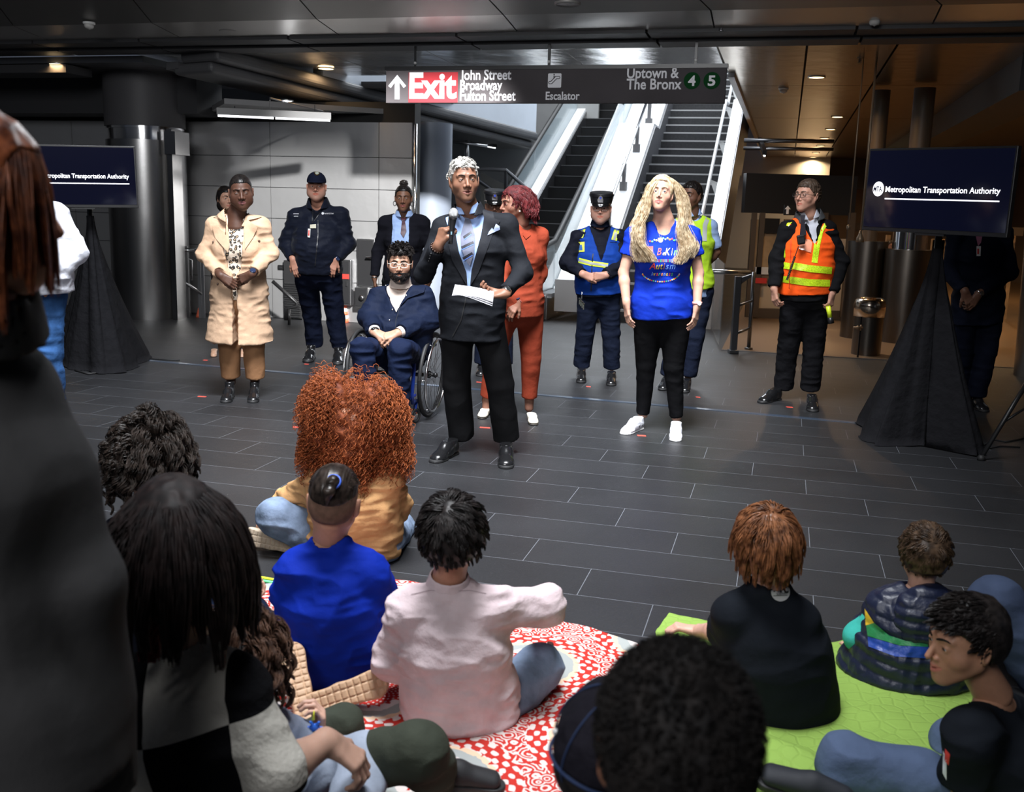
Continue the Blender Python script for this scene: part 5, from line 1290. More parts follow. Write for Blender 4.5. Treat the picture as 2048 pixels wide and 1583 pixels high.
# ================================================================== PEOPLE STANDING
# ---- speaker in the black suit
def speaker():
    Y = 5.75; J = {}
    px(J, Y, head=(928, 361, -.02), neck=(935, 414, .02), sl=(886, 449, .04), sr=(1014, 441, .02), el=(848, 548, -.04), er=(1046, 545, -.02),
       wl=(877, 490, -.20), wr=(1009, 587, -.24), hl=(915, 622, .03), hr=(973, 622, .03), kl=(913, 765, .0), kr=(1000, 768, -.02))
    J['al'] = gz(921, 905)+np.array([0, .06, .11]); J['ar'] = gz(1011, 912)+np.array([0, .08, .11]); tl = gz(866, 926); tr = gz(1012, 938)
    R = frame(14, -2, -3); sk = (.20, .095, .058)
    root, b, hs = person('man in a black suit with grey hair speaking into a microphone', J, R, sk, dict(w=.98, jaw=1.0, nose=1.12, lips=1.15, openm=.003),
        hands=[dict(w=J['wl'], d=(.28, -.12, .95), n=(.75, .62, .1), side=-1, arm='l', curl=((55, 60, 35), (65, 60, 35), (75, 60, 35), (82, 60, 35)), thumb=(28, 45), g=1.04),
               dict(w=J['wr'], d=(-.92, -.30, -.10), n=(.05, -.35, .93), side=1, arm='r', curl=(40, 50, 30), thumb=(18, 30), g=1.04)],
        lipcol=(.17, .065, .05), eyecol=(.02, .01, .006), brow=(.03, .022, .018), look=(6, 0), base=np.array([J['neck'][0], Y, 0]), res=.0026, stubble=(.25, (.15, .085, .06)))
    g = 1.0; c = J['head']
    hm = hair_mat('grey_curls', (.30, .29, .27), (.62, .60, .56), .6)
    h = head_volume(c, R, g, hair_cap(.006, .068, -.005, -.052), .0028, 'hair', hair_mat('grey_short', (.20, .18, .16), (.34, .32, .30), .7), b, wr=.004, sc=70)
    ro, dr = scalp(900, 4, lambda P: (P[:, 2] > .062) | ((P[:, 1] > .03) & (P[:, 2] > .0)), .006)
    strands(c, R, g, ro, dr, .013, hm, h, 'curls', rad=.0017, amp=.0045, freq=1.6, grav=.2, seg=10, seed=3)
    wool = cloth('black_suit_wool', (.011, .012, .015), .75, .35, fs=7)
    # shirt
    sh = cloth('light_blue_shirt', (.30, .42, .70), .7, .25); s = top_sdf(J, .160, .105, -.004, arms=(.05, .042, .030), sleeve=1.0, neck_r=.05, hem=None)
    shirt = part('shirt', s, .008, sh, root, wr=.002); collar(shirt, J, .060, .022, sh, open_=.008, res=.0035, drop=.030)
    ts = bvh(shirt)
    # jacket
    s = top_sdf(J, .168, .118, .008, arms=(.066, .060, .046), sleeve=.94, hem=.16, flare=.015, neck_r=.078, waist=.93, sh=.056)
    t0_ = tree_of(s); vcut(s, J, .30, .30, x0=.005)
    P, S, ux, ax, fw = frontframe(J)
    jk = part('jacket', s, .0075, wool, root, wr=.007, seed=2, fsc=8); tj = bvh(jk)
    lap = cloth('suit_lapel', (.016, .017, .021), .6, .2)
    ppoly([(905, 424), (897, 432), (893, 470), (904, 520), (935, 573), (933, 545), (918, 505), (910, 460)], t0_, lap, jk, 'lapel', off=.007, L=5)
    ppoly([(963, 412), (985, 418), (989, 437), (1001, 440), (985, 470), (957, 545), (940, 572), (943, 540), (962, 470), (968, 435)], t0_, lap, jk, 'lapel', off=.007, L=5)
    collar(jk, J, .078, .022, lap, thick=.010, open_=.034, res=.005, drop=.040, spread=1.30, name='jacket_collar')
    # open skirt edge, pocket flap, vents
    pline([(935, 574), (930, 605), (922, 640), (905, 672)], 2.2, tj, mat('seam_black', (.004, .004, .005), .8), jk, 'front_edge', off=.004)
    pline([(1010, 600), (1030, 596)], 5, tj, lap, jk, 'pocket_flap', off=.004)
    ppoly([(975, 470), (1000, 459), (999, 452), (992, 447), (987, 459), (984, 455), (978, 463)], tj, cloth('pocket_square', (.35, .42, .62), .6), jk, 'pocket_square', off=.010)
    for x, y in ((938, 592),): button(tj, x, y, .009, BLACKP, jk)
    for i in range(4): button(tj, 862-i*1.5+0, 507+i*5, .005, BLACKP, jk, 'cuff_button')
    # tie
    TI = cloth('silver_blue_tie', (.16, .17, .23), .35, .1, fs=20)
    ppoly([(927, 420), (939, 417), (943, 428), (939, 438), (930, 439), (926, 428)], ts, TI, shirt, 'tie_knot', off=.020)
    tie = ppoly([(930, 438), (940, 437), (950, 470), (948, 505), (940, 532), (934, 525), (922, 495), (921, 470)], ts, TI, shirt, 'tie', off=.014)
    for q in ((926, 462, 946, 476), (922, 482, 950, 496), (925, 504, 948, 518)):
        pline([(q[0]+1, q[3]-1), (q[2]-3, q[1]+2)], 5, ts, mat('tie_black_paisley', (.02, .02, .03), .4, var=(160, .9)), tie, 'tie_stripe', off=.0155)
        pline([(q[0]+2, q[3]+3), (q[2]-3, q[1]+6)], 1.6, ts, mat('tie_blue_line', (.10, .20, .60), .4), tie, 'tie_stripe', off=.0155)
    # trousers, shoes
    s = trousers_sdf(J, .158, .112, r=(.100, .082, .080), upto=1.06, k=.012); part('trousers', s, .0085, cloth('black_suit_trousers', (.010, .010, .011), .75, .35, fs=7), root, wr=.006, seed=5, stretch=(1, 1, .7))
    shoe(root, J['al'], tl, SHOEB, g=1.05, laces=BLACKP, res=.0045, sole_t=.018); shoe(root, J['ar'], tr, SHOEB, g=1.05, laces=BLACKP, res=.0045, sole_t=.018)
    # watch, beads
    fa = nrm(J['wr']-J['er']); watch(root, J['wr']-fa*.015, fa, (0, -1, .3), .031, SILV, SILV)
    fa = nrm(J['wl']-J['el']); t0 = J['wl']-fa*.020; a = nrm(np.cross(fa, [0, 1, 0])); b2 = np.cross(fa, a); mb = MB()
    for k in range(16):
        q = 6.2832*k/16; mb.lathe(t0+.036*(a*math.cos(q)+b2*math.sin(q))-np.array([0, 0, .006]), [(.001, 0), (.006, .004), (.006, .008), (.001, .012)], 8)
    mb.obj('bead_bracelet', mat('dark_beads', (.04, .018, .012), .25), root, smooth=True)
    # microphone in the hand: a thing of its own
    pt = at(907, 427, Y-.235); pb = at(901, 488, Y-.235); ax_ = nrm(pt-pb); t = thing('microphone', 'black handheld microphone with silver mesh head held by the speaker', 'microphone', pb)
    L_ = np.linalg.norm(pt-pb); m = MB(); m.lathe(pb, [(.001, 0), (.012, .001), (.0125, .02), (.015, L_*.55), (.020, L_*.80), (.021, L_*.84)], 24, axis=ax_); m.obj('handle', BLACKP, t, smooth=True)
    m = MB(); m.lathe(pb+ax_*L_*.84, [(.0215, -.004), (.0235, 0), (.0235, .006)], 24, axis=ax_, cap=False); m.obj('ring', DSTEEL, t, smooth=True)
    m = MB(); m.lathe(pb+ax_*(L_*.84+.006), [(.0225, 0), (.0258, .012), (.0258, .024), (.021, .040), (.010, .050), (.001, .052)], 24, axis=ax_); m.obj('grille', mat('mic_mesh', (.42, .42, .42), .4, .8, bump=(700, 1, .004)), t, smooth=True)
    m = MB(); m.box(pb+ax_*.06-np.array([0, .0135, 0]), (.004, .002, .008)); m.obj('switch', mat('mic_switch', (.15, .25, .3), .4), t)
    # papers
    t = thing('paper_sheets', 'white folded notes held in the speaker hand', 'paper', at(950, 590, Y-.30)); WP = mat('white_paper', (.80, .80, .84), .7)
    for i, dz in enumerate((0, .005, .010)):
        A_ = [at(910, 569+i, Y-.36), at(988, 583+i, Y-.30), at(985, 604+i*.6, Y-.42), at(904+i, 591, Y-.48)]
        V = []; F = []; n = 8
        for a in range(n+1):
            for b_ in range(n+1):
                p = lerp(lerp(A_[0], A_[1], a/n), lerp(A_[3], A_[2], a/n), b_/n); p[2] += .010*math.sin(a/n*3.1+i*.5)*(.5+b_/n)-dz*.6; V.append(p)
        for a in range(n):
            for b_ in range(n): k = a*(n+1)+b_; F.append((k, k+n+1, k+n+2, k+1))
        o = mk('sheet', V, np.array(F), WP, t); md = o.modifiers.new('s', 'SOLIDIFY'); md.thickness = .001
speaker()

# ---- blonde woman in the blue T-shirt
def blonde():
    Y = 6.56; J = {}
    px(J, Y, head=(1322, 387, -.02), neck=(1327, 437, .02), sl=(1270, 462, .02), sr=(1382, 463, .02), el=(1247, 545, .02), er=(1397, 545, .02),
       wl=(1253, 606, -.06), wr=(1394, 612, -.06), hl=(1297, 622, .03), hr=(1354, 622, .03), kl=(1292, 728, .0), kr=(1347, 732, .0))
    J['al'] = gz(1286, 858)+np.array([0, .04, .10]); J['ar'] = gz(1354, 866)+np.array([0, .06, .10]); tl = gz(1246, 869); tr = gz(1351, 883)
    R = frame(-14, -9, 2); sk = (.58, .33, .24)
    root, b, hs = person('blonde woman in a bright blue printed T-shirt and white sneakers', J, R, sk, dict(w=.94, jaw=.90, nose=.88, lips=1.1, noseL=1.1, g=.97, ridge=.3),
        hands=[dict(w=J['wl'], d=(.12, -.05, -1), n=(.9, .35, 0), side=-1, arm='l', full=True, curl=(14, 22, 15), thumb=(22, 15), g=.95), dict(w=J['wr'], d=(-.10, -.05, -1), n=(-.75, .6, 0), side=1, arm='r', full=True, curl=(14, 24, 15), thumb=(22, 15), g=.95)],
        lipcol=(.50, .16, .14), eyecol=(.03, .045, .06), brow=(.22, .13, .07), look=(12, 4), arm_r=(.036, .029), bodykw=dict(lat=.165, dep=.12), base=np.array([J['neck'][0], Y, 0]), res=.0026,
        chest=[(J['neck']+np.array([0, .01, -.02]), lerp(J['sl'], J['sr'], .5)-np.array([0, 0, .06]), .058, .085, .04), (J['neck']-np.array([0, -.01, .03]), J['sl'], .035, .035, .03), (J['neck']-np.array([0, -.01, .03]), J['sr'], .035, .035, .03)])
    BLU = cloth('royal_blue_tee', (.008, .035, .42), .75, .35, fs=8)
    s = top_sdf(J, .176, .118, .004, arms=(.068, .070, .03), sleeve=.27, hem=.035, flare=.0, neck_r=.072, waist=.93, bust=1.15, hip=1.06)
    N_ = J['neck']; s.ell(N_+np.array([0, -.05, .028]), (.066, .09, .048), k=.01, mode='d')
    tee = part('t_shirt', s, .0065, BLU, root, wr=.006, seed=8); tt = bvh(tee)
    part('leggings', trousers_sdf(J, .172, .125, r=(.108, .068, .046), upto=.98, hip=1.08), .0085, cloth('black_leggings', (.006, .006, .007), .8, .3), root, wr=.003)
    SN = cloth('white_knit_shoe', (.75, .76, .82), .7, .3, fs=60, sheen=0)
    for a, t_ in ((J['al'], tl), (J['ar'], tr)):
        o = shoe(root, a, t_, SN, sole=mat('white_sole', (.78, .78, .78), .5), g=.95, laces=WHITEP, res=.0045, sole_t=.03, name='sneaker')
        to = bvh(o); 
    for (x, y) in ((1278, 851), (1284, 849), (1290, 847)): ppoly([(x, y), (x+3, y-1), (x+1, y+8), (x-2, y+9)], bvh(bpy.data.objects['sneaker']), mat('grey_stripe', (.25, .25, .27), .5), bpy.data.objects['sneaker'], 'side_stripe', off=.003)
    # hair: centre-parted long waves falling in front of the shoulders
    c = J['head']; g = .97
    hm = hair_mat('blonde_hair', (.34, .23, .12), (.74, .60, .41), .38)
    h = head_volume(c, R, g, lambda s, g_: hair_cap(.010, .074, -.10, -.10)(s, g_), .003, 'hair', hm, b, wr=.003, sc=30, st=(3, 1, .5))
    rs = np.random.RandomState(5); paths = []
    def lock(p, n, spread):
        p = np.array(p, float); t = np.linspace(0, 1, len(p)); tt_ = np.linspace(0, 1, 34)
        from_ = np.stack([np.interp(tt_, t, p[:, i]) for i in range(3)], 1)
        for _ in range(3): from_[1:-1] = (from_[:-2]+2*from_[1:-1]+from_[2:])/4
        lp = rs.rand()*5
        for _ in range(n):
            o = rs.normal(size=3)*spread*np.array([1, .55, .4]); ph = rs.rand()*6; q = from_+o*(.35+.75*tt_[:, None])
            q[:, 0] += .020*np.sin(tt_*13+ph*.22+lp)*tt_**.7; q[:, 1] += .012*np.sin(tt_*10+lp)*tt_
            paths.append(q[:int(34*(.82+.18*rs.rand()))] if False else q)
    T = lambda x, y, d: at(x, y, Y+d)
    for side in (0, 1):
        for k in range(9):
            if side == 0: lock([T(1329+k*.5, 352+k*.4, -.02+.02*k), T(1314-k*1.4, 362, -.08+.022*k), T(1298-k*1.2, 395, -.09+.022*k), T(1290-k*1.5, 425, -.10+.02*k), T(1280-k*1.5, 455, -.13+.016*k), T(1284-k*2.0, 490, -.16+.014*k), T(1304-k*3.4, 522, -.17+.012*k)], 78, .011)
            else: lock([T(1330+k*.8, 352+k*.3, -.02+.02*k), T(1350+k*1.0, 362+k, -.06+.02*k), T(1360+k*1.4, 395, -.05+.018*k), T(1360+k*2.3, 430, -.07+.02*k), T(1358+k*3.2, 460, -.12+.018*k), T(1372+k*2.2, 492, -.15+.014*k), T(1348+k*4.2, 526-k*1.8, -.165+.012*k)], 78, .012)
    P = np.array(paths)
    # keep the hair just outside the shirt
    for i in range(P.shape[0]):
        for j in range(16, 34, 3): pass
    R_ = np.full(P.shape[:2], .0013)*np.linspace(1.1, .5, 34)[None, :]
    V, F = tubes(P, R_, 3); mk('long_waves', V, F, hm, h)
    # print on the shirt
    cols = {'r': (.80, .07, .06), 'y': (.85, .65, .05), 'g': (.10, .55, .15), 'b': (.20, .40, .95), 'w': (.75, .75, .85), 'o': (.85, .28, .05)}
    CM = {k: mat('print_'+k, v, .5) for k, v in cols.items()}
    x = 1314
    for ch, w_, c_ in (('B', 9, 'r'), ('e', 7, 'w')): ptext(ch, x, 510, 15 if ch == 'B' else 9, w_, tt, CM[c_], tee, shear=.3, bold=.004); x += w_+2
    x = 1330
    for ch, w_, c_ in (('K', 11, 'w'), ('i', 3, 'y'), ('n', 8, 'g'), ('d', 8, 'r')): ptext(ch, x, 510, 15, w_, tt, CM[c_], tee, shear=.3); x += w_+1.5
    x = 1298
    for ch, w_, c_ in (('A', 13, 'r'), ('u', 8, 'y'), ('t', 5, 'y'), ('i', 3, 'o'), ('s', 7, 'b'), ('m', 12, 'b')): ptext(ch, x, 538, 13, w_, tt, CM[c_], tee, shear=.3); x += w_+1
    x = 1302
    for i, ch in enumerate('Awareness'): ptext(ch, x, 551, 8, 4.0, tt, CM['byrgobyrg'[i]], tee, shear=.3); x += 5
    ppoly([(1295, 493), (1306, 492), (1306, 503), (1296, 504)], tt, CM['r'], tee, 'school_bus_print')
    for i in range(26):
        pline([(1282+i*3.0, 518), (1282+i*3.0, 524)], 1.4, tt, CM['wbrgyowbrg'[i % 10]], tee, 'print_fringe')
    for i in range(24):
        a = math.pi*(.08+.84*i/23); V2, F2 = disc2(1322-38*math.cos(a), 543+20*math.sin(a), 1.7, 6); pdecal(V2, F2, tt, CM['yrgbow'[i % 6]], tee, 'print_dot')
    for i in range(15):
        V2, F2 = disc2(1300+i*4.4, 482-6*math.sin(i/14*3.14)+(i % 2)*2, 2.2, 5); pdecal(V2, F2, tt, CM['rgbyo'[i % 5]], tee, 'print_flower')
    # necklace, bracelet, rings
    pts = [onsurf(tt, x, y, .004) for x, y in ((1312, 452), (1316, 464), (1321, 476), (1326, 466), (1334, 452))]; pts = [p for p in pts if p is not None]
    m = MB(); m.tube(pts, .0014, 5); nk = m.obj('necklace', SILV, root, smooth=True)
    p = onsurf(tt, 1321, 480, .005); m = MB(); m.lathe(p, [(.016, .002), (.016, -.003), (.001, -.004)], 20, axis=(0, -1, 0)); m.obj('pendant', mat('white_pendant', (.75, .75, .8), .3), nk)
    watch(root, J['wr']+np.array([0, 0, .02]), (0, 0, 1), (.3, -1, 0), .031, mat('pink_band', (.70, .32, .28), .5), WHITEP, band_w=.009, fr=.014)
blonde()

# ---- woman in the trench coat
def trench():
    Y = 7.43; J = {}
    px(J, Y, head=(482, 383, -.03), neck=(474, 426, .02), sl=(431, 446, .02), sr=(521, 446, .02), el=(409, 508, .02), er=(541, 507, .02), wl=(442, 551, -.17), wr=(503, 548, -.17),
       hl=(458, 600, .03), hr=(500, 600, .03), kl=(459, 690, 0), kr=(508, 690, 0))
    J['al'] = gz(458, 795)+np.array([0, .07, .11]); J['ar'] = gz(506, 797)+np.array([0, .07, .11]); tl = gz(450, 806); tr = gz(505, 806)
    R = frame(16, 8, -4); sk = (.085, .038, .024)
    root, b, hs = person('woman in an open tan trench coat over a leopard print top', J, R, sk, dict(w=1.03, nose=1.2, lips=1.3, fat=.006, eyes=.45, ridge=.3),
        hands=[dict(w=J['wl'], d=(.86, -.12, -.48), n=(-.1, .95, -.2), side=-1, arm='l', curl=(35, 40, 30), thumb=(20, 20), g=.98), dict(w=J['wr'], d=(-.88, -.05, -.40), n=(-.1, .95, 0), side=1, arm='r', curl=(45, 50, 30), thumb=(20, 25), g=.98)],
        lipcol=(.16, .06, .06), eyecol=(.02, .01, .006), brow=(.012, .008, .006), look=(5, -25), bodykw=dict(lat=.16, dep=.12), base=np.array([J['neck'][0], Y, 0]),
        chest=[(J['neck'], J['neck']-np.array([0, 0, .10]), .06, .08, .03)])
    leo = mat('leopard_print', (.62, .50, .38), .8); nt = leo.node_tree; N = nt.nodes; L = nt.links; tc = N.new('ShaderNodeTexCoord')
    ns = N.new('ShaderNodeTexNoise'); ns.inputs['Scale'].default_value = 45; L.new(tc.outputs['Object'], ns.inputs['Vector']); 
    ad = N.new('ShaderNodeMix'); ad.data_type = 'VECTOR'; ad.inputs[0].default_value = .022; L.new(tc.outputs['Object'], ad.inputs[4]); L.new(ns.outputs[1], ad.inputs[5])
    v = N.new('ShaderNodeTexVoronoi'); v.inputs['Scale'].default_value = 40; L.new(ad.outputs[1], v.inputs['Vector']); mr = N.new('ShaderNodeValToRGB'); e = mr.color_ramp.elements
    mr.color_ramp.interpolation = 'CONSTANT'; e[0].position = 0; e[0].color = (.40, .27, .16, 1); e[1].position = .22; e[1].color = (.015, .013, .012, 1); q = e.new(.46); q.color = (.66, .55, .44, 1)
    L.new(v.outputs['Distance'], mr.inputs[0]); L.new(mr.outputs[0], N['Principled BSDF'].inputs['Base Color'])
    s = top_sdf(J, .160, .118, .0, arms=(.05, .045, .04), sleeve=.3, hem=-.02, neck_r=.066, waist=.95, bust=1.0); part('leopard_top', s, .0075, leo, root, wr=.004)
    coat = cloth('tan_trench_cotton', (.56, .375, .25), .75, .45, fs=8)
    hz = .50
    s = top_sdf(J, .172, .130, .014, arms=(.070, .064, .050), sleeve=.93, hem=.30, flare=.07, neck_r=.076, waist=.95, hip=1.06, bust=.7)
    P, S, ux, ax, fw = frontframe(J)
    def slit(X, Y_, Z):
        x = (X-P[0])*ux[0]+(Y_-P[1])*ux[1]-.010; f = (X-P[0])*fw[0]+(Y_-P[1])*fw[1]; z = Z
        w = np.interp(z, [.4, .95, 1.0, 1.12, 1.35, 1.5], [.022, .018, .050, .068, .066, .07]).astype(np.float32) if z.ndim else .03
        return -np.maximum(-f+.03, np.abs(x)-w)
    t0_ = tree_of(s); s.inter(slit, .004)
    ct = part('trench_coat', s, .0078, coat, root, wr=.009, seed=4); tc_ = bvh(ct)
    ppoly([(446, 408), (425, 420), (416, 432), (436, 437), (452, 448), (452, 470), (438, 455), (424, 452), (430, 475), (456, 505), (459, 485), (456, 455), (451, 425)], t0_, coat, ct, 'lapel', off=.012, L=6)
    ppoly([(498, 412), (515, 421), (534, 430), (515, 436), (497, 440), (515, 455), (506, 475), (490, 498), (489, 470), (494, 440), (493, 420)], t0_, coat, ct, 'lapel', off=.012, L=6)
    collar(ct, J, .092, .012, coat, thick=.010, open_=.045, res=.006, drop=.055, spread=1.5, name='coat_collar')
    for x, y in ((427, 484), (518, 482), (436, 568)): button(tc_, x, y, .010, mat('horn_button', (.10, .05, .03), .3), ct)
    part('trousers', trousers_sdf(J, .155, .12, r=(.095, .082, .074), upto=.85), .009, cloth('camel_trousers', (.33, .17, .085), .8, .35), root, wr=.005, stretch=(1, 1, .6))
    for a, t_ in ((J['al'], tl), (J['ar'], tr)): shoe(root, a, t_, SHOEB, g=.95, hgt=.10, res=.005, name='ankle_boot')
    c = J['head']; hm = hair_mat('black_slick_hair', (.006, .005, .005), (.014, .011, .010), .32)
    h = head_volume(c, R, 1.0, hair_cap(.004, .066, .01, -.045), .003, 'hair', hm, b, wr=.0015, sc=60, st=(3, .4, .4))
    m = MB(); e_ = J['head']+R@np.array([-.083, .0, -.038]); m.lathe(e_, [(.001, -.006), (.005, 0), (.001, .006)], 10); m.obj('earring', BLACKP, b)
    fa = nrm(J['wr']-J['er']); watch(root, J['wr']-fa*.012, fa, (0, -1, .2), .031, NAVYC, mat('watch_glass_blue', (.02, .03, .07), .1, coat=.5), fr=.021)
trench()

# ---- woman hidden behind the trench coat
def nude_heels():
    Y = 9.68; J = {}
    px(J, Y, head=(452, 397, 0), neck=(455, 425, .02), sl=(432, 440, .02), sr=(482, 440, .02), el=(428, 490, .03), er=(486, 490, .03), wl=(440, 530, -.05), wr=(478, 530, -.05), hl=(446, 560, 0), hr=(470, 560, 0), kl=(436, 630, 0), kr=(478, 630, 0))
    J['al'] = gz(428, 706)+np.array([0, .03, .12]); J['ar'] = gz(484, 708)+np.array([0, .03, .12]); tl = gz(427, 714); tr = gz(484, 715)
    R = frame(35, 0, 0)
    root, b, hs = person('woman with a dark ponytail and nude heels, hidden behind the trench coat woman', J, R, (.40, .22, .15), dict(g=.95), base=np.array([J['neck'][0], Y, 0]), bodykw=dict(lat=.13, dep=.10), res=.004,
        extra_shells=[Sdf().chain([lerp(J['h'+e], J['k'+e], .9), J['k'+e], lerp(J['k'+e], J['a'+e], .35), J['a'+e]], [.05, .048, .050, .030], k=.03).mesh(.008) for e in 'lr'])
    D = cloth('dark_dress', (.02, .016, .018)); part('dress', top_sdf(J, .14, .11, .01, hem=.30, flare=.02, waist=.85), .012, D, root)
    for a, t_ in ((J['al'], tl), (J['ar'], tr)): shoe(root, a, t_, mat('nude_leather', (.45, .27, .18), .35), sole=mat('nude_leather', (.45, .27, .18), .35), g=.82, w=.8, hgt=.03, res=.006, name='heeled_shoe')
    hm = hair_mat('black_slick_hair', (.006, .005, .005), (.014, .011, .010), .32)
    h = head_volume(J['head'], R, .95, hair_cap(.010, .06, -.03, -.06), .004, 'hair', hm, b)
    s = Sdf(); s.chain([at(448, 385, Y), at(443, 395, Y), at(445, 412, Y), at(450, 425, Y)], [.03, .045, .045, .02], k=.03); part('ponytail', s, .006, hm, h, wr=.004)
nude_heels()

# ---- man in the navy cap and jacket
def capman():
    Y = 9.36; J = {}
    px(J, Y, head=(633, 373, -.02), neck=(636, 406, .02), sl=(592, 428, .02), sr=(681, 426, .02), el=(572, 487, .03), er=(697, 490, .03), wl=(586, 519, -.10), wr=(671, 519, -.10), hl=(611, 545, .02), hr=(659, 545, .02), kl=(622, 615, 0), kr=(668, 615, 0))
    J['al'] = gz(628, 712)+np.array([0, .05, .11]); J['ar'] = gz(677, 716)+np.array([0, .06, .11]); tl = gz(614, 725); tr = gz(675, 730)
    R = frame(6, 0, 0); sk = (.46, .22, .15)
    root, b, hs = person('heavyset man in a navy cap and dark zip jacket, thumbs in his pockets', J, R, sk, dict(w=1.05, nose=1.15, lips=.95, fat=.010, jaw=1.05),
        hands=[dict(w=J['wl'], d=(.30, -.15, -.95), n=(.1, .95, -.1), side=-1, arm='l', curl=(18, 30, 20), thumb=(35, 20)), dict(w=J['wr'], d=(-.30, -.15, -.95), n=(-.1, .95, -.1), side=1, arm='r', curl=(18, 30, 20), thumb=(35, 20))],
        eyecol=(.03, .02, .01), brow=(.05, .035, .025), look=(25, -5), stubble=(.28, (.30, .25, .22)), bodykw=dict(lat=.18, dep=.14, belly=.02), base=np.array([J['neck'][0], Y, 0]), res=.0034)
    s = top_sdf(J, .205, .150, .012, arms=(.088, .078, .052), sleeve=.95, hem=.0, flare=-.012, neck_r=.075, waist=1.02, belly=.05, sh=.062)
    jm = cloth('navy_nylon_jacket', (.007, .009, .018), .6, .45, fs=9, sheen=.1); jk = part('jacket', s, .009, jm, root, wr=.011, seed=11); tj = bvh(jk)
    collar(jk, J, .088, .050, jm, thick=.012, open_=.030, res=.006, drop=.035, spread=1.35)
    ppoly([(617, 412), (630, 406), (650, 406), (640, 425), (630, 440), (622, 425)], tj, cloth('dark_shirt', (.004, .005, .009)), jk, 'shirt_front', off=.005)
    pline([(636, 440), (636, 470), (630, 532)], 1.6, tj, BLACKP, jk, 'zip', off=.004)
    pline([(626, 418), (625, 434), (624, 446)], 1.2, tj, BLACKP, jk, 'lanyard', off=.007)
    pline([(640, 425), (625, 446)], 1.0, tj, BLACKP, jk, 'lanyard', off=.007)
    ppoly([(620, 449), (632, 448), (632, 456), (620, 456)], tj, mat('badge_cream', (.55, .52, .40), .5), jk, 'badge', off=.012)
    ppoly([(616, 457), (621, 457), (620, 475), (615, 474)], tj, mat('badge_white', (.75, .72, .70), .5), jk, 'badge', off=.012); ppoly([(616.6, 460), (619.5, 460), (618.8, 471), (616, 471)], tj, RED, jk, 'badge_stripe', off=.014)
    wt = mat('embroidery_white', (.65, .65, .68), .7)
    for (x, y, w_) in ((587, 428, 13), (588, 433, 9)):
        for i in range(int(w_/2.2)): ppoly([(x+i*2.2, y-1.5), (x+i*2.2+1.4, y-1.7), (x+i*2.2+1.3, y), (x+i*2.2, y)], tj, wt, jk, 'stitched_lettering', off=.004)
    V2, F2 = disc2(645.5, 426.5, 2.6, 12); pdecal(V2, F2, tj, wt, jk, 'stitched_logo'); ptext('New York City Transit', 649, 428, 3.0, 18, tj, wt, jk, name='stitched_lettering', L=8)
    part('trousers', trousers_sdf(J, .185, .140, r=(.112, .092, .082), upto=1.0, waist_h=.12), .0095, cloth('navy_work_trousers', (.008, .011, .026), .8, .5), root, wr=.010, stretch=(1, 1, 1.5))
    for a, t_ in ((J['al'], tl), (J['ar'], tr)): shoe(root, a, t_, SHOEB, g=1.08, w=1.1, hgt=.09, res=.006, name='work_boot', sole_t=.03)
    c = J['head']; h = head_volume(c, R, 1.0, hair_cap(.002, .05, .0, -.045), .004, 'hair', hair_mat('dark_stubble_hair', (.05, .04, .035), (.08, .07, .06), .7), b)
    cap = cloth('navy_cap_cloth', (.008, .011, .026), .8, .2)
    def f(s, g): s.ell(np.array([0, .010, .045]), (.088, .104, .092), k=0); s.cut((0, 0, .036), (0, 0, -1), .004)
    k = head_volume(c, R, 1.0, f, .004, 'cap', cap, b)
    def f2(s, g): s.ell(np.array([0, -.090, .036]), (.074, .085, .016), k=0); s.ell(np.array([0, -.090, .026]), (.070, .082, .014), k=.002, mode='d')
    head_volume(c, R, 1.0, f2, .003, 'brim', cap, k)
    tk = bvh(k); V2, F2 = disc2(634, 344.5, 6.2, 20); pdecal(V2, F2, tk, GOLDM, k, 'cap_emblem', off=.004); V2, F2 = disc2(634, 344.5, 4.2, 16); pdecal(V2, F2, tk, mat('emblem_pale', (.45, .50, .42), .5), k, 'emblem_centre', off=.006)
    fa = nrm(J['wr']-J['er']); watch(root, J['wr']-fa*.01, fa, (.5, -1, 0), .033, BLACKP, mat('watch_glass_blue', (.02, .03, .07), .1), fr=.022)
capman()

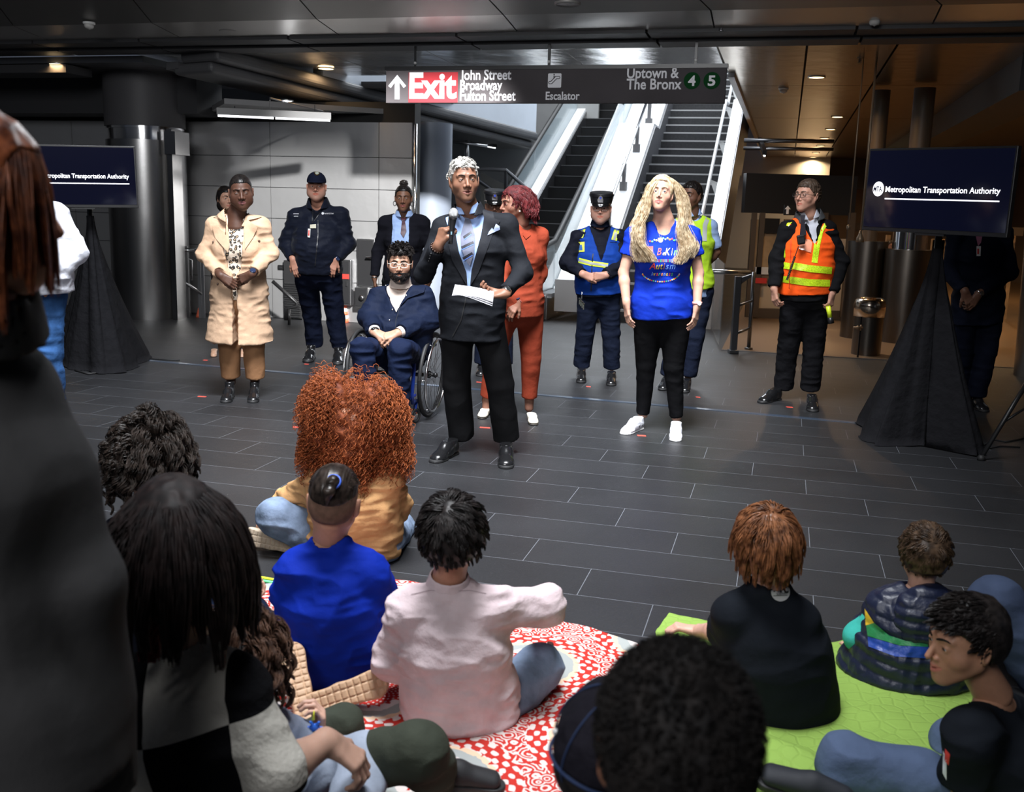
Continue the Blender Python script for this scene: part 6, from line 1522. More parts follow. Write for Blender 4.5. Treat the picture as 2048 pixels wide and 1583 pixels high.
# ---- woman with the bun
def bun():
    Y = 9.05; J = {}
    px(J, Y, head=(807, 396, -.02), neck=(808, 424, .02), sl=(771, 441, .02), sr=(845, 440, .02), el=(755, 502, .03), er=(864, 498, .03), wl=(749, 555, -.02), wr=(862, 545, -.02), hl=(785, 560, .02), hr=(830, 560, .02), kl=(783, 640, 0), kr=(830, 640, 0))
    J['al'] = gz(783, 722)+np.array([0, .05, .11]); J['ar'] = gz(830, 724)+np.array([0, .05, .11])
    R = frame(2, 3, 0); sk = (.155, .072, .042)
    root, b, hs = person('woman with a high bun, light blue uniform shirt and dark tie', J, R, sk, dict(w=.97, nose=1.15, lips=1.2, g=.94, ridge=.3),
        hands=[dict(w=J['wl'], d=(.05, -.05, -1), n=(.9, .3, 0), side=-1, arm='l', curl=(20, 30, 20), g=.93), dict(w=J['wr'], d=(-.1, -.1, -1), n=(-.9, .3, 0), side=1, arm='r', curl=(20, 30, 20), g=.93)],
        lipcol=(.20, .06, .05), brow=(.012, .008, .006), base=np.array([J['neck'][0], Y, 0]), res=.0034)
    sh = cloth('uniform_blue_shirt', (.26, .36, .58), .75, .35); s = top_sdf(J, .148, .115, .0, arms=(.05, .045, .04), sleeve=.3, hem=.06, neck_r=.055, bust=1.0); shirt = part('shirt', s, .008, sh, root, wr=.005); ts = bvh(shirt)
    collar(shirt, J, .066, .022, sh, open_=.012, res=.005, drop=.03, spread=1.3)
    tm = mat('maroon_striped_tie', (.05, .012, .02), .5, var=(60, .5)); ppoly([(800, 434), (815, 431), (811, 440), (804, 441)], ts, tm, shirt, 'tie_knot', off=.016)
    ppoly([(804, 441), (810, 441), (813, 462), (807, 475), (801, 466)], ts, tm, shirt, 'tie', off=.010)
    for x in (774, 822): pline([(x, 458), (x+14, 458), (x+14, 476), (x, 476), (x, 458)], .8, ts, mat('seam_blue', (.12, .17, .30), .8), shirt, 'pocket_seam', off=.003)
    for y in (485, 500, 515): button(ts, 806, y, .006, WHITEP, shirt)
    s = top_sdf(J, .158, .125, .012, arms=(.062, .056, .046), sleeve=.97, hem=.05, neck_r=.085, bust=.8); vcut(s, J, 0, .076, full=True); part('cardigan', s, .009, cloth('black_knit', (.006, .006, .009), .95, .4), root, wr=.005)
    part('trousers', trousers_sdf(J, .148, .12, r=(.098, .075, .068), upto=1.0), .010, BLACKC, root, wr=.005)
    for e, x in (('l', 778), ('r', 830)): shoe(root, J['a'+e], J['a'+e]*np.array([1, 1, 0])-np.array([0, .18, 0]), SHOEB, g=.95, res=.007)
    c = J['head']; hm = hair_mat('black_slick_hair', (.006, .005, .005), (.014, .011, .010), .32); h = head_volume(c, R, .94, hair_cap(.006, .066, .01, -.045), .0034, 'hair', hm, b, wr=.002, sc=60)
    def f(s, g): s.ell(np.array([0, .03, .135])*g, np.array([.042, .045, .032])*g, k=0)
    head_volume(c, R, .94, f, .003, 'bun', hm, h, wr=.006, sc=50)
    for x in (-1, 1):
        m = MB(); ctr = c+R@np.array([x*.082, -.002, -.052])*.94; m.tube([ctr+.020*(np.array([0.35*x, -.9, 0])*0+np.array([math.cos(a)*.7, math.cos(a)*.4*x, math.sin(a)])) for a in np.linspace(0, 6.2832, 17)], .0032, 6, cap=False); m.obj('hoop_earring', BLACKP, b, smooth=True)
    m = MB(); w = J['wl']; m.lathe(w+np.array([0, 0, .005]), [(.036, 0), (.036, .006)], 16); m.obj('bangle', SILV, root, smooth=True)
    m = MB(); p = at(785, 575, Y-.14); m.tube([p, p-np.array([0, 0, .08])], .004, 6); m.lathe(p-np.array([0, 0, .11]), [(.014, -.01), (.014, .02)], 8); m.obj('key_bunch', GOLDM, root)
bun()

# ---- officer mostly hidden behind the speaker
def hidden():
    Y = 8.85; J = {}
    px(J, Y, head=(990, 412, 0), neck=(992, 440, .02), sl=(955, 455, .02), sr=(1030, 455, .02), el=(948, 510, .03), er=(1037, 510, .03), wl=(965, 545, -.1), wr=(1020, 545, -.1), hl=(972, 570, 0), hr=(1012, 570, 0), kl=(968, 650, 0), kr=(1010, 650, 0))
    J['al'] = gz(962, 748)+np.array([0, .04, .10]); J['ar'] = gz(1010, 750)+np.array([0, .04, .10])
    R = frame(0, 0, 0); root, b, hs = person('officer in a black peaked hat, mostly hidden behind the speaker', J, R, (.12, .055, .035), dict(), base=np.array([J['neck'][0], Y, 0]), res=.0036)
    part('jacket', top_sdf(J, .16, .12, .01, hem=.04, neck_r=.06), .011, NAVYC, root, wr=.005); part('trousers', trousers_sdf(J, .15, .12, r=(.098, .075, .068), upto=1.0), .011, NAVYC, root)
    for e in 'lr': shoe(root, J['a'+e], J['a'+e]*np.array([1, 1, 0])-np.array([0, .17, 0]), SHOEB, g=1, res=.006)
    peaked_hat(b, J['head'], R)
def peaked_hat(b, c, R, g=1.0):
    cap = mat('black_hat_cloth', (.008, .008, .010), .45); T = lambda q: np.array(q, float)*g @ np.asarray(R).T+np.array(c)
    def f(s, gg): s.cone(np.array([0, .012, .040]), np.array([0, .010, .118]), (.088, .102), (.102, .114), k=0, u=(1, 0, 0), flat=3); s.cone(np.array([0, .010, .112]), np.array([0, .006, .138]), (.104, .114), (.098, .108), k=.012, u=(1, 0, 0), flat=3)
    k = head_volume(c, R, g, f, .0034, 'peaked_hat', cap, b)
    def f2(s, gg): s.ell(np.array([0, -.085, .036]), (.075, .062, .016), frame(0, 22, 0), k=0); s.ell(np.array([0, -.082, .024]), (.073, .060, .014), frame(0, 22, 0), k=.002, mode='d')
    head_volume(c, R, g, f2, .0028, 'brim', mat('patent_black', (.006, .006, .006), .08, coat=1), k)
    m = MB(); m.prism([T(q) for q in ((-.022, -.104, .050), (.022, -.104, .050), (.026, -.112, .072), (.014, -.118, .098), (0, -.120, .108), (-.014, -.118, .098), (-.026, -.112, .072))], R@np.array([0, -.006, 0])); bd = m.obj('hat_badge', SILV, k)
    m = MB(); m.lathe(T((0, -.125, .086)), [(.009, 0), (.009, .004)], 12, axis=R@np.array([0, -1, 0])); m.obj('badge_disc', mat('badge_blue', (.02, .05, .4), .3), bd)
    m = MB(); m.tube([T((math.sin(a)*.092, .012-math.cos(a)*.108, .046-.004*math.cos(a))) for a in np.linspace(-1.4, 1.4, 15)], .0035, 6); m.obj('hat_cord', SILV, k, smooth=True)
hidden()

# ---- woman in the rust suit
def rust():
    Y = 6.98; J = {}
    px(J, Y, head=(1028, 407, .0), neck=(1042, 444, .03), sl=(1008, 464, -.10), sr=(1079, 466, .10), el=(1004, 540, -.15), er=(1079, 548, .10), wl=(1000, 590, -.28), wr=(1037, 602, -.10), hl=(1018, 612, -.04), hr=(1060, 612, .05), kl=(990, 706, -.06), kr=(1062, 715, 0))
    J['al'] = gz(972, 832)+np.array([0, .07, .10]); J['ar'] = gz(1058, 834)+np.array([0, .10, .10]); tl = gz(962, 838); tr = gz(1068, 851)
    R = frame(-62, 4, 0); sk = (.26, .12, .08)
    root, b, hs = person('woman in a rust-red trouser suit with wine-red hair, half behind the speaker', J, R, sk, dict(g=.95, nose=1.05, lips=1.15),
        hands=[dict(w=J['wr'], d=(-.55, -.3, -.78), n=(.2, .9, -.3), side=1, arm='r', curl=(25, 35, 25), g=.93)], lipcol=(.30, .07, .06), brow=(.02, .012, .01), base=np.array([J['neck'][0], Y, 0]), bodykw=dict(lat=.14, dep=.10))
    ru = cloth('rust_suiting', (.27, .045, .022), .8, .35); s = top_sdf(J, .150, .115, .010, arms=(.064, .060, .052), sleeve=.85, hem=.06, neck_r=.070, waist=.9, flare=.015); jk = part('jacket', s, .008, ru, root, wr=.006, seed=3)
    tj = bvh(jk); ppoly([(1046, 452), (1058, 455), (1062, 470), (1052, 478), (1046, 470)], tj, ru, jk, 'lapel', off=.008)
    m = MB(); q = lerp(J['er'], J['wr'], .72); a = nrm(J['wr']-J['er']); m.lathe(q, [(.050, -.005), (.046, .022)], 20, axis=a, cap=False); m.obj('shirt_cuff', WHITEP, root, smooth=True)
    part('trousers', trousers_sdf(J, .150, .118, r=(.102, .072, .056), upto=.90), .009, ru, root, wr=.005, stretch=(1, 1, .6), seed=9)
    fl = mat('ivory_leather', (.72, .66, .55), .4)
    for a, t_ in ((J['al'], tl), (J['ar'], tr)): shoe(root, a, t_, fl, sole=mat('dark_sole', (.03, .025, .02), .6), g=.88, w=.9, hgt=.02, res=.005, name='loafer', sole_t=.010)
    ex = [Sdf().cone(lerp(J['k'+e], J['a'+e], .85), J['a'+e]-np.array([0, 0, .05]), .036, .032).mesh(.007) for e in 'lr']
    for V, F in ex: mk('ankle_skin', V, F, SKIN, b, cols=np.tile(sk, (len(V), 1)))
    hm = hair_mat('wine_hair', (.060, .010, .012), (.17, .028, .030), .32); c = J['head']
    h = head_volume(c, R, .95, hair_cap(.012, .068, -.04, -.07), .004, 'hair', hair_mat('wine_under', (.040, .007, .008), (.09, .014, .016), .75), b, wr=.004, sc=25)
    ro, dr = scalp(2100, 6, lambda P: (P[:, 2] > .0) & ~((P[:, 1] < -.035) & (P[:, 2] < .080)), .010)
    dr = dr*.35+np.array([0, .55, -.35]); strands(c, R, .95, ro, dr, .165, hm, h, 'wavy_bob', rad=.0024, amp=.009, freq=1.8, grav=.9, seg=18, seed=7)
    m = MB(); e_ = c+R@np.array([.080, .0, -.050]); m.lathe(e_, [(.001, -.007), (.007, 0), (.001, .007)], 10); m.obj('pearl_earring', mat('pearl', (.75, .72, .68), .2), b, smooth=True)
    fa = nrm(J['wr']-J['er']); watch(root, J['wr']+fa*0, fa, (-.6, -1, 0), .030, mat('rose_band', (.35, .10, .08), .5), mat('watch_glass_blue', (.02, .03, .07), .1), fr=.017)
rust()

# ---- officer in the blue vest
def bluevest():
    Y = 8.72; J = {}
    px(J, Y, head=(1202, 417, -.02), neck=(1200, 446, .02), sl=(1157, 470, .02), sr=(1240, 470, .02), el=(1135, 525, .0), er=(1247, 528, .0), wl=(1166, 548, -.20), wr=(1211, 550, -.20), hl=(1179, 585, .02), hr=(1217, 585, .02), kl=(1170, 665, 0), kr=(1222, 665, 0))
    J['al'] = gz(1163, 754)+np.array([0, .05, .10]); J['ar'] = gz(1224, 758)+np.array([0, .06, .10]); tl = gz(1162, 766); tr = gz(1222, 772)
    R = frame(-8, 0, 0); sk = (.48, .25, .18)
    root, b, hs = person('officer in a blue vest with yellow stripes and a black peaked hat', J, R, sk, dict(w=1.05, fat=.008, nose=1.05, lips=.95),
        hands=[dict(w=J['wl'], d=(.90, -.1, -.25), n=(0, .95, -.2), side=-1, arm='l', curl=(35, 45, 30), thumb=(15, 20)), dict(w=J['wr'], d=(-.95, 0, -.12), n=(0, .95, 0), side=1, arm='r', curl=(45, 50, 30), thumb=(20, 20))],
        stubble=(.30, (.22, .17, .15)), brow=(.03, .02, .016), eyecol=(.03, .02, .01), bodykw=dict(lat=.165, dep=.12), base=np.array([J['neck'][0], Y, 0]))
    jk = part('jacket', top_sdf(J, .180, .132, .004, arms=(.080, .074, .054), sleeve=.97, hem=.02, neck_r=.058, waist=1.0, belly=.02), .009, cloth('navy_padded_sleeves', (.008, .009, .016), .7, .5), root, wr=.010, seed=6); collar(jk, J, .068, .045, NAVYC, open_=0, res=.005, thick=.01)
    s = Sdf(); torso_sdf(s, J, .186, .140, waist=1.02, belly=.02, sh=.05, grow=.010); P, S, ux, ax, fw = frontframe(J); s.cone(P+ax*.03, P-ax*.06, (.196, .150), (.198, .152), k=.05, u=ux)
    s.cut(P-ax*.0, -ax, .004); s.cone(J['neck'], J['neck']+np.array([0, 0, .2]), .090, .1, k=.01, mode='d')
    for e, q in (('l', -1), ('r', 1)): s.cone(J['s'+e]+ux*q*.090-ax*.10, J['s'+e]+ux*q*.072+ax*.2, .062, .07, k=.01, mode='d')
    vcut(s, J, .60, .32); vs = part('safety_vest', s, .008, cloth('blue_vest', (.010, .050, .30), .7, .4), root, wr=.006, seed=9); tv = bvh(vs)
    YL = mat('hi_vis_yellow', (.70, .90, .05), .5, emit=None); GR = mat('reflective_grey', (.48, .50, .50), .35, .2)
    def stripe(pts, w_, wi, tree, par, nm='stripe'):
        o = pline(pts, w_, tree, YL, par, nm, off=.004, L=8); pline(pts, wi, tree, GR, o or par, 'reflective_strip', off=.006, L=8)
    stripe([(1157, 520), (1180, 526), (1216, 531)], 10, 4.5, tv, vs); stripe([(1170, 447), (1164, 460), (1160, 474)], 12, 6, tv, vs); stripe([(1236, 452), (1232, 466), (1228, 480)], 11, 5.5, tv, vs)
    pline([(1186, 507), (1184, 530), (1182, 582)], 2.2, tv, BLACKP, vs, 'zip', off=.004); ppoly([(1154, 484), (1169, 483), (1169, 503), (1156, 504)], tv, mat('patch_yellow', (.70, .72, .10), .5), vs, 'id_patch', off=.006); ppoly([(1158, 490), (1164, 489), (1165, 500), (1158, 500)], tv, mat('patch_blue', (.05, .15, .4), .5), vs, 'patch_figure', off=.008)
    for x in (1164, 1228): pline([(x-8, 484), (x+6, 484)], 1, tv, BLACKP, vs, 'pocket_seam', off=.003)
    part('trousers', trousers_sdf(J, .170, .130, r=(.105, .082, .074), upto=1.0), .0095, NAVYC, root, wr=.007)
    for a, t_ in ((J['al'], tl), (J['ar'], tr)): shoe(root, a, t_, SHOEB, g=1.0, res=.006)
    m = MB(); p = at(1164, 583, Y-.16); m.tube([p, p-np.array([0, 0, .06])], .005, 6); kc = m.obj('key_ring', SILV, root, smooth=True); m = MB()
    for i in range(4): q = p+np.array([.012*(i-1.5), 0, -.06-.014*i]); m.box(q-np.array([0, 0, .025]), (.005, .002, .025)); m.lathe(q, [(.009, -.002), (.009, .002)], 8, axis=(0, 1, 0))
    m.obj('keys', SILV, kc)
    h = head_volume(J['head'], R, 1, hair_cap(.003, .05, .0, -.045), .0036, 'hair', hair_mat('dark_stubble_hair', (.05, .04, .035), (.08, .07, .06), .7), b); peaked_hat(b, J['head'], R)
    glasses(b, J['head'], R, 1, SILV, rim=.0010); fa = nrm(J['wr']-J['er']); watch(root, J['wr']-fa*.02, fa, (0, -1, .2), .033, BLACKP, BLACKP, fr=.02)
bluevest()

# ---- woman in the yellow-green vest behind the blonde
def greenvest():
    Y = 8.42; J = {}
    px(J, Y, head=(1382, 391, 0), neck=(1384, 426, .03), sl=(1349, 447, -.04), sr=(1420, 446, .06), el=(1342, 512, .0), er=(1432, 503, .10), wl=(1362, 545, .12), wr=(1412, 530, .14), hl=(1364, 580, 0), hr=(1403, 580, .04), kl=(1352, 665, 0), kr=(1390, 672, 0))
    J['al'] = gz(1337, 774)+np.array([0, .06, .10]); J['ar'] = gz(1378, 776)+np.array([0, .06, .10])
    R = frame(-38, 0, 0); sk = (.13, .06, .036); VL = cloth('hi_vis_vest', (.40, .62, .03), .7, .4)
    root, b, hs = person('person in a yellow-green safety vest standing behind the blonde woman', J, R, sk, dict(nose=1.15, lips=1.2, g=.97), hands=[dict(w=J['wr'], d=(-.7, .6, -.3), n=(0, .3, 1), side=1, arm='r', full=True, curl=(30, 40, 30))],
        lipcol=(.24, .08, .07), brow=(.012, .008, .006), base=np.array([J['neck'][0], Y, 0]), arm_r=(.042, .03), res=.0034)
    sh = cloth('uniform_blue_shirt', (.26, .36, .58), .75, .35); s = top_sdf(J, .155, .115, .0, arms=(.066, .070, .04), sleeve=.42, hem=.05, neck_r=.058); part('shirt', s, .009, sh, root, wr=.005); collar(root, J, .068, .03, sh, open_=.012, res=.005)
    s = Sdf(); torso_sdf(s, J, .165, .125, sh=.045, grow=.012); P, S, ux, ax, fw = frontframe(J); s.cone(P, P-ax*.08, (.176, .137), (.18, .14), k=.05, u=ux); s.cut(P-ax*-.02, -ax); s.cone(J['neck'], J['neck']+np.array([0, 0, .2]), .085, .1, k=.01, mode='d')
    for e, q in (('l', -1), ('r', 1)): s.cone(J['s'+e]+ux*q*.080-ax*.12, J['s'+e]+ux*q*.062+ax*.2, .062, .07, k=.01, mode='d')
    vs = part('safety_vest', s, .009, VL, root, wr=.006); tv = bvh(vs); pline([(1418, 430), (1410, 450), (1409, 482)], 9, tv, mat('reflective_grey', (.48, .50, .50), .35, .2), vs, 'reflective_strip', off=.004)
    m = ppoly([(1372, 430), (1382, 426), (1386, 436), (1376, 442)], tv, mat('maroon_striped_tie', (.05, .012, .02), .5), vs, 'tie', off=.004)
    part('trousers', trousers_sdf(J, .155, .12, r=(.105, .08, .07), upto=1.0), .010, NAVYC, root, wr=.006)
    for a, t_ in ((J['al'], gz(1323, 781)), (J['ar'], gz(1368, 786))): shoe(root, a, t_, SHOEB, g=.95, res=.006)
    h = head_volume(J['head'], R, .97, hair_cap(.008, .060, .005, -.05), .0036, 'hair', hair_mat('black_slick_hair', (.006, .005, .005), (.014, .011, .010), .5), b, wr=.004, sc=60)
greenvest()

# ---- man in the orange vest
def orangevest():
    Y = 7.78; J = {}
    px(J, Y, head=(1614, 391, .0), neck=(1617, 428, .03), sl=(1577, 452, .02), sr=(1655, 452, .02), el=(1556, 518, .02), er=(1680, 524, .02), wl=(1548, 577, -.06), wr=(1664, 586, -.06), hl=(1590, 590, .02), hr=(1633, 590, .02), kl=(1577, 686, 0), kr=(1628, 686, 0))
    J['al'] = gz(1567, 798)+np.array([0, .03, .10]); J['ar'] = gz(1624, 804)+np.array([0, .08, .10]); tl = gz(1520, 806); tr = gz(1626, 824)
    R = frame(-52, -2, 0); sk = (.46, .24, .17)
    root, b, hs = person('man in glasses wearing an orange safety vest over a black jacket', J, R, sk, dict(nose=1.0, lips=.85, noseL=1.15, jaw=1.05),
        hands=[dict(w=J['wl'], d=(.15, -.1, -1), n=(.85, .4, 0), side=-1, arm='l', curl=(30, 40, 30), g=1.0), dict(w=J['wr'], d=(-.1, -.1, -1), n=(-.6, .7, 0), side=1, arm='r', curl=(50, 60, 35), thumb=(25, 25), g=1.0)],
        eyecol=(.10, .08, .05), brow=(.10, .07, .05), base=np.array([J['neck'][0], Y, 0]), bodykw=dict(lat=.165, dep=.12))
    sh = cloth('pale_grey_shirt', (.45, .46, .52), .75, .2); bk = cloth('black_fleece_jacket', (.006, .006, .007), .9, .4)
    s = top_sdf(J, .178, .132, .004, arms=(.078, .074, .054), sleeve=.97, hem=.03, neck_r=.066, waist=1.0, belly=.02); vcut(s, J, .70, .18); jk = part('jacket', s, .009, bk, root, wr=.009, seed=4); part('shirt', top_sdf(J, .165, .118, .004, sleeve=.1, neck_r=.055), .009, sh, root)
    collar(jk, J, .092, .030, cloth('charcoal_collar', (.05, .052, .055), .9, .2), thick=.010, open_=.040, res=.005, drop=.045, spread=1.35); collar(jk, J, .068, .028, sh, open_=.012, res=.0045, drop=.03)
    s = Sdf(); torso_sdf(s, J, .186, .140, waist=1.02, belly=.02, sh=.05, grow=.008); P, S, ux, ax, fw = frontframe(J); s.cone(P+ax*.03, P-ax*.06, (.196, .15), (.20, .153), k=.05, u=ux); s.cut(P+ax*.02, -ax, .004)
    s.cone(J['neck'], J['neck']+np.array([0, 0, .2]), .10, .11, k=.01, mode='d')
    for e, q in (('l', -1), ('r', 1)): s.cone(J['s'+e]+ux*q*.095-ax*.12, J['s'+e]+ux*q*.078+ax*.2, .062, .07, k=.01, mode='d')
    vcut(s, J, .78, .5)
    OR = cloth('orange_mesh_vest', (.90, .10, .012), .7, .35); vs = part('safety_vest', s, .008, OR, root, wr=.005, seed=2); tv = bvh(vs); YL = mat('hi_vis_lime', (.55, .78, .02), .35, coat=.3, var=(120, .35))
    for pts, w_ in (([(1587, 432), (1573, 450), (1564, 480), (1566, 515)], 10), ([(1655, 438), (1641, 460), (1634, 490), (1629, 525)], 12), ([(1552, 528), (1585, 533)], 13), ([(1586, 531), (1620, 537), (1664, 541)], 14), ([(1550, 556), (1583, 560)], 13), ([(1583, 560), (1620, 565), (1660, 566)], 14)): pline(pts, w_, tv, YL, vs, 'reflective_stripe', off=.005, L=8)
    pline([(1582, 480), (1580, 540), (1578, 575)], 1.6, tv, mat('orange_zip', (.6, .05, .01), .5), vs, 'zip', off=.007)
    ppoly([(1599, 486), (1608, 477), (1625, 480), (1622, 505), (1598, 498)], tv, mat('clear_pocket', (.85, .35, .22), .12, coat=1), vs, 'clear_pocket', off=.006)
    tm = mat('black_tie', (.010, .008, .014), .4); tj = bvh(jk); 
    p = [at(1601, 430, Y-.10), at(1611, 430, Y-.10), at(1609, 440, Y-.125), at(1613, 470, Y-.155), at(1600, 470, Y-.155), at(1603, 440, Y-.125)]; m = MB(); m.prism(p, (0, .01, 0)); m.obj('tie', tm, root)
    p = at(1602, 479, Y-.19); m = MB(); m.box(p, (.028, .016, .036), frame(0, 0, -12)); rm = bevel(m.obj('radio_microphone', BLACKP, root), .008); m = MB(); m.box(p-np.array([0, .017, .005]), (.018, .002, .018), frame(0, 0, -12)); m.obj('speaker_slots', DSTEEL, rm)
    mb = MB(); a0 = at(1597, 492, Y-.18); a1 = at(1574, 560, Y-.17); n = 150; pts = []
    for i in range(n+1):
        t = i/n; p = lerp(a0, a1, t); r = .008 if t > .3 else 0; pts.append(p+np.array([r*math.cos(t*170), r*math.sin(t*170), 0]))
    mb.tube(pts, .0035, 6); mb.obj('coiled_cord', BLACKP, root, smooth=True)
    part('trousers', trousers_sdf(J, .165, .13, r=(.106, .085, .078), upto=1.0), .0095, BLACKC, root, wr=.007, seed=3)
    for a, t_ in ((J['al'], tl), (J['ar'], tr)): shoe(root, a, t_, SHOEB, g=1.05, res=.005, laces=BLACKP)
    c = J['head']; h = head_volume(c, R, 1, hair_cap(.009, .058, .0, -.045), .0034, 'hair', hair_mat('brown_short_hair', (.035, .022, .015), (.075, .05, .035), .5), b, wr=.005, sc=50, st=(2, 1, 1)); glasses(b, c, R, 1, BLACKP, rim=.0018)
    t = thing('flashlight', 'yellow and black torch hanging from the hand of the orange vest man', 'torch', at(1658, 630, Y-.08)); a0 = at(1656, 612, Y-.08); a1 = at(1660, 634, Y-.08); a2 = at(1662, 646, Y-.08)
    m = MB(); m.tube([a0, a1], .018, 12); m.obj('barrel', mat('torch_yellow', (.65, .80, .03), .4), t, smooth=True); m = MB(); m.tube([a1, a2], [.020, .026], 12); m.obj('head', BLACKP, t, smooth=True)
orangevest()

# ---- man in a dark suit behind the right screen
def rightsuit():
    Y = 7.8; J = {}
    px(J, Y, head=(1957, 395, 0), neck=(1958, 440, .03), sl=(1912, 462, .02), sr=(2008, 460, .02), el=(1897, 545, .02), er=(2020, 545, .02), wl=(1930, 583, -.17), wr=(1957, 588, -.17), hl=(1930, 610, .02), hr=(1982, 610, .02), kl=(1925, 700, 0), kr=(1974, 700, 0))
    J['al'] = gz(1922, 812)+np.array([0, .05, .10]); J['ar'] = gz(1957, 818)+np.array([0, .06, .10])
    R = frame(-10, 0, 0); root, b, hs = person('man in a dark navy suit standing behind the right screen, hands clasped', J, R, (.17, .08, .05), dict(),
        hands=[dict(w=J['wl'], d=(.45, -.1, -.88), n=(.1, .95, 0), side=-1, arm='l', curl=(30, 40, 30)), dict(w=J['wr'], d=(-.55, -.1, -.82), n=(-.1, .95, 0), side=1, arm='r', curl=(35, 45, 30), thumb=(20, 20))], base=np.array([J['neck'][0], Y, 0]), res=.004)
    nv = cloth('dark_navy_suit', (.006, .008, .018), .75, .3); s = top_sdf(J, .172, .122, .008, arms=(.070, .064, .050), sleeve=.96, hem=.14, flare=.015, neck_r=.07); jk = part('jacket', s, .010, nv, root, wr=.007); tj = bvh(jk)
    ppoly([(1949, 460), (1967, 460), (1962, 485), (1956, 492)], tj, cloth('pink_shirt_front', (.42, .16, .24), .7), jk, 'shirt_front', off=.005); ppoly([(1953, 492), (1962, 492), (1961, 512), (1953, 512)], tj, mat('badge_white', (.75, .72, .70), .5), jk, 'id_badge', off=.010); ppoly([(1954.5, 497), (1958, 497), (1958, 508), (1954.5, 508)], tj, RED, jk, 'badge_stripe', off=.012)
    part('trousers', trousers_sdf(J, .165, .12, r=(.102, .08, .072), upto=1.0), .011, nv, root, wr=.006)
    for e in 'lr': shoe(root, J['a'+e], J['a'+e]*np.array([1, 1, 0])-np.array([0, .19, 0]), SHOEB, g=1.02, res=.006)
    h = head_volume(J['head'], R, 1, hair_cap(.006, .060, .0, -.045), .005, 'hair', hair_mat('black_slick_hair', (.006, .005, .005), (.014, .011, .010), .5), b)
    fa = nrm(J['wr']-J['er']); watch(root, J['wr']-fa*.0, fa, (.3, -1, .2), .032, SILV, SILV)
rightsuit()

# ---- man in the white shirt at left
def whiteshirt():
    Y = 5.15; J = {}
    px(J, Y, head=(38, 322, 0), neck=(46, 385, .03), sl=(-12, 425, .02), sr=(108, 425, .02), el=(-30, 510, .03), er=(146, 500, .06), wl=(-10, 560, -.05), wr=(102, 556, -.06), hl=(30, 585, .02), hr=(86, 585, .02), kl=(32, 700, 0), kr=(92, 705, 0))
    J['al'] = np.array([J['kl'][0], Y+.05, .11]); J['ar'] = np.array([J['kr'][0]-.01, Y+.05, .11])
    R = frame(10, 0, 0); root, b, hs = person('man in a loose white shirt and blue jeans, hand in his pocket', J, R, (.30, .14, .08), dict(),
        hands=[dict(w=J['wr'], d=(-.80, -.15, -.58), n=(-.1, .95, -.2), side=1, arm='r', curl=(20, 30, 20), thumb=(25, 20), g=1.05)], base=np.array([J['neck'][0], Y, 0]), res=.004)
    s = top_sdf(J, .192, .150, .012, arms=(.080, .078, .056), sleeve=.95, hem=-.02, flare=.01, neck_r=.062, waist=1.08, belly=.05); wt = cloth('white_cotton_shirt', (.80, .82, .90), .75, .4); sh = part('shirt', s, .008, wt, root, wr=.010, seed=7); collar(sh, J, .07, .03, wt, open_=.01)
    JE = cloth('blue_denim', (.030, .085, .22), .85, .4, var=.35, fs=10); part('jeans', trousers_sdf(J, .180, .13, r=(.108, .082, .070), upto=.95, waist_h=.14), .009, JE, root, wr=.009, seed=5)
    for e in 'lr': shoe(root, J['a'+e], J['a'+e]*np.array([1, 1, 0])-np.array([0, .19, 0]), SHOEB, g=1.02, res=.007)
    head_volume(J['head'], R, 1, hair_cap(.006, .060, .0, -.045), .005, 'hair', hair_mat('black_slick_hair', (.006, .005, .005), (.014, .011, .010), .5), b)
whiteshirt()


# ---- small figure far off between the steel drums
def farchild():
    Y = 15.0; J = {}; c = at(1782, 500, Y); k = .63
    def Q(dx, z): return np.array([c[0]+dx*k, Y, z*k*1.03])
    J.update(head=Q(0, 1.66), neck=Q(0, 1.5), sl=Q(-.17, 1.42), sr=Q(.17, 1.42), el=Q(-.22, 1.18), er=Q(.22, 1.18), wl=Q(-.14, 1.0), wr=Q(.14, 1.0), hl=Q(-.09, .92), hr=Q(.09, .92), kl=Q(-.09, .5), kr=Q(.09, .5), al=Q(-.09, .08), ar=Q(.09, .08), g=.63)
    root, b, hs = person('tiny distant child in a white top standing between the steel drums', J, frame(), (.5, .25, .16), dict(g=.72), base=Q(0, 0), res=.006, nk=.04, bodykw=dict(lat=.09, dep=.07, arms=(.03, .026, .02), legs=(.05, .035, .025)))
    part('top', top_sdf(J, .105, .08, .005, arms=(.05, .045, .035), hem=.0, neck_r=.04, sh=.035), .012, MATS['white_cotton_shirt'], root); part('trousers', trousers_sdf(J, .10, .08, r=(.07, .05, .045)), .012, BLACKC, root)
    head_volume(J['head'], frame(), .72, hair_cap(.008, .06, -.02, -.06), .006, 'hair', MATS['brown_short_hair'], b)
farchild()

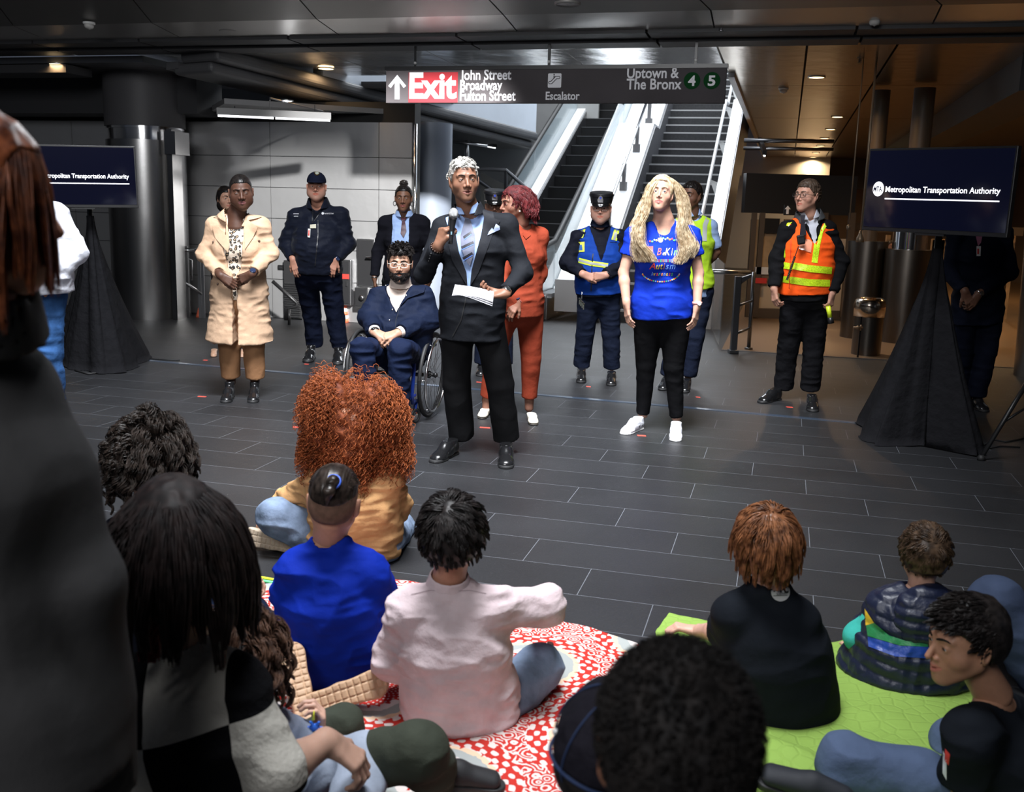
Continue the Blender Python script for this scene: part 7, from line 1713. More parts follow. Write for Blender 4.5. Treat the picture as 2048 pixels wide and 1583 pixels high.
# ---- wheelchair and the man sitting in it
def wheelchair():
    a = math.radians(12); fw = np.array([-math.sin(a), -math.cos(a), 0]); rt = np.array([math.cos(a), -math.sin(a), 0]); up = np.array([0, 0, 1.0])
    cr = gz(862, 833); t = thing('wheelchair', 'black wheelchair with blue frame and large spoked wheels', 'wheelchair', cr-rt*.3)
    BF = mat('blue_frame_paint', (.012, .04, .28), .22, coat=.6)
    for sgn, c in ((1, cr+up*.305), (-1, cr-rt*.52+up*.305)):
        ax = nrm(rt*sgn-up*.05); e2 = nrm(np.cross(ax, fw)); ring = lambda r, o=0: [c+ax*o+r*(fw*math.cos(q)+e2*math.sin(q)) for q in np.linspace(0, 6.28319, 49)]
        m = MB(); m.tube(ring(.290), .014, 10, cap=False); w = m.obj('wheel', RUBBER, t, smooth=True)
        m = MB(); m.tube(ring(.272), .008, 8, cap=False); m.obj('rim', BLACKP, w, smooth=True)
        m = MB(); m.tube(ring(.258, .035), .009, 8, cap=False)
        for q in range(6): d = fw*math.cos(q*1.047)+e2*math.sin(q*1.047); m.tube([c+d*.272, c+d*.258+ax*.035], .004, 5)
        m.obj('hand_rim', SILV, w, smooth=True); m = MB()
        for q in range(24):
            q1 = q*.2618; q2 = q1+(.5 if q % 2 else -.5); m.tube([c+ax*.02*(1 if q % 4 < 2 else -1)+.022*(fw*math.cos(q2)+e2*math.sin(q2)), c+.268*(fw*math.cos(q1)+e2*math.sin(q1))], .0013, 4)
        m.obj('spokes', DSTEEL, w); m = MB(); m.lathe(c-ax*.03, [(.026, 0), (.026, .02), (.014, .03), (.014, .05), (.022, .06), (.010, .075)], 20, axis=ax); m.obj('hub', BLACKP, w, smooth=True)
    for g0 in (gz(830, 846), gz(830, 846)-rt*.40):
        c = g0+up*.055; m = MB(); n = nrm(rt*.9+fw*.3); b1 = nrm(np.cross(n, up)); m.tube([c+.042*(b1*math.cos(q)+up*math.sin(q)) for q in np.linspace(0, 6.283, 25)], .014, 8, cap=False); w = m.obj('caster', RUBBER, t, smooth=True)
        m = MB(); m.lathe(c-n*.010, [(.034, 0), (.034, .02), (.010, .024)], 20, axis=n); m.obj('caster_hub', SILV, w, smooth=True)
        m = MB(); m.tube([c, c+up*.06+n*.0, c+up*.10-fw*.02], [.010, .013, .016], 10); m.obj('caster_fork', BF, w, smooth=True)
        k = g0+up*.155; m = MB(); m.tube([k-fw*.03, k+fw*.06, k+fw*.075+up*.06, k+fw*.02+up*.30, k-fw*.14+up*.335, k-fw*.46+up*.335], .014, 10); m.obj('frame_tube', BF, t, smooth=True)
    s0 = cr-rt*.26; m = MB(); R3 = np.stack([rt, -fw, up], 1); m.box(s0+fw*.10+up*.49, (.19, .22, .025), R3); bevel(m.obj('seat', mat('seat_black_nylon', (.012, .012, .013), .8), t), .012)
    m = MB(); m.box(s0-fw*.13+up*.68, (.19, .015, .18), R3); bevel(m.obj('backrest', mat('seat_black_nylon', (.012, .012, .013), .8), t), .01)
    m = MB(); m.tube([cr-rt*.06+up*.30, cr-rt*.48+up*.30], .014, 10); m.tube([cr-rt*.08+up*.30, cr-rt*.08+up*.50], .012, 8); m.tube([cr-rt*.46+up*.30, cr-rt*.46+up*.50], .012, 8); m.obj('axle', BLACKP, t, smooth=True)
    m = MB(); m.box(s0+fw*.62+up*.12, (.15, .07, .008), R3); m.tube([s0+fw*.60+up*.12-rt*.15, gz(830, 846)-rt*.38+up*.2], .010, 8); m.tube([s0+fw*.60+up*.12+rt*.15, gz(830, 846)+up*.2], .010, 8); m.obj('footrest', BF, t)
def sitter():
    Y = 6.93; J = {'sit': 1}
    px(J, Y, head=(800, 526, -.05), neck=(801, 564, -.01), sl=(757, 588, .0), sr=(846, 586, .0), el=(738, 634, -.06), er=(860, 640, -.04), wl=(750, 664, -.30), wr=(795, 666, -.30), hl=(776, 708, .0), hr=(826, 708, .0), kl=(724, 697, -.46), kr=(800, 700, -.46), al=(738, 806, -.44), ar=(800, 812, -.42))
    R = frame(3, 4, 0); sk = (.42, .23, .155)
    root, b, hs = person('bearded man in clear glasses and a navy parka sitting in the wheelchair', J, R, sk, dict(nose=1.05, smile=1.2, lips=.9),
        hands=[dict(w=J['wl'], d=(.85, -.25, -.30), n=(0, .6, -.8), side=-1, arm='l', curl=(35, 40, 30), thumb=(20, 20)), dict(w=J['wr'], d=(-.85, -.30, -.22), n=(0, .6, -.8), side=1, arm='r', curl=(40, 45, 30), thumb=(20, 20))],
        eyecol=(.03, .02, .012), brow=(.012, .009, .007), browt=1.35, base=np.array([J['hl'][0], Y, 0]), bodykw=dict(lat=.16, dep=.115, feet=False))
    cr = cloth('cream_turtleneck', (.56, .46, .40), .85, .3); collar(root, J, .064, .040, cr, open_=0, res=.004, thick=.012, drop=.03, spread=1.25, name='turtleneck'); part('sweater', top_sdf(J, .16, .118, .002, sleeve=.1, neck_r=.055), .009, cr, root)
    nv = cloth('navy_parka', (.006, .010, .026), .7, .5); s = top_sdf(J, .190, .140, .008, arms=(.082, .082, .060), sleeve=.94, hem=.03, neck_r=.078, waist=1.05, belly=.04); vcut(s, J, .74, .50); jk = part('parka', s, .0075, nv, root, wr=.011, seed=17); tj = bvh(jk)
    ppoly([(776, 556), (768, 566), (775, 590), (795, 612), (785, 570)], tj, nv, jk, 'collar_flap', off=.016); ppoly([(822, 552), (838, 560), (852, 572), (848, 584), (815, 596), (800, 612), (812, 580)], tj, nv, jk, 'collar_flap', off=.016)
    for x, y in ((772, 571), (778, 579), (813, 591), (824, 588), (839, 583), (785, 619), (779, 640)): button(tj, x, y, .007, SILV, jk, 'snap')
    pline([(800, 612), (792, 640), (790, 668)], 1.2, tj, mat('seam_navy', (.003, .005, .012), .8), jk, 'placket', off=.003)
    s = Sdf(); s.cone(lerp(J['hl'], J['hr'], .5), lerp(J['hl'], J['hr'], .5)-np.array([0, 0, .02]), (.17, .12), (.17, .12), k=0, u=(1, 0, 0))
    for e in 'lr': s.chain([J['h'+e], J['k'+e]], [.095, .078], k=.03); s.cone(J['k'+e], J['a'+e], .080, .066, k=.015)
    part('trousers', s, .008, cloth('navy_trousers_light', (.007, .012, .034), .8, .5), root, wr=.009, seed=4)
    for e in 'lr': a = J['a'+e]; z = a[2]-.10; shoe(root, np.array([a[0], a[1], a[2]]), np.array([a[0]-.04, a[1]-.17, z]), SHOEB, g=1.0, res=.006, z0=z)
    for e in 'lr': q = J['w'+e]; d = nrm(q-J['e'+e]); m = MB(); m.lathe(q-d*.035, [(.040, 0), (.036, .03)], 18, axis=d, cap=False); m.obj('cuff', cr, root, smooth=True)
    fa = nrm(J['wl']-J['el']); watch(root, J['wl'], fa, (-.3, -.6, .8), .031, BLACKP, BLACKP, fr=.014)
    c = J['head']; hm = hair_mat('black_soft_hair', (.007, .006, .006), (.022, .018, .017), .38); h = head_volume(c, R, 1, hair_cap(.010, .064, -.012, -.055), .0034, 'hair', hm, b, wr=.004, sc=50)
    ro, nn = scalp(1100, 77, lambda P: (P[:, 2] > .055), .010); strands(c, R, 1, ro, nn*.6+np.array([.3, -.2, .3]), .028, hm, h, 'wavy_top', rad=.0018, amp=.005, freq=1.4, grav=.2, seg=9, seed=78)
    def f(s, g):
        s.ell(np.array([0, -.038, -.082]), (.059, .060, .054), k=0)
        for x in (-1, 1): s.cone(np.array([.062*x, -.015, -.025]), np.array([.050*x, -.035, -.075]), .014, .022, k=.02); s.cone(np.array([0, -.098, -.0565]), np.array([.027*x, -.083, -.066]), .0055, .006, k=.006)
        s.inter(lambda X, Y_, Z: Z+.046-np.clip(np.abs(X)-.045, 0, .02)*1.6-.010*(Y_ < -.085), .004); s.ell(np.array([0, -.100, -.0685]), (.018, .020, .0065), k=.003, mode='d')
    head_volume(c, R, 1, f, .003, 'beard', hm, b, wr=.003, sc=70); glasses(b, c, R, 1, mat('clear_frame', (.70, .66, .58), .2, coat=.5), rim=.0020)
wheelchair(); sitter()
# ================================================================== BLANKETS
def cloth_sheet(name, label, cat, poly, mt, z=.010, amp=.006, seed=0, res=.03, thick=.006, edge=None, folds=()):
    """poly: floor points round the sheet (any shape), filled with a gently rumpled grid"""
    import bmesh
    bm = bmesh.new(); O_ = [np.array(p)[:2] for p in poly]; n = len(O_)
    pts = []
    for i in range(n):
        a, b = O_[i], O_[(i+1) % n]; k = max(1, int(np.linalg.norm(b-a)/.04))
        for j in range(k): pts.append(lerp(a, b, j/k))
    lo = np.min(pts, 0); hi = np.max(pts, 0); nx = int((hi[0]-lo[0])/res)+1; ny = int((hi[1]-lo[1])/res)+1
    X, Yv = np.meshgrid(lo[0]+res*np.arange(nx+1), lo[1]+res*np.arange(ny+1), indexing='ij')
    def inside(x, y):
        c = False; j = len(pts)-1
        for i in range(len(pts)):
            if ((pts[i][1] > y) != (pts[j][1] > y)) and (x < (pts[j][0]-pts[i][0])*(y-pts[i][1])/(pts[j][1]-pts[i][1]+1e-12)+pts[i][0]): c = not c
            j = i
        return c
    ins = np.array([[inside(X[i, j], Yv[i, j]) for j in range(ny+1)] for i in range(nx+1)])
    P = np.array(pts); idx = -np.ones(ins.shape, int); V = []; F = []
    near = ins.copy()
    # keep cells with any inside corner, snap outside corners onto the outline
    for i in range(nx):
        for j in range(ny):
            cs = [(i, j), (i+1, j), (i+1, j+1), (i, j+1)]
            if any(ins[c] for c in cs):
                f = []
                for c in cs:
                    if idx[c] < 0:
                        p = np.array([X[c], Yv[c]])
                        if not ins[c]:
                            best = None
                            for q in range(len(P)):
                                a, b = P[q], P[(q+1) % len(P)]; ab = b-a; t = np.clip(np.dot(p-a, ab)/(ab@ab+1e-12), 0, 1); r = a+ab*t; d = np.sum((p-r)**2)
                                if best is None or d < best[0]: best = (d, r)
                            p = best[1]
                        idx[c] = len(V); V.append([p[0], p[1], 0])
                    f.append(idx[c])
                F.append(f)
    V = np.array(V); Z = vnoise(np.c_[V[:, 0]*5+seed, V[:, 1]*5, V[:, 2]+seed])*amp*1.6+vnoise(np.c_[V[:, 0]*14+seed, V[:, 1]*12, V[:, 2]+9])*amp*.7
    for (a, b, w_, h_) in folds:
        a = np.array(a)[:2]; b = np.array(b)[:2]; ab = b-a; t = np.clip(((V[:, :2]-a)@ab)/(ab@ab), 0, 1); d = np.linalg.norm(V[:, :2]-a-t[:, None]*ab, axis=1); Z += h_*np.exp(-(d/w_)**2)*np.sin(np.clip(t, 0.02, .98)*3.14)**.3
    V[:, 2] = z+Z-thick*.2
    o = mk(name, V, np.array(F), mt, None, base=(float(V[:, 0].mean()), float(V[:, 1].mean()), 0)); md = o.modifiers.new('t', 'SOLIDIFY'); md.thickness = thick; md.offset = -1
    ms = o.modifiers.new('s', 'SUBSURF'); ms.levels = 1; ms.render_levels = 1; tag(o, label, cat); return o
def medallion_mat():
    m = mat('red_medallion_print', (.8, .78, .74), .85, spec=.1); nt = m.node_tree; N = nt.nodes; L = nt.links; b = N['Principled BSDF']
    tc = N.new('ShaderNodeTexCoord')
    def M(op, *a):
        n = N.new('ShaderNodeMath'); n.operation = op
        for i, q in enumerate(a):
            if isinstance(q, (int, float)): n.inputs[i].default_value = q
            else: L.new(q, n.inputs[i])
        return n.outputs[0]
    mp = N.new('ShaderNodeMapping'); mp.inputs['Rotation'].default_value = (0, 0, .35); mp.inputs['Location'].default_value = (.07, .13, 0); L.new(tc.outputs['Object'], mp.inputs[0])
    sx = N.new('ShaderNodeSeparateXYZ'); L.new(mp.outputs[0], sx.inputs[0]); S = .72
    def cell(ox, oy):
        fx = M('SUBTRACT', M('FRACT', M('ADD', M('DIVIDE', sx.outputs[0], S), ox)), .5); fy = M('SUBTRACT', M('FRACT', M('ADD', M('DIVIDE', sx.outputs[1], S), oy)), .5)
        r = M('SQRT', M('ADD', M('MULTIPLY', fx, fx), M('MULTIPLY', fy, fy))); a = M('ARCTAN2', fy, fx); return r, a
    r1, a1 = cell(0, 0); r2, a2 = cell(.5, .5)
    sw = M('LESS_THAN', r1, r2); r = M('MINIMUM', r1, r2); mxa = N.new('ShaderNodeMix'); mxa.data_type = 'FLOAT'; L.new(sw, mxa.inputs[0]); L.new(a2, mxa.inputs[2]); L.new(a1, mxa.inputs[3]); a = mxa.outputs[0]
    nz = N.new('ShaderNodeTexNoise'); nz.inputs['Scale'].default_value = 45; nz.inputs['Detail'].default_value = 2; L.new(tc.outputs['Object'], nz.inputs['Vector']); nn = M('SUBTRACT', nz.outputs[0], .5)
    pet = M('ABSOLUTE', M('SINE', M('MULTIPLY', a, 9.0))); pet2 = M('ABSOLUTE', M('SINE', M('MULTIPLY', a, 14.0)))
    rr = M('ADD', r, M('MULTIPLY', nn, .03))
    inner = M('LESS_THAN', M('ADD', rr, M('MULTIPLY', pet, .020)), .130)                     # red flower
    dots = M('GREATER_THAN', M('MULTIPLY', M('SINE', M('MULTIPLY', r, 230.0)), M('SINE', M('MULTIPLY', a, 18.0))), .55)
    ring = M('MULTIPLY', M('GREATER_THAN', rr, .155), M('LESS_THAN', rr, .205))               # grey ring
    ring2 = M('MULTIPLY', M('GREATER_THAN', rr, .205), M('LESS_THAN', rr, .228))
    outer = M('MULTIPLY', M('GREATER_THAN', M('SUBTRACT', rr, M('MULTIPLY', pet2, .03)), .215), M('LESS_THAN', M('ADD', rr, M('MULTIPLY', pet2, .035)), .34))
    lace = M('GREATER_THAN', M('ADD', M('MULTIPLY', M('SINE', M('MULTIPLY', r, 120.0)), M('SINE', M('MULTIPLY', a, 22.0))), M('MULTIPLY', nn, 1.2)), -.18)
    v = N.new('ShaderNodeTexVoronoi'); v.inputs['Scale'].default_value = 24; L.new(tc.outputs['Object'], v.inputs['Vector'])
    far = M('MULTIPLY', M('GREATER_THAN', rr, .32), M('GREATER_THAN', M('SINE', M('ADD', M('MULTIPLY', v.outputs['Distance'], 26.0), M('MULTIPLY', nn, 7.0))), -.15))
    redm = M('MAXIMUM', M('MULTIPLY', inner, M('SUBTRACT', 1.0, dots)), M('MAXIMUM', M('MULTIPLY', outer, lace), far))
    g = N.new('ShaderNodeMix'); g.data_type = 'RGBA'; L.new(ring, g.inputs[0]); g.inputs[6].default_value = (.64, .57, .54, 1); g.inputs[7].default_value = (.34, .36, .35, 1)
    g2 = N.new('ShaderNodeMix'); g2.data_type = 'RGBA'; L.new(M('MULTIPLY', ring2, .6), g2.inputs[0]); L.new(g.outputs[2], g2.inputs[6]); g2.inputs[7].default_value = (.75, .45, .22, 1)
    h = N.new('ShaderNodeMix'); h.data_type = 'RGBA'; L.new(M('MULTIPLY', redm, M('SUBTRACT', 1.0, ring)), h.inputs[0]); L.new(g2.outputs[2], h.inputs[6]); h.inputs[7].default_value = (.46, .032, .024, 1)
    L.new(h.outputs[2], b.inputs['Base Color']); return m
def quilt_mat():
    m = mat('lime_quilt', (.235, .37, .075), .75, spec=.15); nt = m.node_tree; N = nt.nodes; L = nt.links; b = N['Principled BSDF']; tc = N.new('ShaderNodeTexCoord')
    v = N.new('ShaderNodeTexVoronoi'); v.feature = 'DISTANCE_TO_EDGE'; v.inputs['Scale'].default_value = 21; v.inputs['Randomness'].default_value = .75; L.new(tc.outputs['Object'], v.inputs['Vector'])
    mr = N.new('ShaderNodeMapRange'); mr.inputs[1].default_value = 0; mr.inputs[2].default_value = .12; L.new(v.outputs['Distance'], mr.inputs[0])
    n = N.new('ShaderNodeTexNoise'); n.inputs['Scale'].default_value = 25; L.new(tc.outputs['Object'], n.inputs['Vector'])
    ad = N.new('ShaderNodeMath'); ad.operation = 'ADD'; L.new(mr.outputs[0], ad.inputs[0]); L.new(n.outputs[0], ad.inputs[1])
    bn = N.new('ShaderNodeBump'); bn.inputs['Strength'].default_value = .35; bn.inputs['Distance'].default_value = .008; L.new(ad.outputs[0], bn.inputs['Height']); L.new(bn.outputs[0], b.inputs['Normal']); return m
rb = cloth_sheet('picnic_blanket', 'white blanket with large red and grey medallions under the seated children', 'blanket', [gz(525, 1175), gz(640, 1163), gz(800, 1168), gz(1000, 1205), gz(1085, 1238), gz(1180, 1262), gz(1275, 1292), gz(1300, 1400), gz(1240, 1583), gz(1200, 1700), gz(700, 1700), gz(400, 1600), gz(420, 1350)], medallion_mat(), amp=.009, seed=3, folds=[(gz(700, 1300), gz(900, 1560), .03, .012), (gz(1050, 1450), gz(1250, 1480), .03, .010)])
gq = cloth_sheet('quilted_blanket', 'lime green quilted blanket under the children on the right', 'blanket', [gz(1338, 1232), gz(1450, 1262), gz(1560, 1290), gz(1650, 1292), gz(1720, 1282), gz(1850, 1330), gz(2030, 1420), gz(2150, 1600), gz(2100, 1720), gz(1400, 1720), gz(1330, 1500), gz(1310, 1270)], quilt_mat(), amp=.010, seed=8, folds=[(gz(1500, 1492), gz(1640, 1540), .035, .03), (gz(1640, 1420), gz(1830, 1460), .05, .012)])

# ================================================================== SEATED PEOPLE, seen from behind
def hair_back(root, b, c, R, g, mt, n, length, thick=.010, rad=.0022, amp=.003, freq=1.5, grav=.5, seed=1, line=.06, side=-.01, back=-.055, bias=(0, .2, -.6), seg=12, capwr=.003, whorl=None, stiff=.35, cond=None, w=1.0, top=0, nrmw=.4, clump=20):
    h = head_volume(c, R, g, hair_cap(thick, line, side, back, top, w), .004, 'hair', mt, b, wr=capwr, sc=35, seed=seed)
    ro, nn = scalp(n, seed, cond or (lambda P: (P[:, 2] > back+.012) & ~((P[:, 1] < -.03) & (P[:, 2] < line)) & ~((P[:, 1] < .01) & (P[:, 2] < side))), thick*.8)
    ro = ro*np.array([w, 1, 1])
    d = nn*nrmw+np.array(bias)
    if whorl is not None:
        wv = ro-np.array(whorl); wv -= nn*(wv*nn).sum(1, keepdims=True); wl = np.linalg.norm(wv, axis=1, keepdims=True); sw = np.cross(nn, wv/(wl+1e-6)); d = wv/(wl+.01)+sw*.35+nn*nrmw
    strands(c, R, g, ro, d, length, mt, h, 'hair_strands', rad=rad, amp=amp, freq=freq, grav=grav, seg=seg, seed=seed, stiff=stiff, taper=.75, clump=clump)
    return h
BACK = lambda yaw=0, pitch=0, roll=0: frame(180+yaw, pitch, roll)
DENIM = cloth('faded_denim', (.16, .21, .30), .85, .5, var=.35, fs=12)

# ---- person with big red curls
def redcurls():
    Y = 4.0; J = {'back': 1}
    px(J, Y, head=(706, 850, -.02), neck=(706, 905, .0), sl=(640, 945, .0), sr=(772, 945, .0), el=(600, 990, .12), wl=(558, 1004, .18), er=(792, 1010, .12), wr=(770, 1040, .28), hl=(660, 1080, .06), hr=(758, 1085, .06))
    J['kl'] = at(552, 1032, Y+.06); J['al'] = gz(600, 1082)+np.array([0, .0, .06]); J['kr'] = at(800, 1060, Y+.45); J['ar'] = gz(720, 1070)+np.array([0, .05, .05])
    R = BACK(0, 0, 0); sk = (.45, .24, .16)
    root, b, hs = person('person with huge copper-red curls in a tan sweatshirt, seated on the floor', J, R, sk, dict(g=.98), hands=[dict(w=J['wl'], d=(-.7, .1, -.5), n=(.2, -.2, -1), side=-1, arm='l')], base=gz(710, 1110), face=False, res=.004, bodykw=dict(lat=.15, dep=.11, feet=False))
    tan = cloth('tan_sweatshirt', (.50, .28, .125), .85, .5, fs=10)
    s = top_sdf(J, .165, .125, .012, arms=(.074, .068, .052), sleeve=.97, hem=.04, neck_r=.06, waist=1.0, flare=0); V, F = s.mesh(.007); V = wrinkle(wrinkle(V, F, .014, 7, (.8, 1, 3.6), 3), F, .007, 14, (.7, 1, 3), 5); mk('sweatshirt', V, F, tan, root)
    s = Sdf(); P, S, ux, ax, fw = frontframe(J); s.cone(lerp(J['hl'], J['hr'], .5)+ax*.04, lerp(J['hl'], J['hr'], .5)-ax*.06, (.17, .13), (.18, .14), k=0, u=ux)
    s.chain([J['hl'], J['kl'], J['al']], [.10, .078, .055], k=.03); s.chain([J['hr'], J['kr'], J['ar']], [.10, .075, .055], k=.03); s.cut((0, 0, .004), (0, 0, -1)); part('jeans', s, .008, DENIM, root, wr=.008)
    sole = mat('gum_sole', (.48, .38, .28), .6)
    shoe_flat(root, gz(545, 1102)+np.array([0, 0, .045]), (-1, .25, .1), (-.1, -.95, .1), mat('beige_suede', (.22, .16, .11), .8), sole, .98)
    hm = hair_mat('copper_curls', (.16, .038, .012), (.42, .115, .035), .55); c = J['head']
    # three lobes of curls: left, right, falling back
    rs = np.random.RandomState(2); N_ = 5200
    core = Sdf(); lob = [(at(665, 800, Y), .115), (at(752, 810, Y), .115), (at(705, 850, Y), .155), (at(650, 870, Y), .10), (at(770, 870, Y), .10), (at(705, 895, Y-.03), .115)]
    for p, r in lob: core.ell(p, r*.86, k=.05)
    h = part('hair', core, .008, hair_mat('copper_deep', (.10, .022, .008), (.20, .05, .016), .7), b, wr=.012, fsc=14)
    d = rs.normal(size=(N_, 3)); d /= np.linalg.norm(d, axis=1, keepdims=True); li = rs.randint(0, len(lob), N_); ctr = np.array([lob[i][0] for i in li]); rad = np.array([lob[i][1] for i in li])
    start = ctr+d*(rad*.62)[:, None]; M_ = 26; t = np.linspace(0, 1, M_); Pp = np.zeros((N_, M_, 3)); hc = at(706, 832, Y)
    out = (start-hc); out /= np.linalg.norm(out, axis=1, keepdims=True)
    Ln = .15*(.6+.7*rs.rand(N_)); p = start.copy(); dd = (out*.9+d*.5); dd /= np.linalg.norm(dd, axis=1, keepdims=True)
    for i in range(M_):
        Pp[:, i] = p; dd = dd+np.array([0, 0, -.16]); dd /= np.linalg.norm(dd, axis=1, keepdims=True); p = p+dd*(Ln/M_)[:, None]
    Pp = curl(Pp, .0065, 5.5, rs); V, F = tubes(Pp, np.full((N_, M_), .0016)*np.linspace(1.1, .7, M_)[None, :], 3); mk('curls', V, F, hm, h)
def shoe_flat(root, c, d, up, m, sole, g=1.0, name='shoe', treads=True, w=1.0, tm=None):
    """a shoe lying on its side/top: c centre, d toe direction, up = direction the SOLE faces away from (towards the ankle)"""
    c = np.array(c, float); d = nrm(d); so = nrm(np.array(up)-d*np.dot(d, up)); sd = np.cross(d, so); L = .25*g; s = Sdf()
    # so = direction the sole faces
    s.cone(c-d*L*.38-so*.03*g, c-d*.02*g-so*.035*g, (.034*g, .040*g), (.036*g, .042*g), k=0, u=sd); s.cone(c-so*.03*g, c+d*L*.40-so*.018*g, (.038*g*w, .036*g), (.040*g*w, .026*g), k=.02, u=sd)
    s.cut(c+so*.002, so); o = part(name, s, .005, m, root)
    q = Sdf(); q.cone(c-d*L*.38, c, .036*g, .033*g, k=0); q.cone(c, c+d*L*.40, .033*g, .044*g*w, k=.02); q.cut(c+so*.016, so, .004); q.cut(c-so*.006, -so, .004)
    if treads:
        for i in range(-5, 7):
            q.box(c+d*L*.085*i+so*.018, (.0022, .05, .006), np.stack([d, sd, so], 1), .001, .001, 'd')
        for j in (-1, 1): q.box(c+sd*.014*j+so*.018, (.15, .0018, .006), np.stack([d, sd, so], 1), .001, .001, 'd')
    part('sole', q, .0028, sole, o); return o
redcurls()

# ---- child in the blue T-shirt with a top knot
def bluekid():
    Y = 2.90; J = {'back': 1}
    px(J, Y, head=(668, 1003, .0), neck=(660, 1066, .01), sl=(592, 1120, .0), sr=(733, 1126, .0), el=(576, 1212, .08), wl=(600, 1240, .24), er=(772, 1212, .06), wr=(782, 1290, .16), hl=(620, 1305, .06), hr=(722, 1305, .06))
    J['kl'] = at(560, 1275, Y+.34); J['al'] = at(600, 1350, Y+.0); J['kr'] = at(800, 1330, Y+.26); J['ar'] = at(690, 1370, Y-.0)
    R = BACK(-2, 4, -4); g = .93; sk = (.42, .21, .14)
    ex = [Sdf().cone(J['sl'], J['el'], .036, .031).mesh(.006)]
    root, b, hs = person('child in a royal blue T-shirt with shaved sides and a top knot, kneeling', J, R, sk, dict(g=g, w=.99), base=gz(660, 1400), face=False, res=.0026, nk=.050, hands=[dict(w=J['wl'], d=(.3, .9, -.1), n=(0, 0, -1), side=-1, arm='l', g=.8), dict(w=J['wr'], d=(-.3, .8, -.3), n=(-.5, 0, -.8), side=1, arm='r', g=.8)], arm_r=(.034, .026), bodykw=dict(lat=.125, dep=.095, feet=False, legs=(.06, .045, .03)))
    s = top_sdf(J, .150, .112, .008, arms=(.060, .062, .05), sleeve=.5, hem=.085, neck_r=.050, waist=.97, flare=.0, sh=.048)
    V, F = s.mesh(.006); V = wrinkle(wrinkle(V, F, .012, 7, (1, 1, 2.4), 13), F, .005, 17, (1, 1, 1.8), 3); tee = mk('t_shirt', V, F, cloth('deep_blue_tee', (.004, .020, .27), .75, .35, fs=8), root)
    s = Sdf(); s.cone(lerp(J['hl'], J['hr'], .5), lerp(J['hl'], J['hr'], .5)-np.array([0, 0, .04]), (.125, .10), (.13, .10), k=0, u=(1, 0, 0)); s.chain([J['hl'], J['kl'], J['al']], [.078, .062, .048], k=.03); s.chain([J['hr'], J['kr'], J['ar']], [.078, .064, .048], k=.03); s.cut((0, 0, .012), (0, 0, -1)); part('trousers', s, .007, cloth('navy_sweatpants', (.010, .020, .06), .85, .4), root, wr=.006)
    so = mat('tan_rubber_sole', (.52, .33, .20), .55); up_ = mat('tan_mesh', (.30, .20, .13), .8)
    shoe_flat(root, at(598, 1375, Y-.18)+np.array([0, .0, .01]), (-.28, .5, .55), (.25, -.75, .35), up_, so, .92); shoe_flat(root, at(684, 1392, Y-.2)+np.array([0, 0, .004]), (.85, .12, .28), (.05, -.85, .42), up_, so, .98)
    hm = hair_mat('black_sleek_hair', (.008, .006, .005), (.030, .022, .018), .30); c = J['head']
    shm = hair_mat('shaved_stubble', (.10, .058, .040), (.15, .085, .06), .8); h = head_volume(c, R, g, hair_cap(.0015, .05, -.005, -.058), .003, 'shaved_hair', shm, b)
    # top hair combed back to a knot
    def f(s, g_):
        s.ell(np.array([0, .022, .040])*g, np.array([.0785, .0975, .0915])*g, k=0)
        s.inter(lambda X, Y_, Z: (-(Z/g)+.052-.55*np.clip(Y_/g+.02, -1, .2)*-0-.30*np.clip((Y_/g-.0), 0, .12)*1.3)*g*.8, .006)
    tp = head_volume(c, R, g, f, .003, 'top_hair', hm, h, wr=.0015, sc=40, st=(2.5, .4, .4))
    knot = np.array([-.012, .100, .088]); ro, nn = scalp(900, 5, lambda P: (P[:, 2] > .062), .010); d = knot-ro; d -= nn*(d*nn).sum(1, keepdims=True)*.9; L_ = np.linalg.norm(knot-ro, axis=1)
    strands(c, R, g, ro, d, L_*.93, hm, tp, 'hair_strands', rad=.0022, amp=.0006, grav=0, seg=10, seed=4, taper=.3, target=(knot*g)@R.T+c, clump=0)
    def f2(s, g_): s.ell(knot*g, np.array([.019, .022, .020])*g, k=0); s.chain([knot*g, (knot+np.array([.008, .020, -.03]))*g, (knot+np.array([.014, .014, -.070]))*g], [.018*g, .018*g, .006*g], k=.01)
    head_volume(c, R, g, f2, .0026, 'knot', hm, tp, wr=.002, sc=60)
    m = MB(); kc = (knot*g)@R.T+c; ax_ = nrm(R@np.array([.1, .8, .5])); m.tube([kc+.0225*g*(math.cos(a)*np.cross(ax_, [1, 0, 0])+math.sin(a)*nrm(np.cross(ax_, np.cross(ax_, [1, 0, 0])))) for a in np.linspace(0, 6.2832, 17)], .004, 6, cap=False); m.obj('hair_tie', mat('tie_blue', (.02, .08, .45), .5), tp, smooth=True)
bluekid()

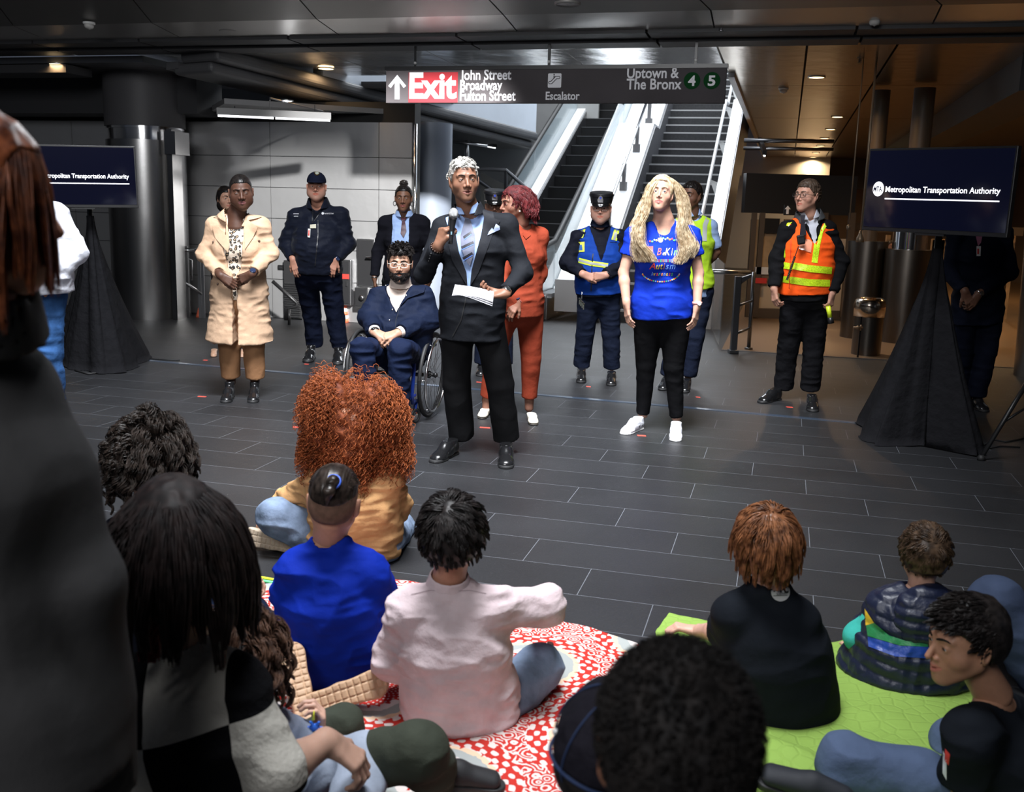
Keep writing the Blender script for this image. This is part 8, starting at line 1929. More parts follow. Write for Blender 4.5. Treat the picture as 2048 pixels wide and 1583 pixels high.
# ---- boy in the pale pink shirt
def pinkkid():
    Y = 2.66; J = {'back': 1}
    px(J, Y, head=(904, 1072, .0), neck=(898, 1158, .01), sl=(820, 1205, .0), sr=(975, 1205, .0), el=(785, 1318, .06), wl=(812, 1330, .22), er=(1092, 1208, .10), wr=(1078, 1232, .34), hl=(872, 1420, .06), hr=(975, 1420, .06))
    J['kr'] = at(1078, 1335, Y+.20); J['ar'] = gz(1040, 1440)+np.array([0, .05, .07]); J['kl'] = at(830, 1380, Y+.36); J['al'] = gz(900, 1440)+np.array([0, .12, .06])
    R = BACK(6, 6, 3); g = .90; sk = (.42, .20, .13)
    root, b, hs = person('boy in a pale pink collared shirt and blue jeans holding his right elbow out', J, R, sk, dict(g=g), base=gz(920, 1480), face=False, res=.0026, nk=.048, hands=[dict(w=J['wl'], d=(.5, .8, .2), n=(0, 0, -1), side=-1, arm='l', g=.8), dict(w=J['wr'], d=(-.5, .8, 0), n=(0, 0, -1), side=1, arm='r', g=.8)], bodykw=dict(lat=.125, dep=.095, feet=False, legs=(.06, .045, .03)))
    pk = cloth('pale_pink_cotton', (.62, .50, .52), .8, .55, fs=11)
    s = top_sdf(J, .140, .108, .010, arms=(.068, .062, .052), sleeve=.85, hem=.095, neck_r=.048, waist=.97, flare=.004, sh=.046)
    V, F = s.mesh(.0055); V = wrinkle(wrinkle(V, F, .013, 7.5, (1.2, 1, 2.6), 23), F, .0045, 15, (.7, 1, 2.4), 4); sh = mk('shirt', V, F, pk, root)
    collar(sh, J, .055, .018, pk, thick=.008, open_=0, res=.003, drop=.018, spread=1.18); tb = bvh(sh)
    pline([(822, 1188), (860, 1180), (900, 1182), (940, 1180), (972, 1186)], 1.2, tb, mat('seam_pink', (.36, .27, .29), .9), sh, 'yoke_seam', off=.002)
    s = Sdf(); s.cone(lerp(J['hl'], J['hr'], .5)-np.array([0, 0, .0]), lerp(J['hl'], J['hr'], .5)-np.array([0, 0, .06]), (.128, .105), (.130, .105), k=0, u=(1, 0, 0)); s.chain([J['hl'], J['kl'], J['al']], [.082, .066, .050], k=.03); s.chain([J['hr'], J['kr'], J['ar']], [.084, .070, .052], k=.03); s.cut((0, 0, .012), (0, 0, -1)); part('jeans', s, .006, DENIM, root, wr=.007)
    shoe_flat(root, gz(1085, 1408)+np.array([.01, .10, .05]), (.1, .9, .3), (.9, -.3, -.1), mat('maroon_mesh', (.05, .012, .012), .7), mat('maroon_sole', (.06, .015, .012), .6), .9)
    hm = hair_mat('black_soft_hair', (.007, .006, .006), (.022, .018, .017), .38); hair_back(root, b, J['head'], R, g, hm, 3600, .060, thick=.016, rad=.0020, amp=.004, freq=.9, grav=.25, seed=6, whorl=(.012, .07, .10), side=-.03, back=-.088, nrmw=.34, w=1.02)
pinkkid()

# ---- child in the black T-shirt with red-brown hair
def blacktee():
    Y = 2.80; J = {'back': 1}
    px(J, Y, head=(1528, 1085, .0), neck=(1540, 1152, .01), sl=(1468, 1215, .0), sr=(1598, 1228, .0), el=(1443, 1262, .14), wl=(1395, 1262, .30), er=(1632, 1330, .08), wr=(1600, 1380, .24), hl=(1560, 1420, .06), hr=(1610, 1420, .06))
    P_ = px({}, Y, a=(1520, 1420, .04), b=(1615, 1420, .04)); J['hl'], J['hr'] = P_['a'], P_['b']
    J['kl'] = at(1470, 1380, Y+.40); J['al'] = gz(1560, 1440)+np.array([0, .2, .05]); J['kr'] = at(1650, 1400, Y+.36); J['ar'] = gz(1590, 1430)+np.array([0, .1, .05])
    R = BACK(22, 2, 0); g = .88; sk = (.58, .34, .26)
    root, b, hs = person('child with red-brown hair in a black T-shirt with a round silver logo at the neck', J, R, sk, dict(g=g), base=gz(1580, 1470), face=True, brow=None, res=.0028, nk=.045, hands=[dict(w=J['wl'], d=(-.95, .25, .12), n=(.1, -.1, -1), side=-1, arm='l', full=True, g=.8, curl=(45, 55, 40)), dict(w=J['wr'], d=(-.6, .7, 0), n=(0, 0, -1), side=1, arm='r', g=.8)], arm_r=(.032, .024), bodykw=dict(lat=.12, dep=.095, feet=False, legs=(.06, .045, .03)))
    bk = cloth('black_cotton_tee', (.008, .010, .014), .85, .3); s = top_sdf(J, .138, .118, .010, arms=(.064, .062, .05), sleeve=.46, hem=.09, neck_r=.050, waist=1.08, flare=.01, sh=.046); V, F = s.mesh(.006); V = wrinkle(V, F, .006, 7, (1, 1, 2.2), 31); tee = mk('t_shirt', V, F, bk, root); tt = bvh(tee)
    V2, F2 = disc2(1561, 1183, 19, 30); o = pdecal(V2, F2, tt, mat('logo_silver', (.42, .42, .43), .5), tee, 'round_logo', off=.002)
    ptext('NYC', 1547, 1182, 16, 30, tt, mat('logo_black', (.01, .01, .012), .5), o or tee, 'logo_lettering', off=.0035, bold=.05, rot=6); ptext('SUBWAY', 1553, 1190, 5.5, 22, tt, mat('logo_black', (.01, .01, .012), .5), o or tee, 'logo_lettering', off=.0035, rot=-4); pline([(1546, 1191), (1575, 1190)], 1, tt, mat('logo_black', (.01, .01, .012), .5), o or tee, 'logo_line', off=.0035)
    s = Sdf(); s.cone(lerp(J['hl'], J['hr'], .5), lerp(J['hl'], J['hr'], .5)-np.array([0, 0, .07]), (.130, .115), (.135, .12), k=0, u=(1, 0, 0)); s.chain([J['hl'], J['kl'], J['al']], [.078, .062, .048], k=.03); s.chain([J['hr'], J['kr'], J['ar']], [.078, .062, .048], k=.03); s.cut((0, 0, .014), (0, 0, -1)); part('trousers', s, .008, BLACKC, root, wr=.005)
    hm = hair_mat('red_brown_hair', (.060, .022, .010), (.26, .105, .045), .35); hair_back(root, b, J['head'], R, g, hm, 3600, .112, thick=.012, rad=.0022, amp=.004, freq=1.0, grav=.75, seed=9, whorl=(.01, .05, .115), side=-.045, back=-.085, nrmw=.30, seg=16)
blacktee()

# ---- child in the puffer waistcoat
def puffer():
    Y = 3.05; J = {'back': 1}
    px(J, Y, head=(1848, 1108, .0), neck=(1842, 1170, .0), sl=(1778, 1205, .0), sr=(1880, 1205, .0), el=(1718, 1272, .04), wl=(1712, 1300, .18), er=(1900, 1290, .08), wr=(1880, 1340, .2))
    J['hl'] = at(1760, 1385, Y+.05); J['hr'] = at(1850, 1385, Y+.05); J['kl'] = at(1715, 1360, Y+.36); J['al'] = at(1790, 1390, Y+.42); J['kr'] = at(1890, 1370, Y+.36); J['ar'] = at(1820, 1390, Y+.4)
    R = BACK(-6, 4, 0); g = .82; sk = (.52, .30, .22)
    root, b, hs = person('small child in a navy puffer waistcoat with yellow, green and blue bands', J, R, sk, dict(g=g), base=gz(1800, 1430), face=False, res=.003, nk=.044, hands=[dict(w=J['wl'], d=(-.2, .9, 0), n=(0, 0, -1), side=-1, arm='l', g=.75), dict(w=J['wr'], d=(-.3, .9, 0), n=(0, 0, -1), side=1, arm='r', g=.75)], bodykw=dict(lat=.11, dep=.09, feet=False, legs=(.055, .04, .03)))
    teal = cloth('teal_sleeves', (.05, .42, .36), .8, .3); part('shirt', top_sdf(J, .125, .10, .0, arms=(.058, .052, .046), sleeve=.95, hem=.0, neck_r=.046, sh=.045), .008, teal, root, wr=.005)
    s = Sdf(); P, S, ux, ax, fw = frontframe(J); torso_sdf(s, J, .148, .125, waist=1.15, sh=.052, grow=.012, hip=1.35); s.cone(P, P-ax*.08, (.215, .185), (.225, .20), k=.06, u=ux)
    s.cut(P-ax*.10, -ax, .01); s.cut((0, 0, .02), (0, 0, -1), .01); s.cone(J['neck'], J['neck']+np.array([0, 0, .2]), .052, .06, k=.01, mode='d')
    V, F = s.mesh(.0055); N = vnormals(V, F); h = (V-P)@ax; q = h/.042+.25*np.sin(V[:, 0]*11); V = V+N*(.009*np.abs(np.sin(q*math.pi))**.6*.62-.003)[:, None]; V = wrinkle(V, F, .005, 16, (1.6, 1.6, 1), 3)
    zt = [(1230, 1262, (.75, .50, .03), 'yellow_band'), (1262, 1286, (.02, .22, .07), 'green_band'), (1286, 1322, (.012, .05, .30), 'blue_band')]
    nv = mat('navy_puffer', (.007, .011, .032), .42, bump=(14, .5, .02), spec=.5); vest = mk('puffer_waistcoat', V, F, nv, root); tv = bvh(vest)
    cl = lambda n, c: mat(n, c, .42, bump=(14, .5, .02))
    ppoly([(1729, 1216), (1733, 1222), (1748, 1245), (1731, 1250)], tv, cl('band_yellow', (.70, .45, .03)), vest, 'yellow_band', off=.004)
    ppoly([(1732, 1250), (1748, 1245), (1778, 1270), (1812, 1281), (1856, 1285), (1856, 1293), (1800, 1290), (1735, 1271)], tv, cl('band_green', (.02, .20, .065)), vest, 'green_band', off=.004)
    ppoly([(1735, 1272), (1800, 1291), (1858, 1293), (1858, 1316), (1790, 1312), (1737, 1292)], tv, cl('band_blue', (.012, .05, .28)), vest, 'blue_band', off=.004)
    s = Sdf(); s.ell(J['neck']+np.array([0, -.07, -.075]), (.105, .060, .100), k=0); s.ell(J['neck']+np.array([0, -.085, -.115]), (.085, .045, .08), k=.04); V, F = s.mesh(.006); N = vnormals(V, F); V = V+N*(.006*np.abs(np.sin(V[:, 2]/.036*math.pi)))[:, None]; V = wrinkle(V, F, .005, 16, (1.5, 1.5, 1), 8); mk('hood', V, F, nv, vest)
    s = Sdf(); s.chain([J['hl'], J['kl'], J['al']], [.07, .055, .045], k=.03); s.chain([J['hr'], J['kr'], J['ar']], [.07, .055, .045], k=.03); s.cut((0, 0, .014), (0, 0, -1)); part('trousers', s, .008, NAVYC, root)
    hm = hair_mat('dark_brown_hair', (.022, .013, .008), (.085, .052, .032), .35); hair_back(root, b, J['head'], R, g, hm, 2600, .045, thick=.012, rad=.0022, amp=.004, freq=.8, grav=.25, seed=12, whorl=(0, .085, .065), side=-.02, back=-.062, nrmw=.26)
puffer()

# ---- boy in profile at right
def profile():
    Y = 2.38; J = {'back': 1}
    px(J, Y, head=(1930, 1278, .0), neck=(1985, 1385, .03), sl=(1945, 1455, -.08), sr=(2090, 1440, .12), el=(1925, 1570, -.05), wl=(1850, 1590, .10), er=(2130, 1570, .15), wr=(2050, 1620, .25), hl=(1990, 1640, .0), hr=(2100, 1640, .1))
    J['kl'] = at(1690, 1528, Y+.04); J['al'] = at(1800, 1640, Y+.02); J['kr'] = at(1915, 1485, Y+.22); J['ar'] = at(1900, 1600, Y+.2)
    R = frame(-80, 6, 2); g = .93; sk = (.36, .185, .115)
    root, b, hs = person('boy in profile with short black hair, black T-shirt and grey-blue trousers', J, R, sk, dict(g=g, nose=.95, lips=1.15, noseL=1.15, smile=.8, ridge=.3, openm=.001), base=gz(1990, 1640), res=.0022, nk=.046, lipcol=(.42, .15, .11), brow=(.012, .008, .006), look=(0, -8),
        hands=[dict(w=J['wl'], d=(-.8, .5, -.2), n=(0, 0, -1), side=-1, arm='l', full=True, g=.85)], arm_r=(.038, .028), bodykw=dict(lat=.13, dep=.10, feet=False, legs=(.06, .045, .03)))
    bk = cloth('black_cotton_tee', (.008, .010, .014), .85, .3); s = top_sdf(J, .150, .118, .010, arms=(.076, .072, .05), sleeve=.44, hem=.06, neck_r=.058, waist=1.0, sh=.05); tee = part('t_shirt', s, .006, bk, root, wr=.007, seed=2); tt = bvh(tee)
    ppoly([(1890, 1496), (1900, 1508), (1897, 1530), (1889, 1520)], tt, RED, tee, 'red_print', off=.003); ppoly([(1886, 1500), (1893, 1515), (1893, 1560), (1885, 1545)], tt, mat('print_w', (.75, .75, .85), .5), tee, 'white_print', off=.002)
    gb = cloth('grey_blue_trousers', (.075, .105, .18), .8, .5, fs=9); s = Sdf(); s.cone(lerp(J['hl'], J['hr'], .5), lerp(J['hl'], J['hr'], .5)-np.array([0, 0, .03]), (.13, .11), (.13, .11), k=0, u=(1, 0, 0))
    s.chain([J['hl'], lerp(J['hl'], J['kl'], .5)+np.array([0, 0, .02]), J['kl'], J['al']], [.095, .092, .076, .066], k=.03); s.chain([J['hr'], lerp(J['hr'], J['kr'], .6)+np.array([0, 0, .03]), J['kr'], J['ar']], [.085, .08, .066, .055], k=.03); s.cut((0, 0, .014), (0, 0, -1)); part('trousers', s, .006, gb, root, wr=.010, seed=6)
    p = gz(1600, 1612); shoe_flat(root, p+np.array([.0, -.02, .05]), (-.9, .3, .2), (-.2, .2, -.9), mat('black_blue_mesh', (.010, .012, .018), .7), RUBBER, .9)
    hm = hair_mat('black_soft_hair', (.007, .006, .006), (.022, .018, .017), .38); hair_back(root, b, J['head'], R, g, hm, 3400, .028, thick=.012, rad=.0017, amp=.0015, clump=9, freq=.7, grav=.1, seed=14, line=.052, side=.0, back=-.055, bias=(0, -.8, .1), nrmw=.30, w=1.0)
profile()

# ---- the knee and back of a person at the far right edge
def edgeperson():
    Y = 2.95; J = {'back': 1}
    px(J, Y, head=(2190, 1020, .1), neck=(2180, 1100, .1), sl=(2120, 1140, .1), sr=(2250, 1140, .1), el=(2110, 1200, .2), wl=(2080, 1230, .3), er=(2260, 1230, .2), wr=(2240, 1300, .3), hl=(2110, 1370, .05), hr=(2200, 1370, .05))
    J['kl'] = at(1992, 1205, Y+.12); J['al'] = gz(2020, 1330)+np.array([0, .25, .08]); J['kr'] = at(2260, 1250, Y+.3); J['ar'] = at(2240, 1360, Y+.4)
    root, b, hs = person('person in grey-blue trousers at the right edge, only a raised knee in view', J, BACK(0), (.4, .22, .15), dict(), base=gz(2100, 1400), face=False, res=.005, bodykw=dict(lat=.14, dep=.10, feet=False))
    part('shirt', top_sdf(J, .15, .115, .01, hem=.05, neck_r=.055), .010, NAVYC, root, wr=.005); gb = cloth('slate_trousers', (.045, .062, .11), .8, .4, fs=7)
    s = Sdf(); s.cone(lerp(J['hl'], J['hr'], .5), lerp(J['hl'], J['hr'], .5)-np.array([0, 0, .05]), (.14, .12), (.14, .12), k=0, u=(1, 0, 0)); s.chain([J['hl'], J['kl'], J['al']], [.10, .082, .060], k=.03); s.chain([J['hr'], J['kr'], J['ar']], [.10, .08, .06], k=.03); s.cut((0, 0, .006), (0, 0, -1)); part('trousers', s, .007, gb, root, wr=.006)
    head_volume(J['head'], BACK(0), 1, hair_cap(.01, .06, -.01, -.06), .006, 'hair', MATS['dark_brown_hair'], b)
edgeperson()

# ---- child with curly dark hair and a phone
def curlydark():
    Y = 3.12; J = {'back': 1}
    px(J, Y, head=(302, 925, .0), neck=(305, 1010, .0), sl=(240, 1060, .0), sr=(375, 1060, .0), el=(225, 1140, .08), wl=(290, 1170, .25), er=(420, 1150, .05), wr=(470, 1212, .05), hl=(265, 1250, .05), hr=(350, 1250, .05))
    J['kr'] = at(498, 1222, Y-.02); J['ar'] = gz(560, 1300)+np.array([0, .05, .05]); J['kl'] = at(240, 1210, Y+.35); J['al'] = at(300, 1280, Y+.4); sk = (.52, .30, .22)
    R = BACK(0, 0, 0); ex = [Sdf().chain([lerp(J['hr'], J['kr'], .6), J['kr'], lerp(J['kr'], J['ar'], .6)], [.055, .047, .042], k=.02).mesh(.006)]
    root, b, hs = person('child with shoulder-length dark curls and a bare knee, seated on the left', J, R, sk, dict(g=.92), base=gz(330, 1280), face=False, res=.004, extra_shells=ex, hands=[dict(w=J['wr'], d=(.6, .6, .1), n=(-.1, .1, 1), side=1, arm='r', g=.8, curl=(30, 40, 30))], bodykw=dict(lat=.12, dep=.095, feet=False, legs=(.06, .045, .03)))
    part('shirt', top_sdf(J, .14, .11, .01, arms=(.062, .055, .045), hem=.05, neck_r=.05), .008, cloth('dark_shirt', (.004, .005, .009)), root, wr=.006)
    s = Sdf(); s.chain([J['hr'], lerp(J['hr'], J['kr'], .9), lerp(J['kr'], J['ar'], .10)], [.085, .064, .060], k=.02); s.chain([J['hl'], J['kl']], [.085, .07], k=.02); s.cone(at(470, 1262, Y-.1), at(555, 1262, Y-.06), .062, .058, k=.05); s.cone(at(555, 1262, Y-.06), at(520, 1320, Y-.12), .058, .05, k=.03); s.cut((0, 0, .014), (0, 0, -1)); part('shorts', s, .007, cloth('navy_shorts', (.008, .014, .034), .85, .4), root, wr=.006)
    hm = hair_mat('dark_curls', (.008, .006, .005), (.035, .025, .020), .35); c = J['head']
    h = head_volume(c, R, .92, hair_cap(.022, .07, -.05, -.085), .004, 'hair', hair_mat('dark_under', (.006, .005, .004), (.016, .011, .010), .6), b, wr=.008, sc=25)
    ro, nn = scalp(2600, 21, lambda P: (P[:, 2] > -.04) & ~((P[:, 1] < -.05) & (P[:, 2] < .07)), .012); strands(c, R, .92, ro, nn*.9+np.array([0, .1, -.1]), .155, hm, h, 'curls', rad=.0017, amp=.013, freq=2.2, grav=.75, seg=30, seed=22, taper=.5, clump=30, cw=.9)
    t = thing('mobile_phone', 'phone with a pale screen and red case resting on the bare knee', 'phone', at(492, 1243, Y-.09)); p = at(492, 1232, Y-.06); Rr = frame(-40, 0, 0) @ np.array([[1, 0, 0], [0, math.cos(-.35), -math.sin(-.35)], [0, math.sin(-.35), math.cos(-.35)]])
    m = MB(); m.box(p, (.036, .074, .0045), Rr); bevel(m.obj('case', mat('case_red', (.30, .02, .03), .4), t), .004); m = MB(); m.box(p+Rr@np.array([0, 0, .005]), (.032, .069, .0008), Rr); m.obj('screen', mat('phone_screen', (.35, .50, .50), .1, emit=((.5, .75, .75), .35)), t)
curlydark()

# ---- girl in the black and white patchwork sweater
def checker():
    Y = 1.98; J = {'back': 1}
    px(J, Y, head=(352, 1075, .0), neck=(365, 1255, .03), sl=(278, 1360, .0), sr=(470, 1350, .0), el=(545, 1560, -.04), wl=(250, 1500, .1), hl=(300, 1640, .0), hr=(440, 1640, .0))
    J['er'] = at(552, 1545, Y-.06); J['wr'] = at(655, 1482, Y+.06); J['el'] = at(245, 1520, Y+.05); J['wl'] = at(300, 1600, Y+.2)
    R = BACK(20, 0, 4); sk = (.42, .25, .185)
    s0 = top_sdf(J, .155, .118, .012, arms=(.075, .072, .060), sleeve=.60, hem=.10, neck_r=.055, sh=.05); fr = Sdf()
    root, b, hs = person('woman with long dark red-tipped hair in a black and white patchwork sweater', J, R, sk, dict(g=.98), base=gz(380, 1690), face=False, res=.005, hands=[dict(w=J['wr'], d=(.62, .1, -.5), n=(-.5, .2, -.8), side=1, arm='r', full=True, g=1.0, curl=(35, 45, 30), res=.003)], arm_r=(.044, .031), bodykw=dict(lat=.135, dep=.10, feet=False))
    pm = mat('patchwork_wool', (.4, .38, .34), .95, bump=(60, .5, .01), spec=.05); nt = pm.node_tree; N = nt.nodes; L = nt.links; tc = N.new('ShaderNodeTexCoord'); mp = N.new('ShaderNodeMapping'); mp.inputs['Rotation'].default_value = (0, .22, .1); mp.inputs['Location'].default_value = (.055, .02, .105)
    L.new(tc.outputs['Object'], mp.inputs[0]); ch = N.new('ShaderNodeTexChecker'); ch.inputs['Scale'].default_value = 6.2; ch.inputs[2].default_value = (.40, .38, .34, 1); ch.inputs[1].default_value = (.006, .006, .007, 1)
    sx = N.new('ShaderNodeSeparateXYZ'); cb = N.new('ShaderNodeCombineXYZ'); L.new(mp.outputs[0], sx.inputs[0]); L.new(sx.outputs[0], cb.inputs[0]); L.new(sx.outputs[2], cb.inputs[1]); cb.inputs[2].default_value = .05
    L.new(cb.outputs[0], ch.inputs[0]); L.new(ch.outputs[0], N['Principled BSDF'].inputs['Base Color'])
    part('sweater', s0, .006, pm, root, wr=.006, seed=3, fsc=7)
    s = Sdf(); s.cone(lerp(J['hl'], J['hr'], .5), lerp(J['hl'], J['hr'], .5)+np.array([0, .3, -.1]), (.15, .12), (.16, .10), k=0, u=(1, 0, 0)); s.chain([at(500, 1560, Y+.10), at(640, 1540, Y+.30), at(735, 1520, Y+.26)], [.085, .075, .062], k=.03); s.cone(at(735, 1520, Y+.26), at(700, 1620, Y+.10), .062, .06, k=.03); s.cut((0, 0, .014), (0, 0, -1)); part('skirt', s, .008, cloth('pale_denim_skirt', (.30, .34, .42), .85, .4), root, wr=.008)
    hm = hair_mat('dark_long_hair', (.005, .003, .003), (.016, .009, .008), .58); c = J['head']
    h = head_volume(c, R, 1.0, hair_cap(.020, .075, -.06, -.11), .005, 'hair', hm, b, wr=.003, sc=20, st=(2, 2, .5))
    ro, nn = scalp(3000, 31, lambda P: (P[:, 2] > .0) & ~((P[:, 1] < -.05) & (P[:, 2] < .08)), .016); part_ = ro.copy(); d = nn*np.array([.45, .4, .2])+np.array([0, .10, -.35])
    strands(c, R, 1.0, ro, d, .235, hm, h, 'long_strands', rad=.0022, amp=.005, freq=1.1, grav=.95, seg=22, seed=31)
    rd = hair_mat('red_tips', (.075, .005, .008), (.16, .012, .018), .45); rs = np.random.RandomState(4); n = 420; Pp = np.zeros((n, 12, 3))
    for i in range(n):
        if i % 2: a = at(478+rs.rand()*10, 1165+rs.rand()*40, Y-.02+rs.rand()*.04); b_ = at(488-rs.rand()*34, 1255-rs.rand()*22, Y-.03+rs.rand()*.06)
        else: a = at(290+rs.rand()*42, 1225+rs.rand()*18, Y-.12+rs.rand()*.03); b_ = at(280+rs.rand()*35, 1325-rs.rand()*22, Y-.12+rs.rand()*.03)
        for k in range(12): Pp[i, k] = lerp(a, b_, k/11)+np.array([.006*math.sin(k*.5+i), 0, 0])
    V, F = tubes(Pp, np.full((n, 12), .0018), 3); mk('red_tips', V, F, rd, h)
checker()

# ---- small child with brown curls holding a toy
def smallcurly():
    Y = 2.30; J = {'back': 1}
    px(J, Y, head=(478, 1330, .0), neck=(480, 1400, .0), sl=(430, 1440, .0), sr=(530, 1440, .0), el=(425, 1490, .05), wl=(470, 1520, .2), hl=(460, 1560, .05), hr=(540, 1560, .05))
    J['er'] = at(570, 1480, Y+.04); J['wr'] = at(640, 1478, Y+.08)
    J['kr'] = at(835, 1500, Y-.10); J['ar'] = gz(880, 1600)+np.array([0, .0, .05]); J['kl'] = at(690, 1448, Y+.24); J['al'] = at(700, 1530, Y+.30)
    sk = (.55, .33, .25); R = BACK(30, 8, 0); g = .82
    root, b, hs = person('small child with brown curls and olive trousers holding a blue toy', J, R, sk, dict(g=g), base=gz(520, 1600), face=False, res=.004, nk=.040, hands=[dict(w=J['wr'], d=(.05, .15, .8), n=(-.85, -.2, .2), side=-1, arm='r', g=.78, curl=(45, 50, 35), thumb=(30, 30), res=.0026)], arm_r=(.030, .024), bodykw=dict(lat=.10, dep=.08, feet=False, legs=(.05, .04, .03)))
    part('shirt', top_sdf(J, .115, .095, .008, arms=(.060, .058, .050), sleeve=.88, hem=.05, neck_r=.045, sh=.042), .006, cloth('grey_blue_shirt', (.20, .225, .29), .85, .5), root, wr=.008)
    ol = cloth('olive_trousers', (.042, .048, .036), .85, .45); s = Sdf(); s.cone(lerp(J['hl'], J['hr'], .5), lerp(J['hl'], J['hr'], .5)-np.array([0, 0, .03]), (.11, .09), (.11, .09), k=0, u=(1, 0, 0)); s.chain([J['hr'], J['kr'], lerp(J['kr'], J['ar'], .5), J['ar']], [.07, .066, .058, .048], k=.03); s.chain([J['hl'], J['kl'], J['al']], [.07, .055, .045], k=.03); s.cut((0, 0, .014), (0, 0, -1)); part('trousers', s, .006, ol, root, wr=.008)
    p = gz(905, 1600); shoe_flat(root, p+np.array([.02, .0, .05]), (.9, .1, -.1), (0, 0, -1), mat('black_shoe_mesh', (.012, .012, .014), .7), RUBBER, .8, treads=False)
    hm = hair_mat('brown_curls', (.030, .015, .010), (.12, .062, .040), .4); c = J['head']
    h = head_volume(c, R, g, hair_cap(.020, .07, -.05, -.08), .004, 'hair', hair_mat('dark_under', (.006, .005, .004), (.016, .011, .010), .6), b, wr=.006, sc=25)
    ro, nn = scalp(1500, 41, lambda P: (P[:, 2] > -.04) & ~((P[:, 1] < -.05) & (P[:, 2] < .07)), .012); strands(c, R, g, ro, nn*.9+np.array([0, .1, -.1]), .155, hm, h, 'curls', rad=.0017, amp=.014, freq=2.0, grav=.8, seg=28, seed=42, clump=30, cw=.9)
    c = at(630, 1453, Y+.05); t = thing('toy_figure', 'small blue and green plastic toy held in the small child hand', 'toy', c); m = MB(); bl = mat('toy_blue', (.02, .12, .55), .4); s = Sdf(); s.ell(c, (.011, .009, .009), k=0)
    for a in range(6): q = 6.28*a/6; s.cone(c, c+np.array([.022*math.cos(q), -.004, .018*math.sin(q)]), .005, .0035, k=.004)
    part('body', s, .0018, bl, t); s = Sdf(); s.ell(c+np.array([.004, -.006, -.016]), (.010, .008, .008), k=0); s.cone(c+np.array([.004, -.006, -.016]), c+np.array([.016, -.008, -.026]), .005, .004, k=.004); part('base', s, .0018, mat('toy_green', (.10, .42, .08), .4), t)
    m.tube([c+np.array([-.004, 0, .02]), c+np.array([-.002, 0, .045])], [.004, .001], 8); m.obj('spike', mat('toy_yellow', (.75, .75, .03), .4), t, smooth=True)
smallcurly()

# ---- big dark head in the foreground and the capped child beside it
def bighead():
    Y = 1.02; J = {'back': 1}
    px(J, Y, head=(1350, 1500, .0), neck=(1350, 1690, .0), sl=(1180, 1760, .0), sr=(1520, 1760, .0), el=(1150, 1950, .1), wl=(1200, 1980, .3), er=(1550, 1950, .1), wr=(1500, 1980, .3), hl=(1270, 2150, .0), hr=(1430, 2150, .0))
    for k in J:
        if k != 'back': J[k] = np.array([J[k][0], J[k][1], max(J[k][2], .10)])
    R = BACK(0, 4, 0); root, b, hs = person('person with cropped black hair seen from behind in the nearest row', J, R, (.30, .13, .075), dict(g=.97, w=1.02), base=np.array([J['neck'][0], Y, 0]), face=False, res=.003, bodykw=dict(lat=.13, dep=.10, feet=False, arms=(.035, .03, .025)))
    part('shirt', top_sdf(J, .145, .115, .008, arms=(.06, .05, .045), neck_r=.06), .010, BLACKC, root, wr=.004)
    hm = hair_mat('cropped_black', (.006, .005, .005), (.016, .013, .012), .7); c = J['head']; h = head_volume(c, R, .97, hair_cap(.010, .06, -.005, -.075, w=1.02), .004, 'hair', hm, b, wr=.003, sc=70)
    ro, nn = scalp(6000, 51, lambda P: (P[:, 2] > -.07) & ~((P[:, 1] < -.05) & (P[:, 2] < .06)), .010); strands(c, R, .97, ro*np.array([1.02, 1, 1]), nn, .010, hm, h, 'short_curls', rad=.0009, amp=.0025, freq=1.2, grav=.1, seg=7, seed=52, clump=5, cw=.5)
bighead()
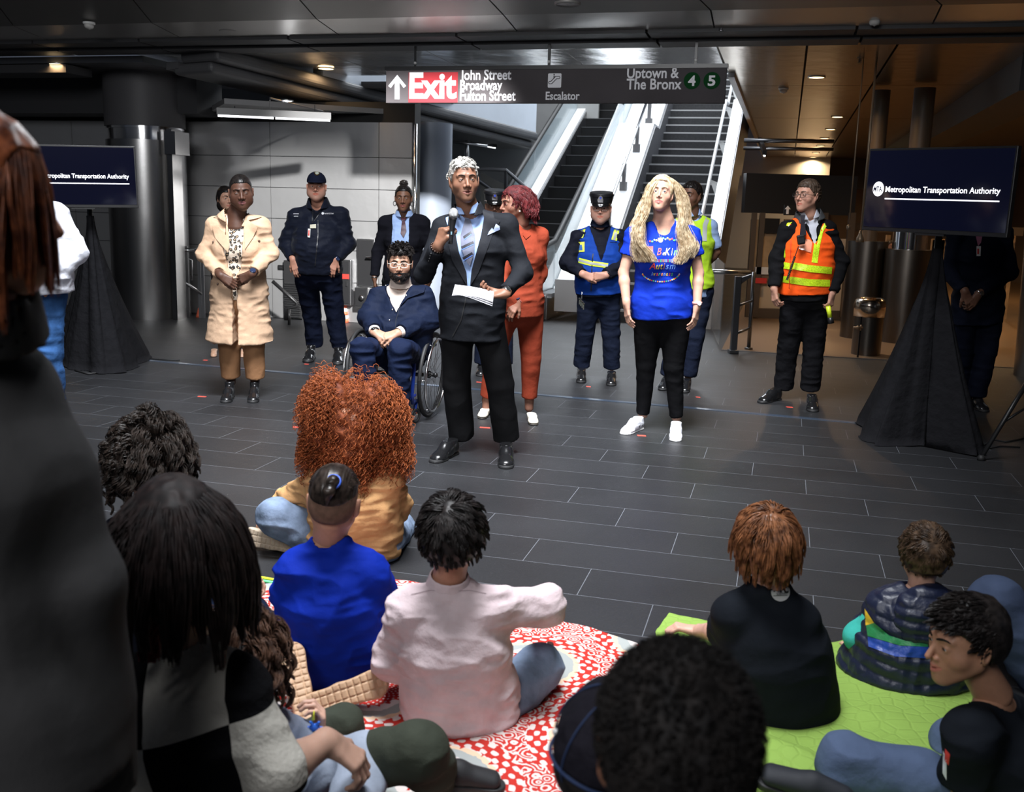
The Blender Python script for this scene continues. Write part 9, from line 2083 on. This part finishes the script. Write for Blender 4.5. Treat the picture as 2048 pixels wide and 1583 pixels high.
def capkid():
    Y = 1.42; J = {'back': 1}
    px(J, Y, head=(1222, 1500, .0), neck=(1215, 1640, .0), sl=(1110, 1690, .0), sr=(1320, 1690, .0), el=(1080, 1850, .1), wl=(1130, 1880, .25), er=(1340, 1850, .1), wr=(1300, 1880, .25), hl=(1160, 1980, .0), hr=(1270, 1980, .0))
    for k in J:
        if k != 'back': J[k] = np.array([J[k][0], J[k][1], max(J[k][2], .10)])
    R = BACK(-25, -6, -12); root, b, hs = person('person in a dark cap with blue piping, half hidden by the nearest head', J, R, (.30, .15, .09), dict(g=.94), base=np.array([J['neck'][0], Y, 0]), face=False, res=.004, bodykw=dict(lat=.125, dep=.10, feet=False, arms=(.035, .03, .025)))
    part('shirt', top_sdf(J, .14, .11, .008, arms=(.06, .05, .045), neck_r=.055), .010, cloth('dark_shirt', (.004, .005, .009)), root, wr=.004)
    c = J['head']; head_volume(c, R, .94, hair_cap(.008, .06, -.01, -.07), .005, 'hair', MATS['black_soft_hair'], b)
    def f(s, g): s.ell(np.array([0, .012, .030])*g, np.array([.092, .112, .105])*g, k=0); s.cut((0, 0, -.012), (0, .25, -1), .004)
    cm = cloth('dark_cap_canvas', (.012, .011, .016), .85, .3, fs=30); k = head_volume(c, R, .94, f, .0035, 'cap', cm, b, wr=.002)
    T = lambda q: np.array(q, float)*.94 @ np.asarray(R).T+c; bp = mat('piping_blue', (.012, .028, .085), .8)
    for off in (-.5, .5, 1.4, -1.4):
        pts = []
        for a in np.linspace(-.2, 2.6, 22): pts.append(T((.0935*math.sin(a)*math.sin(off), .012+.1135*math.sin(a)*math.cos(off), .030+.1065*math.cos(a))))
        m = MB(); m.tube(pts, .0016, 6); m.obj('piping', bp, k, smooth=True)
    pts = [T((.093*math.cos(a), .012+.113*math.sin(a), -.012+.028*math.sin(a))) for a in np.linspace(-.1, 3.24, 30)]; m = MB(); m.tube(pts, .003, 6); m.obj('cap_band', bp, k, smooth=True)
    for a in (.5, 2.2): m = MB(); m.lathe(T((.090*math.cos(a), .012+.110*math.sin(a), .040)), [(.0045, -.002), (.004, .006)], 10, axis=R@np.array([math.cos(a), math.sin(a), 0])); m.obj('eyelet', WHITEP, k)
    def f2(s, g): s.ell(np.array([0, -.11, -.006])*g, np.array([.075, .080, .014])*g, k=0)
    head_volume(c, R, .94, f2, .004, 'brim', cm, k)
capkid()

# ---- auburn-haired woman in the grey blazer, left foreground
def auburn():
    Y = 1.42; J = {'back': 1}
    px(J, Y, head=(-52, 405, .0), neck=(-60, 590, .03), sl=(-250, 740, -.06), sr=(8, 745, .08), el=(-290, 1100, .0), er=(158, 1170, .06), wl=(-220, 1400, .1), wr=(198, 1530, .12), hl=(-120, 1460, .0), hr=(90, 1480, .06))
    J['kl'] = np.array([J['hl'][0], Y, .48]); J['kr'] = np.array([J['hr'][0], Y+.03, .48]); J['al'] = J['kl']*np.array([1, 1, 0])+np.array([0, 0, .10]); J['ar'] = J['kr']*np.array([1, 1, 0])+np.array([0, 0, .10])
    R = frame(112, 4, 0); root, b, hs = person('woman with auburn hair and a grey blazer in the left foreground, back turned', J, R, (.40, .20, .13), dict(), base=np.array([J['neck'][0], Y, 0]), res=.0035, bodykw=dict(lat=.15, dep=.11))
    gr = cloth('grey_blazer', (.050, .049, .050), .75, .25, fs=5, var=.06); s = top_sdf(J, .168, .125, .010, arms=(.074, .076, .062), sleeve=1.0, hem=.07, flare=.03, neck_r=.07, waist=.95, sh=.058)
    V, F = s.mesh(.008); V = wrinkle(V, F, .014, 4.0, (1, 1, .5), 4); bz = mk('blazer', V, F, gr, root)
    collar(bz, J, .085, .03, gr, open_=.03, drop=.05, spread=1.3, res=.006)
    part('trousers', trousers_sdf(J, .155, .125, r=(.10, .08, .07)), .012, BLACKC, root, wr=.006)
    for e in 'lr': shoe(root, J['a'+e], J['a'+e]*np.array([1, 1, 0])+np.array([0, .19, 0]), SHOEB, g=.95, res=.008)
    hm = hair_mat('auburn_hair', (.055, .014, .006), (.19, .055, .020), .38); c = J['head']; h = head_volume(c, R, 1, hair_cap(.018, .075, -.06, -.095), .004, 'hair', hm, b, wr=.003, sc=20, st=(2, 2, .6))
    ro, nn = scalp(5200, 61, lambda P: (P[:, 2] > -.01) & ~((P[:, 1] < -.045) & (P[:, 2] < .075)), .014); strands(c, R, 1, ro, nn*.25+np.array([0, .1, -.5]), .185, hm, h, 'hair_strands', rad=.0012, amp=.003, freq=.8, grav=.9, seg=18, seed=62, stiff=.5)
    m = MB(); e_ = c+R@np.array([-.086, -.01, -.05]); m.lathe(e_-np.array([0, 0, .035]), [(.001, 0), (.008, .01), (.009, .026), (.003, .036)], 12); m.obj('earring', SILV, b, smooth=True)
auburn()
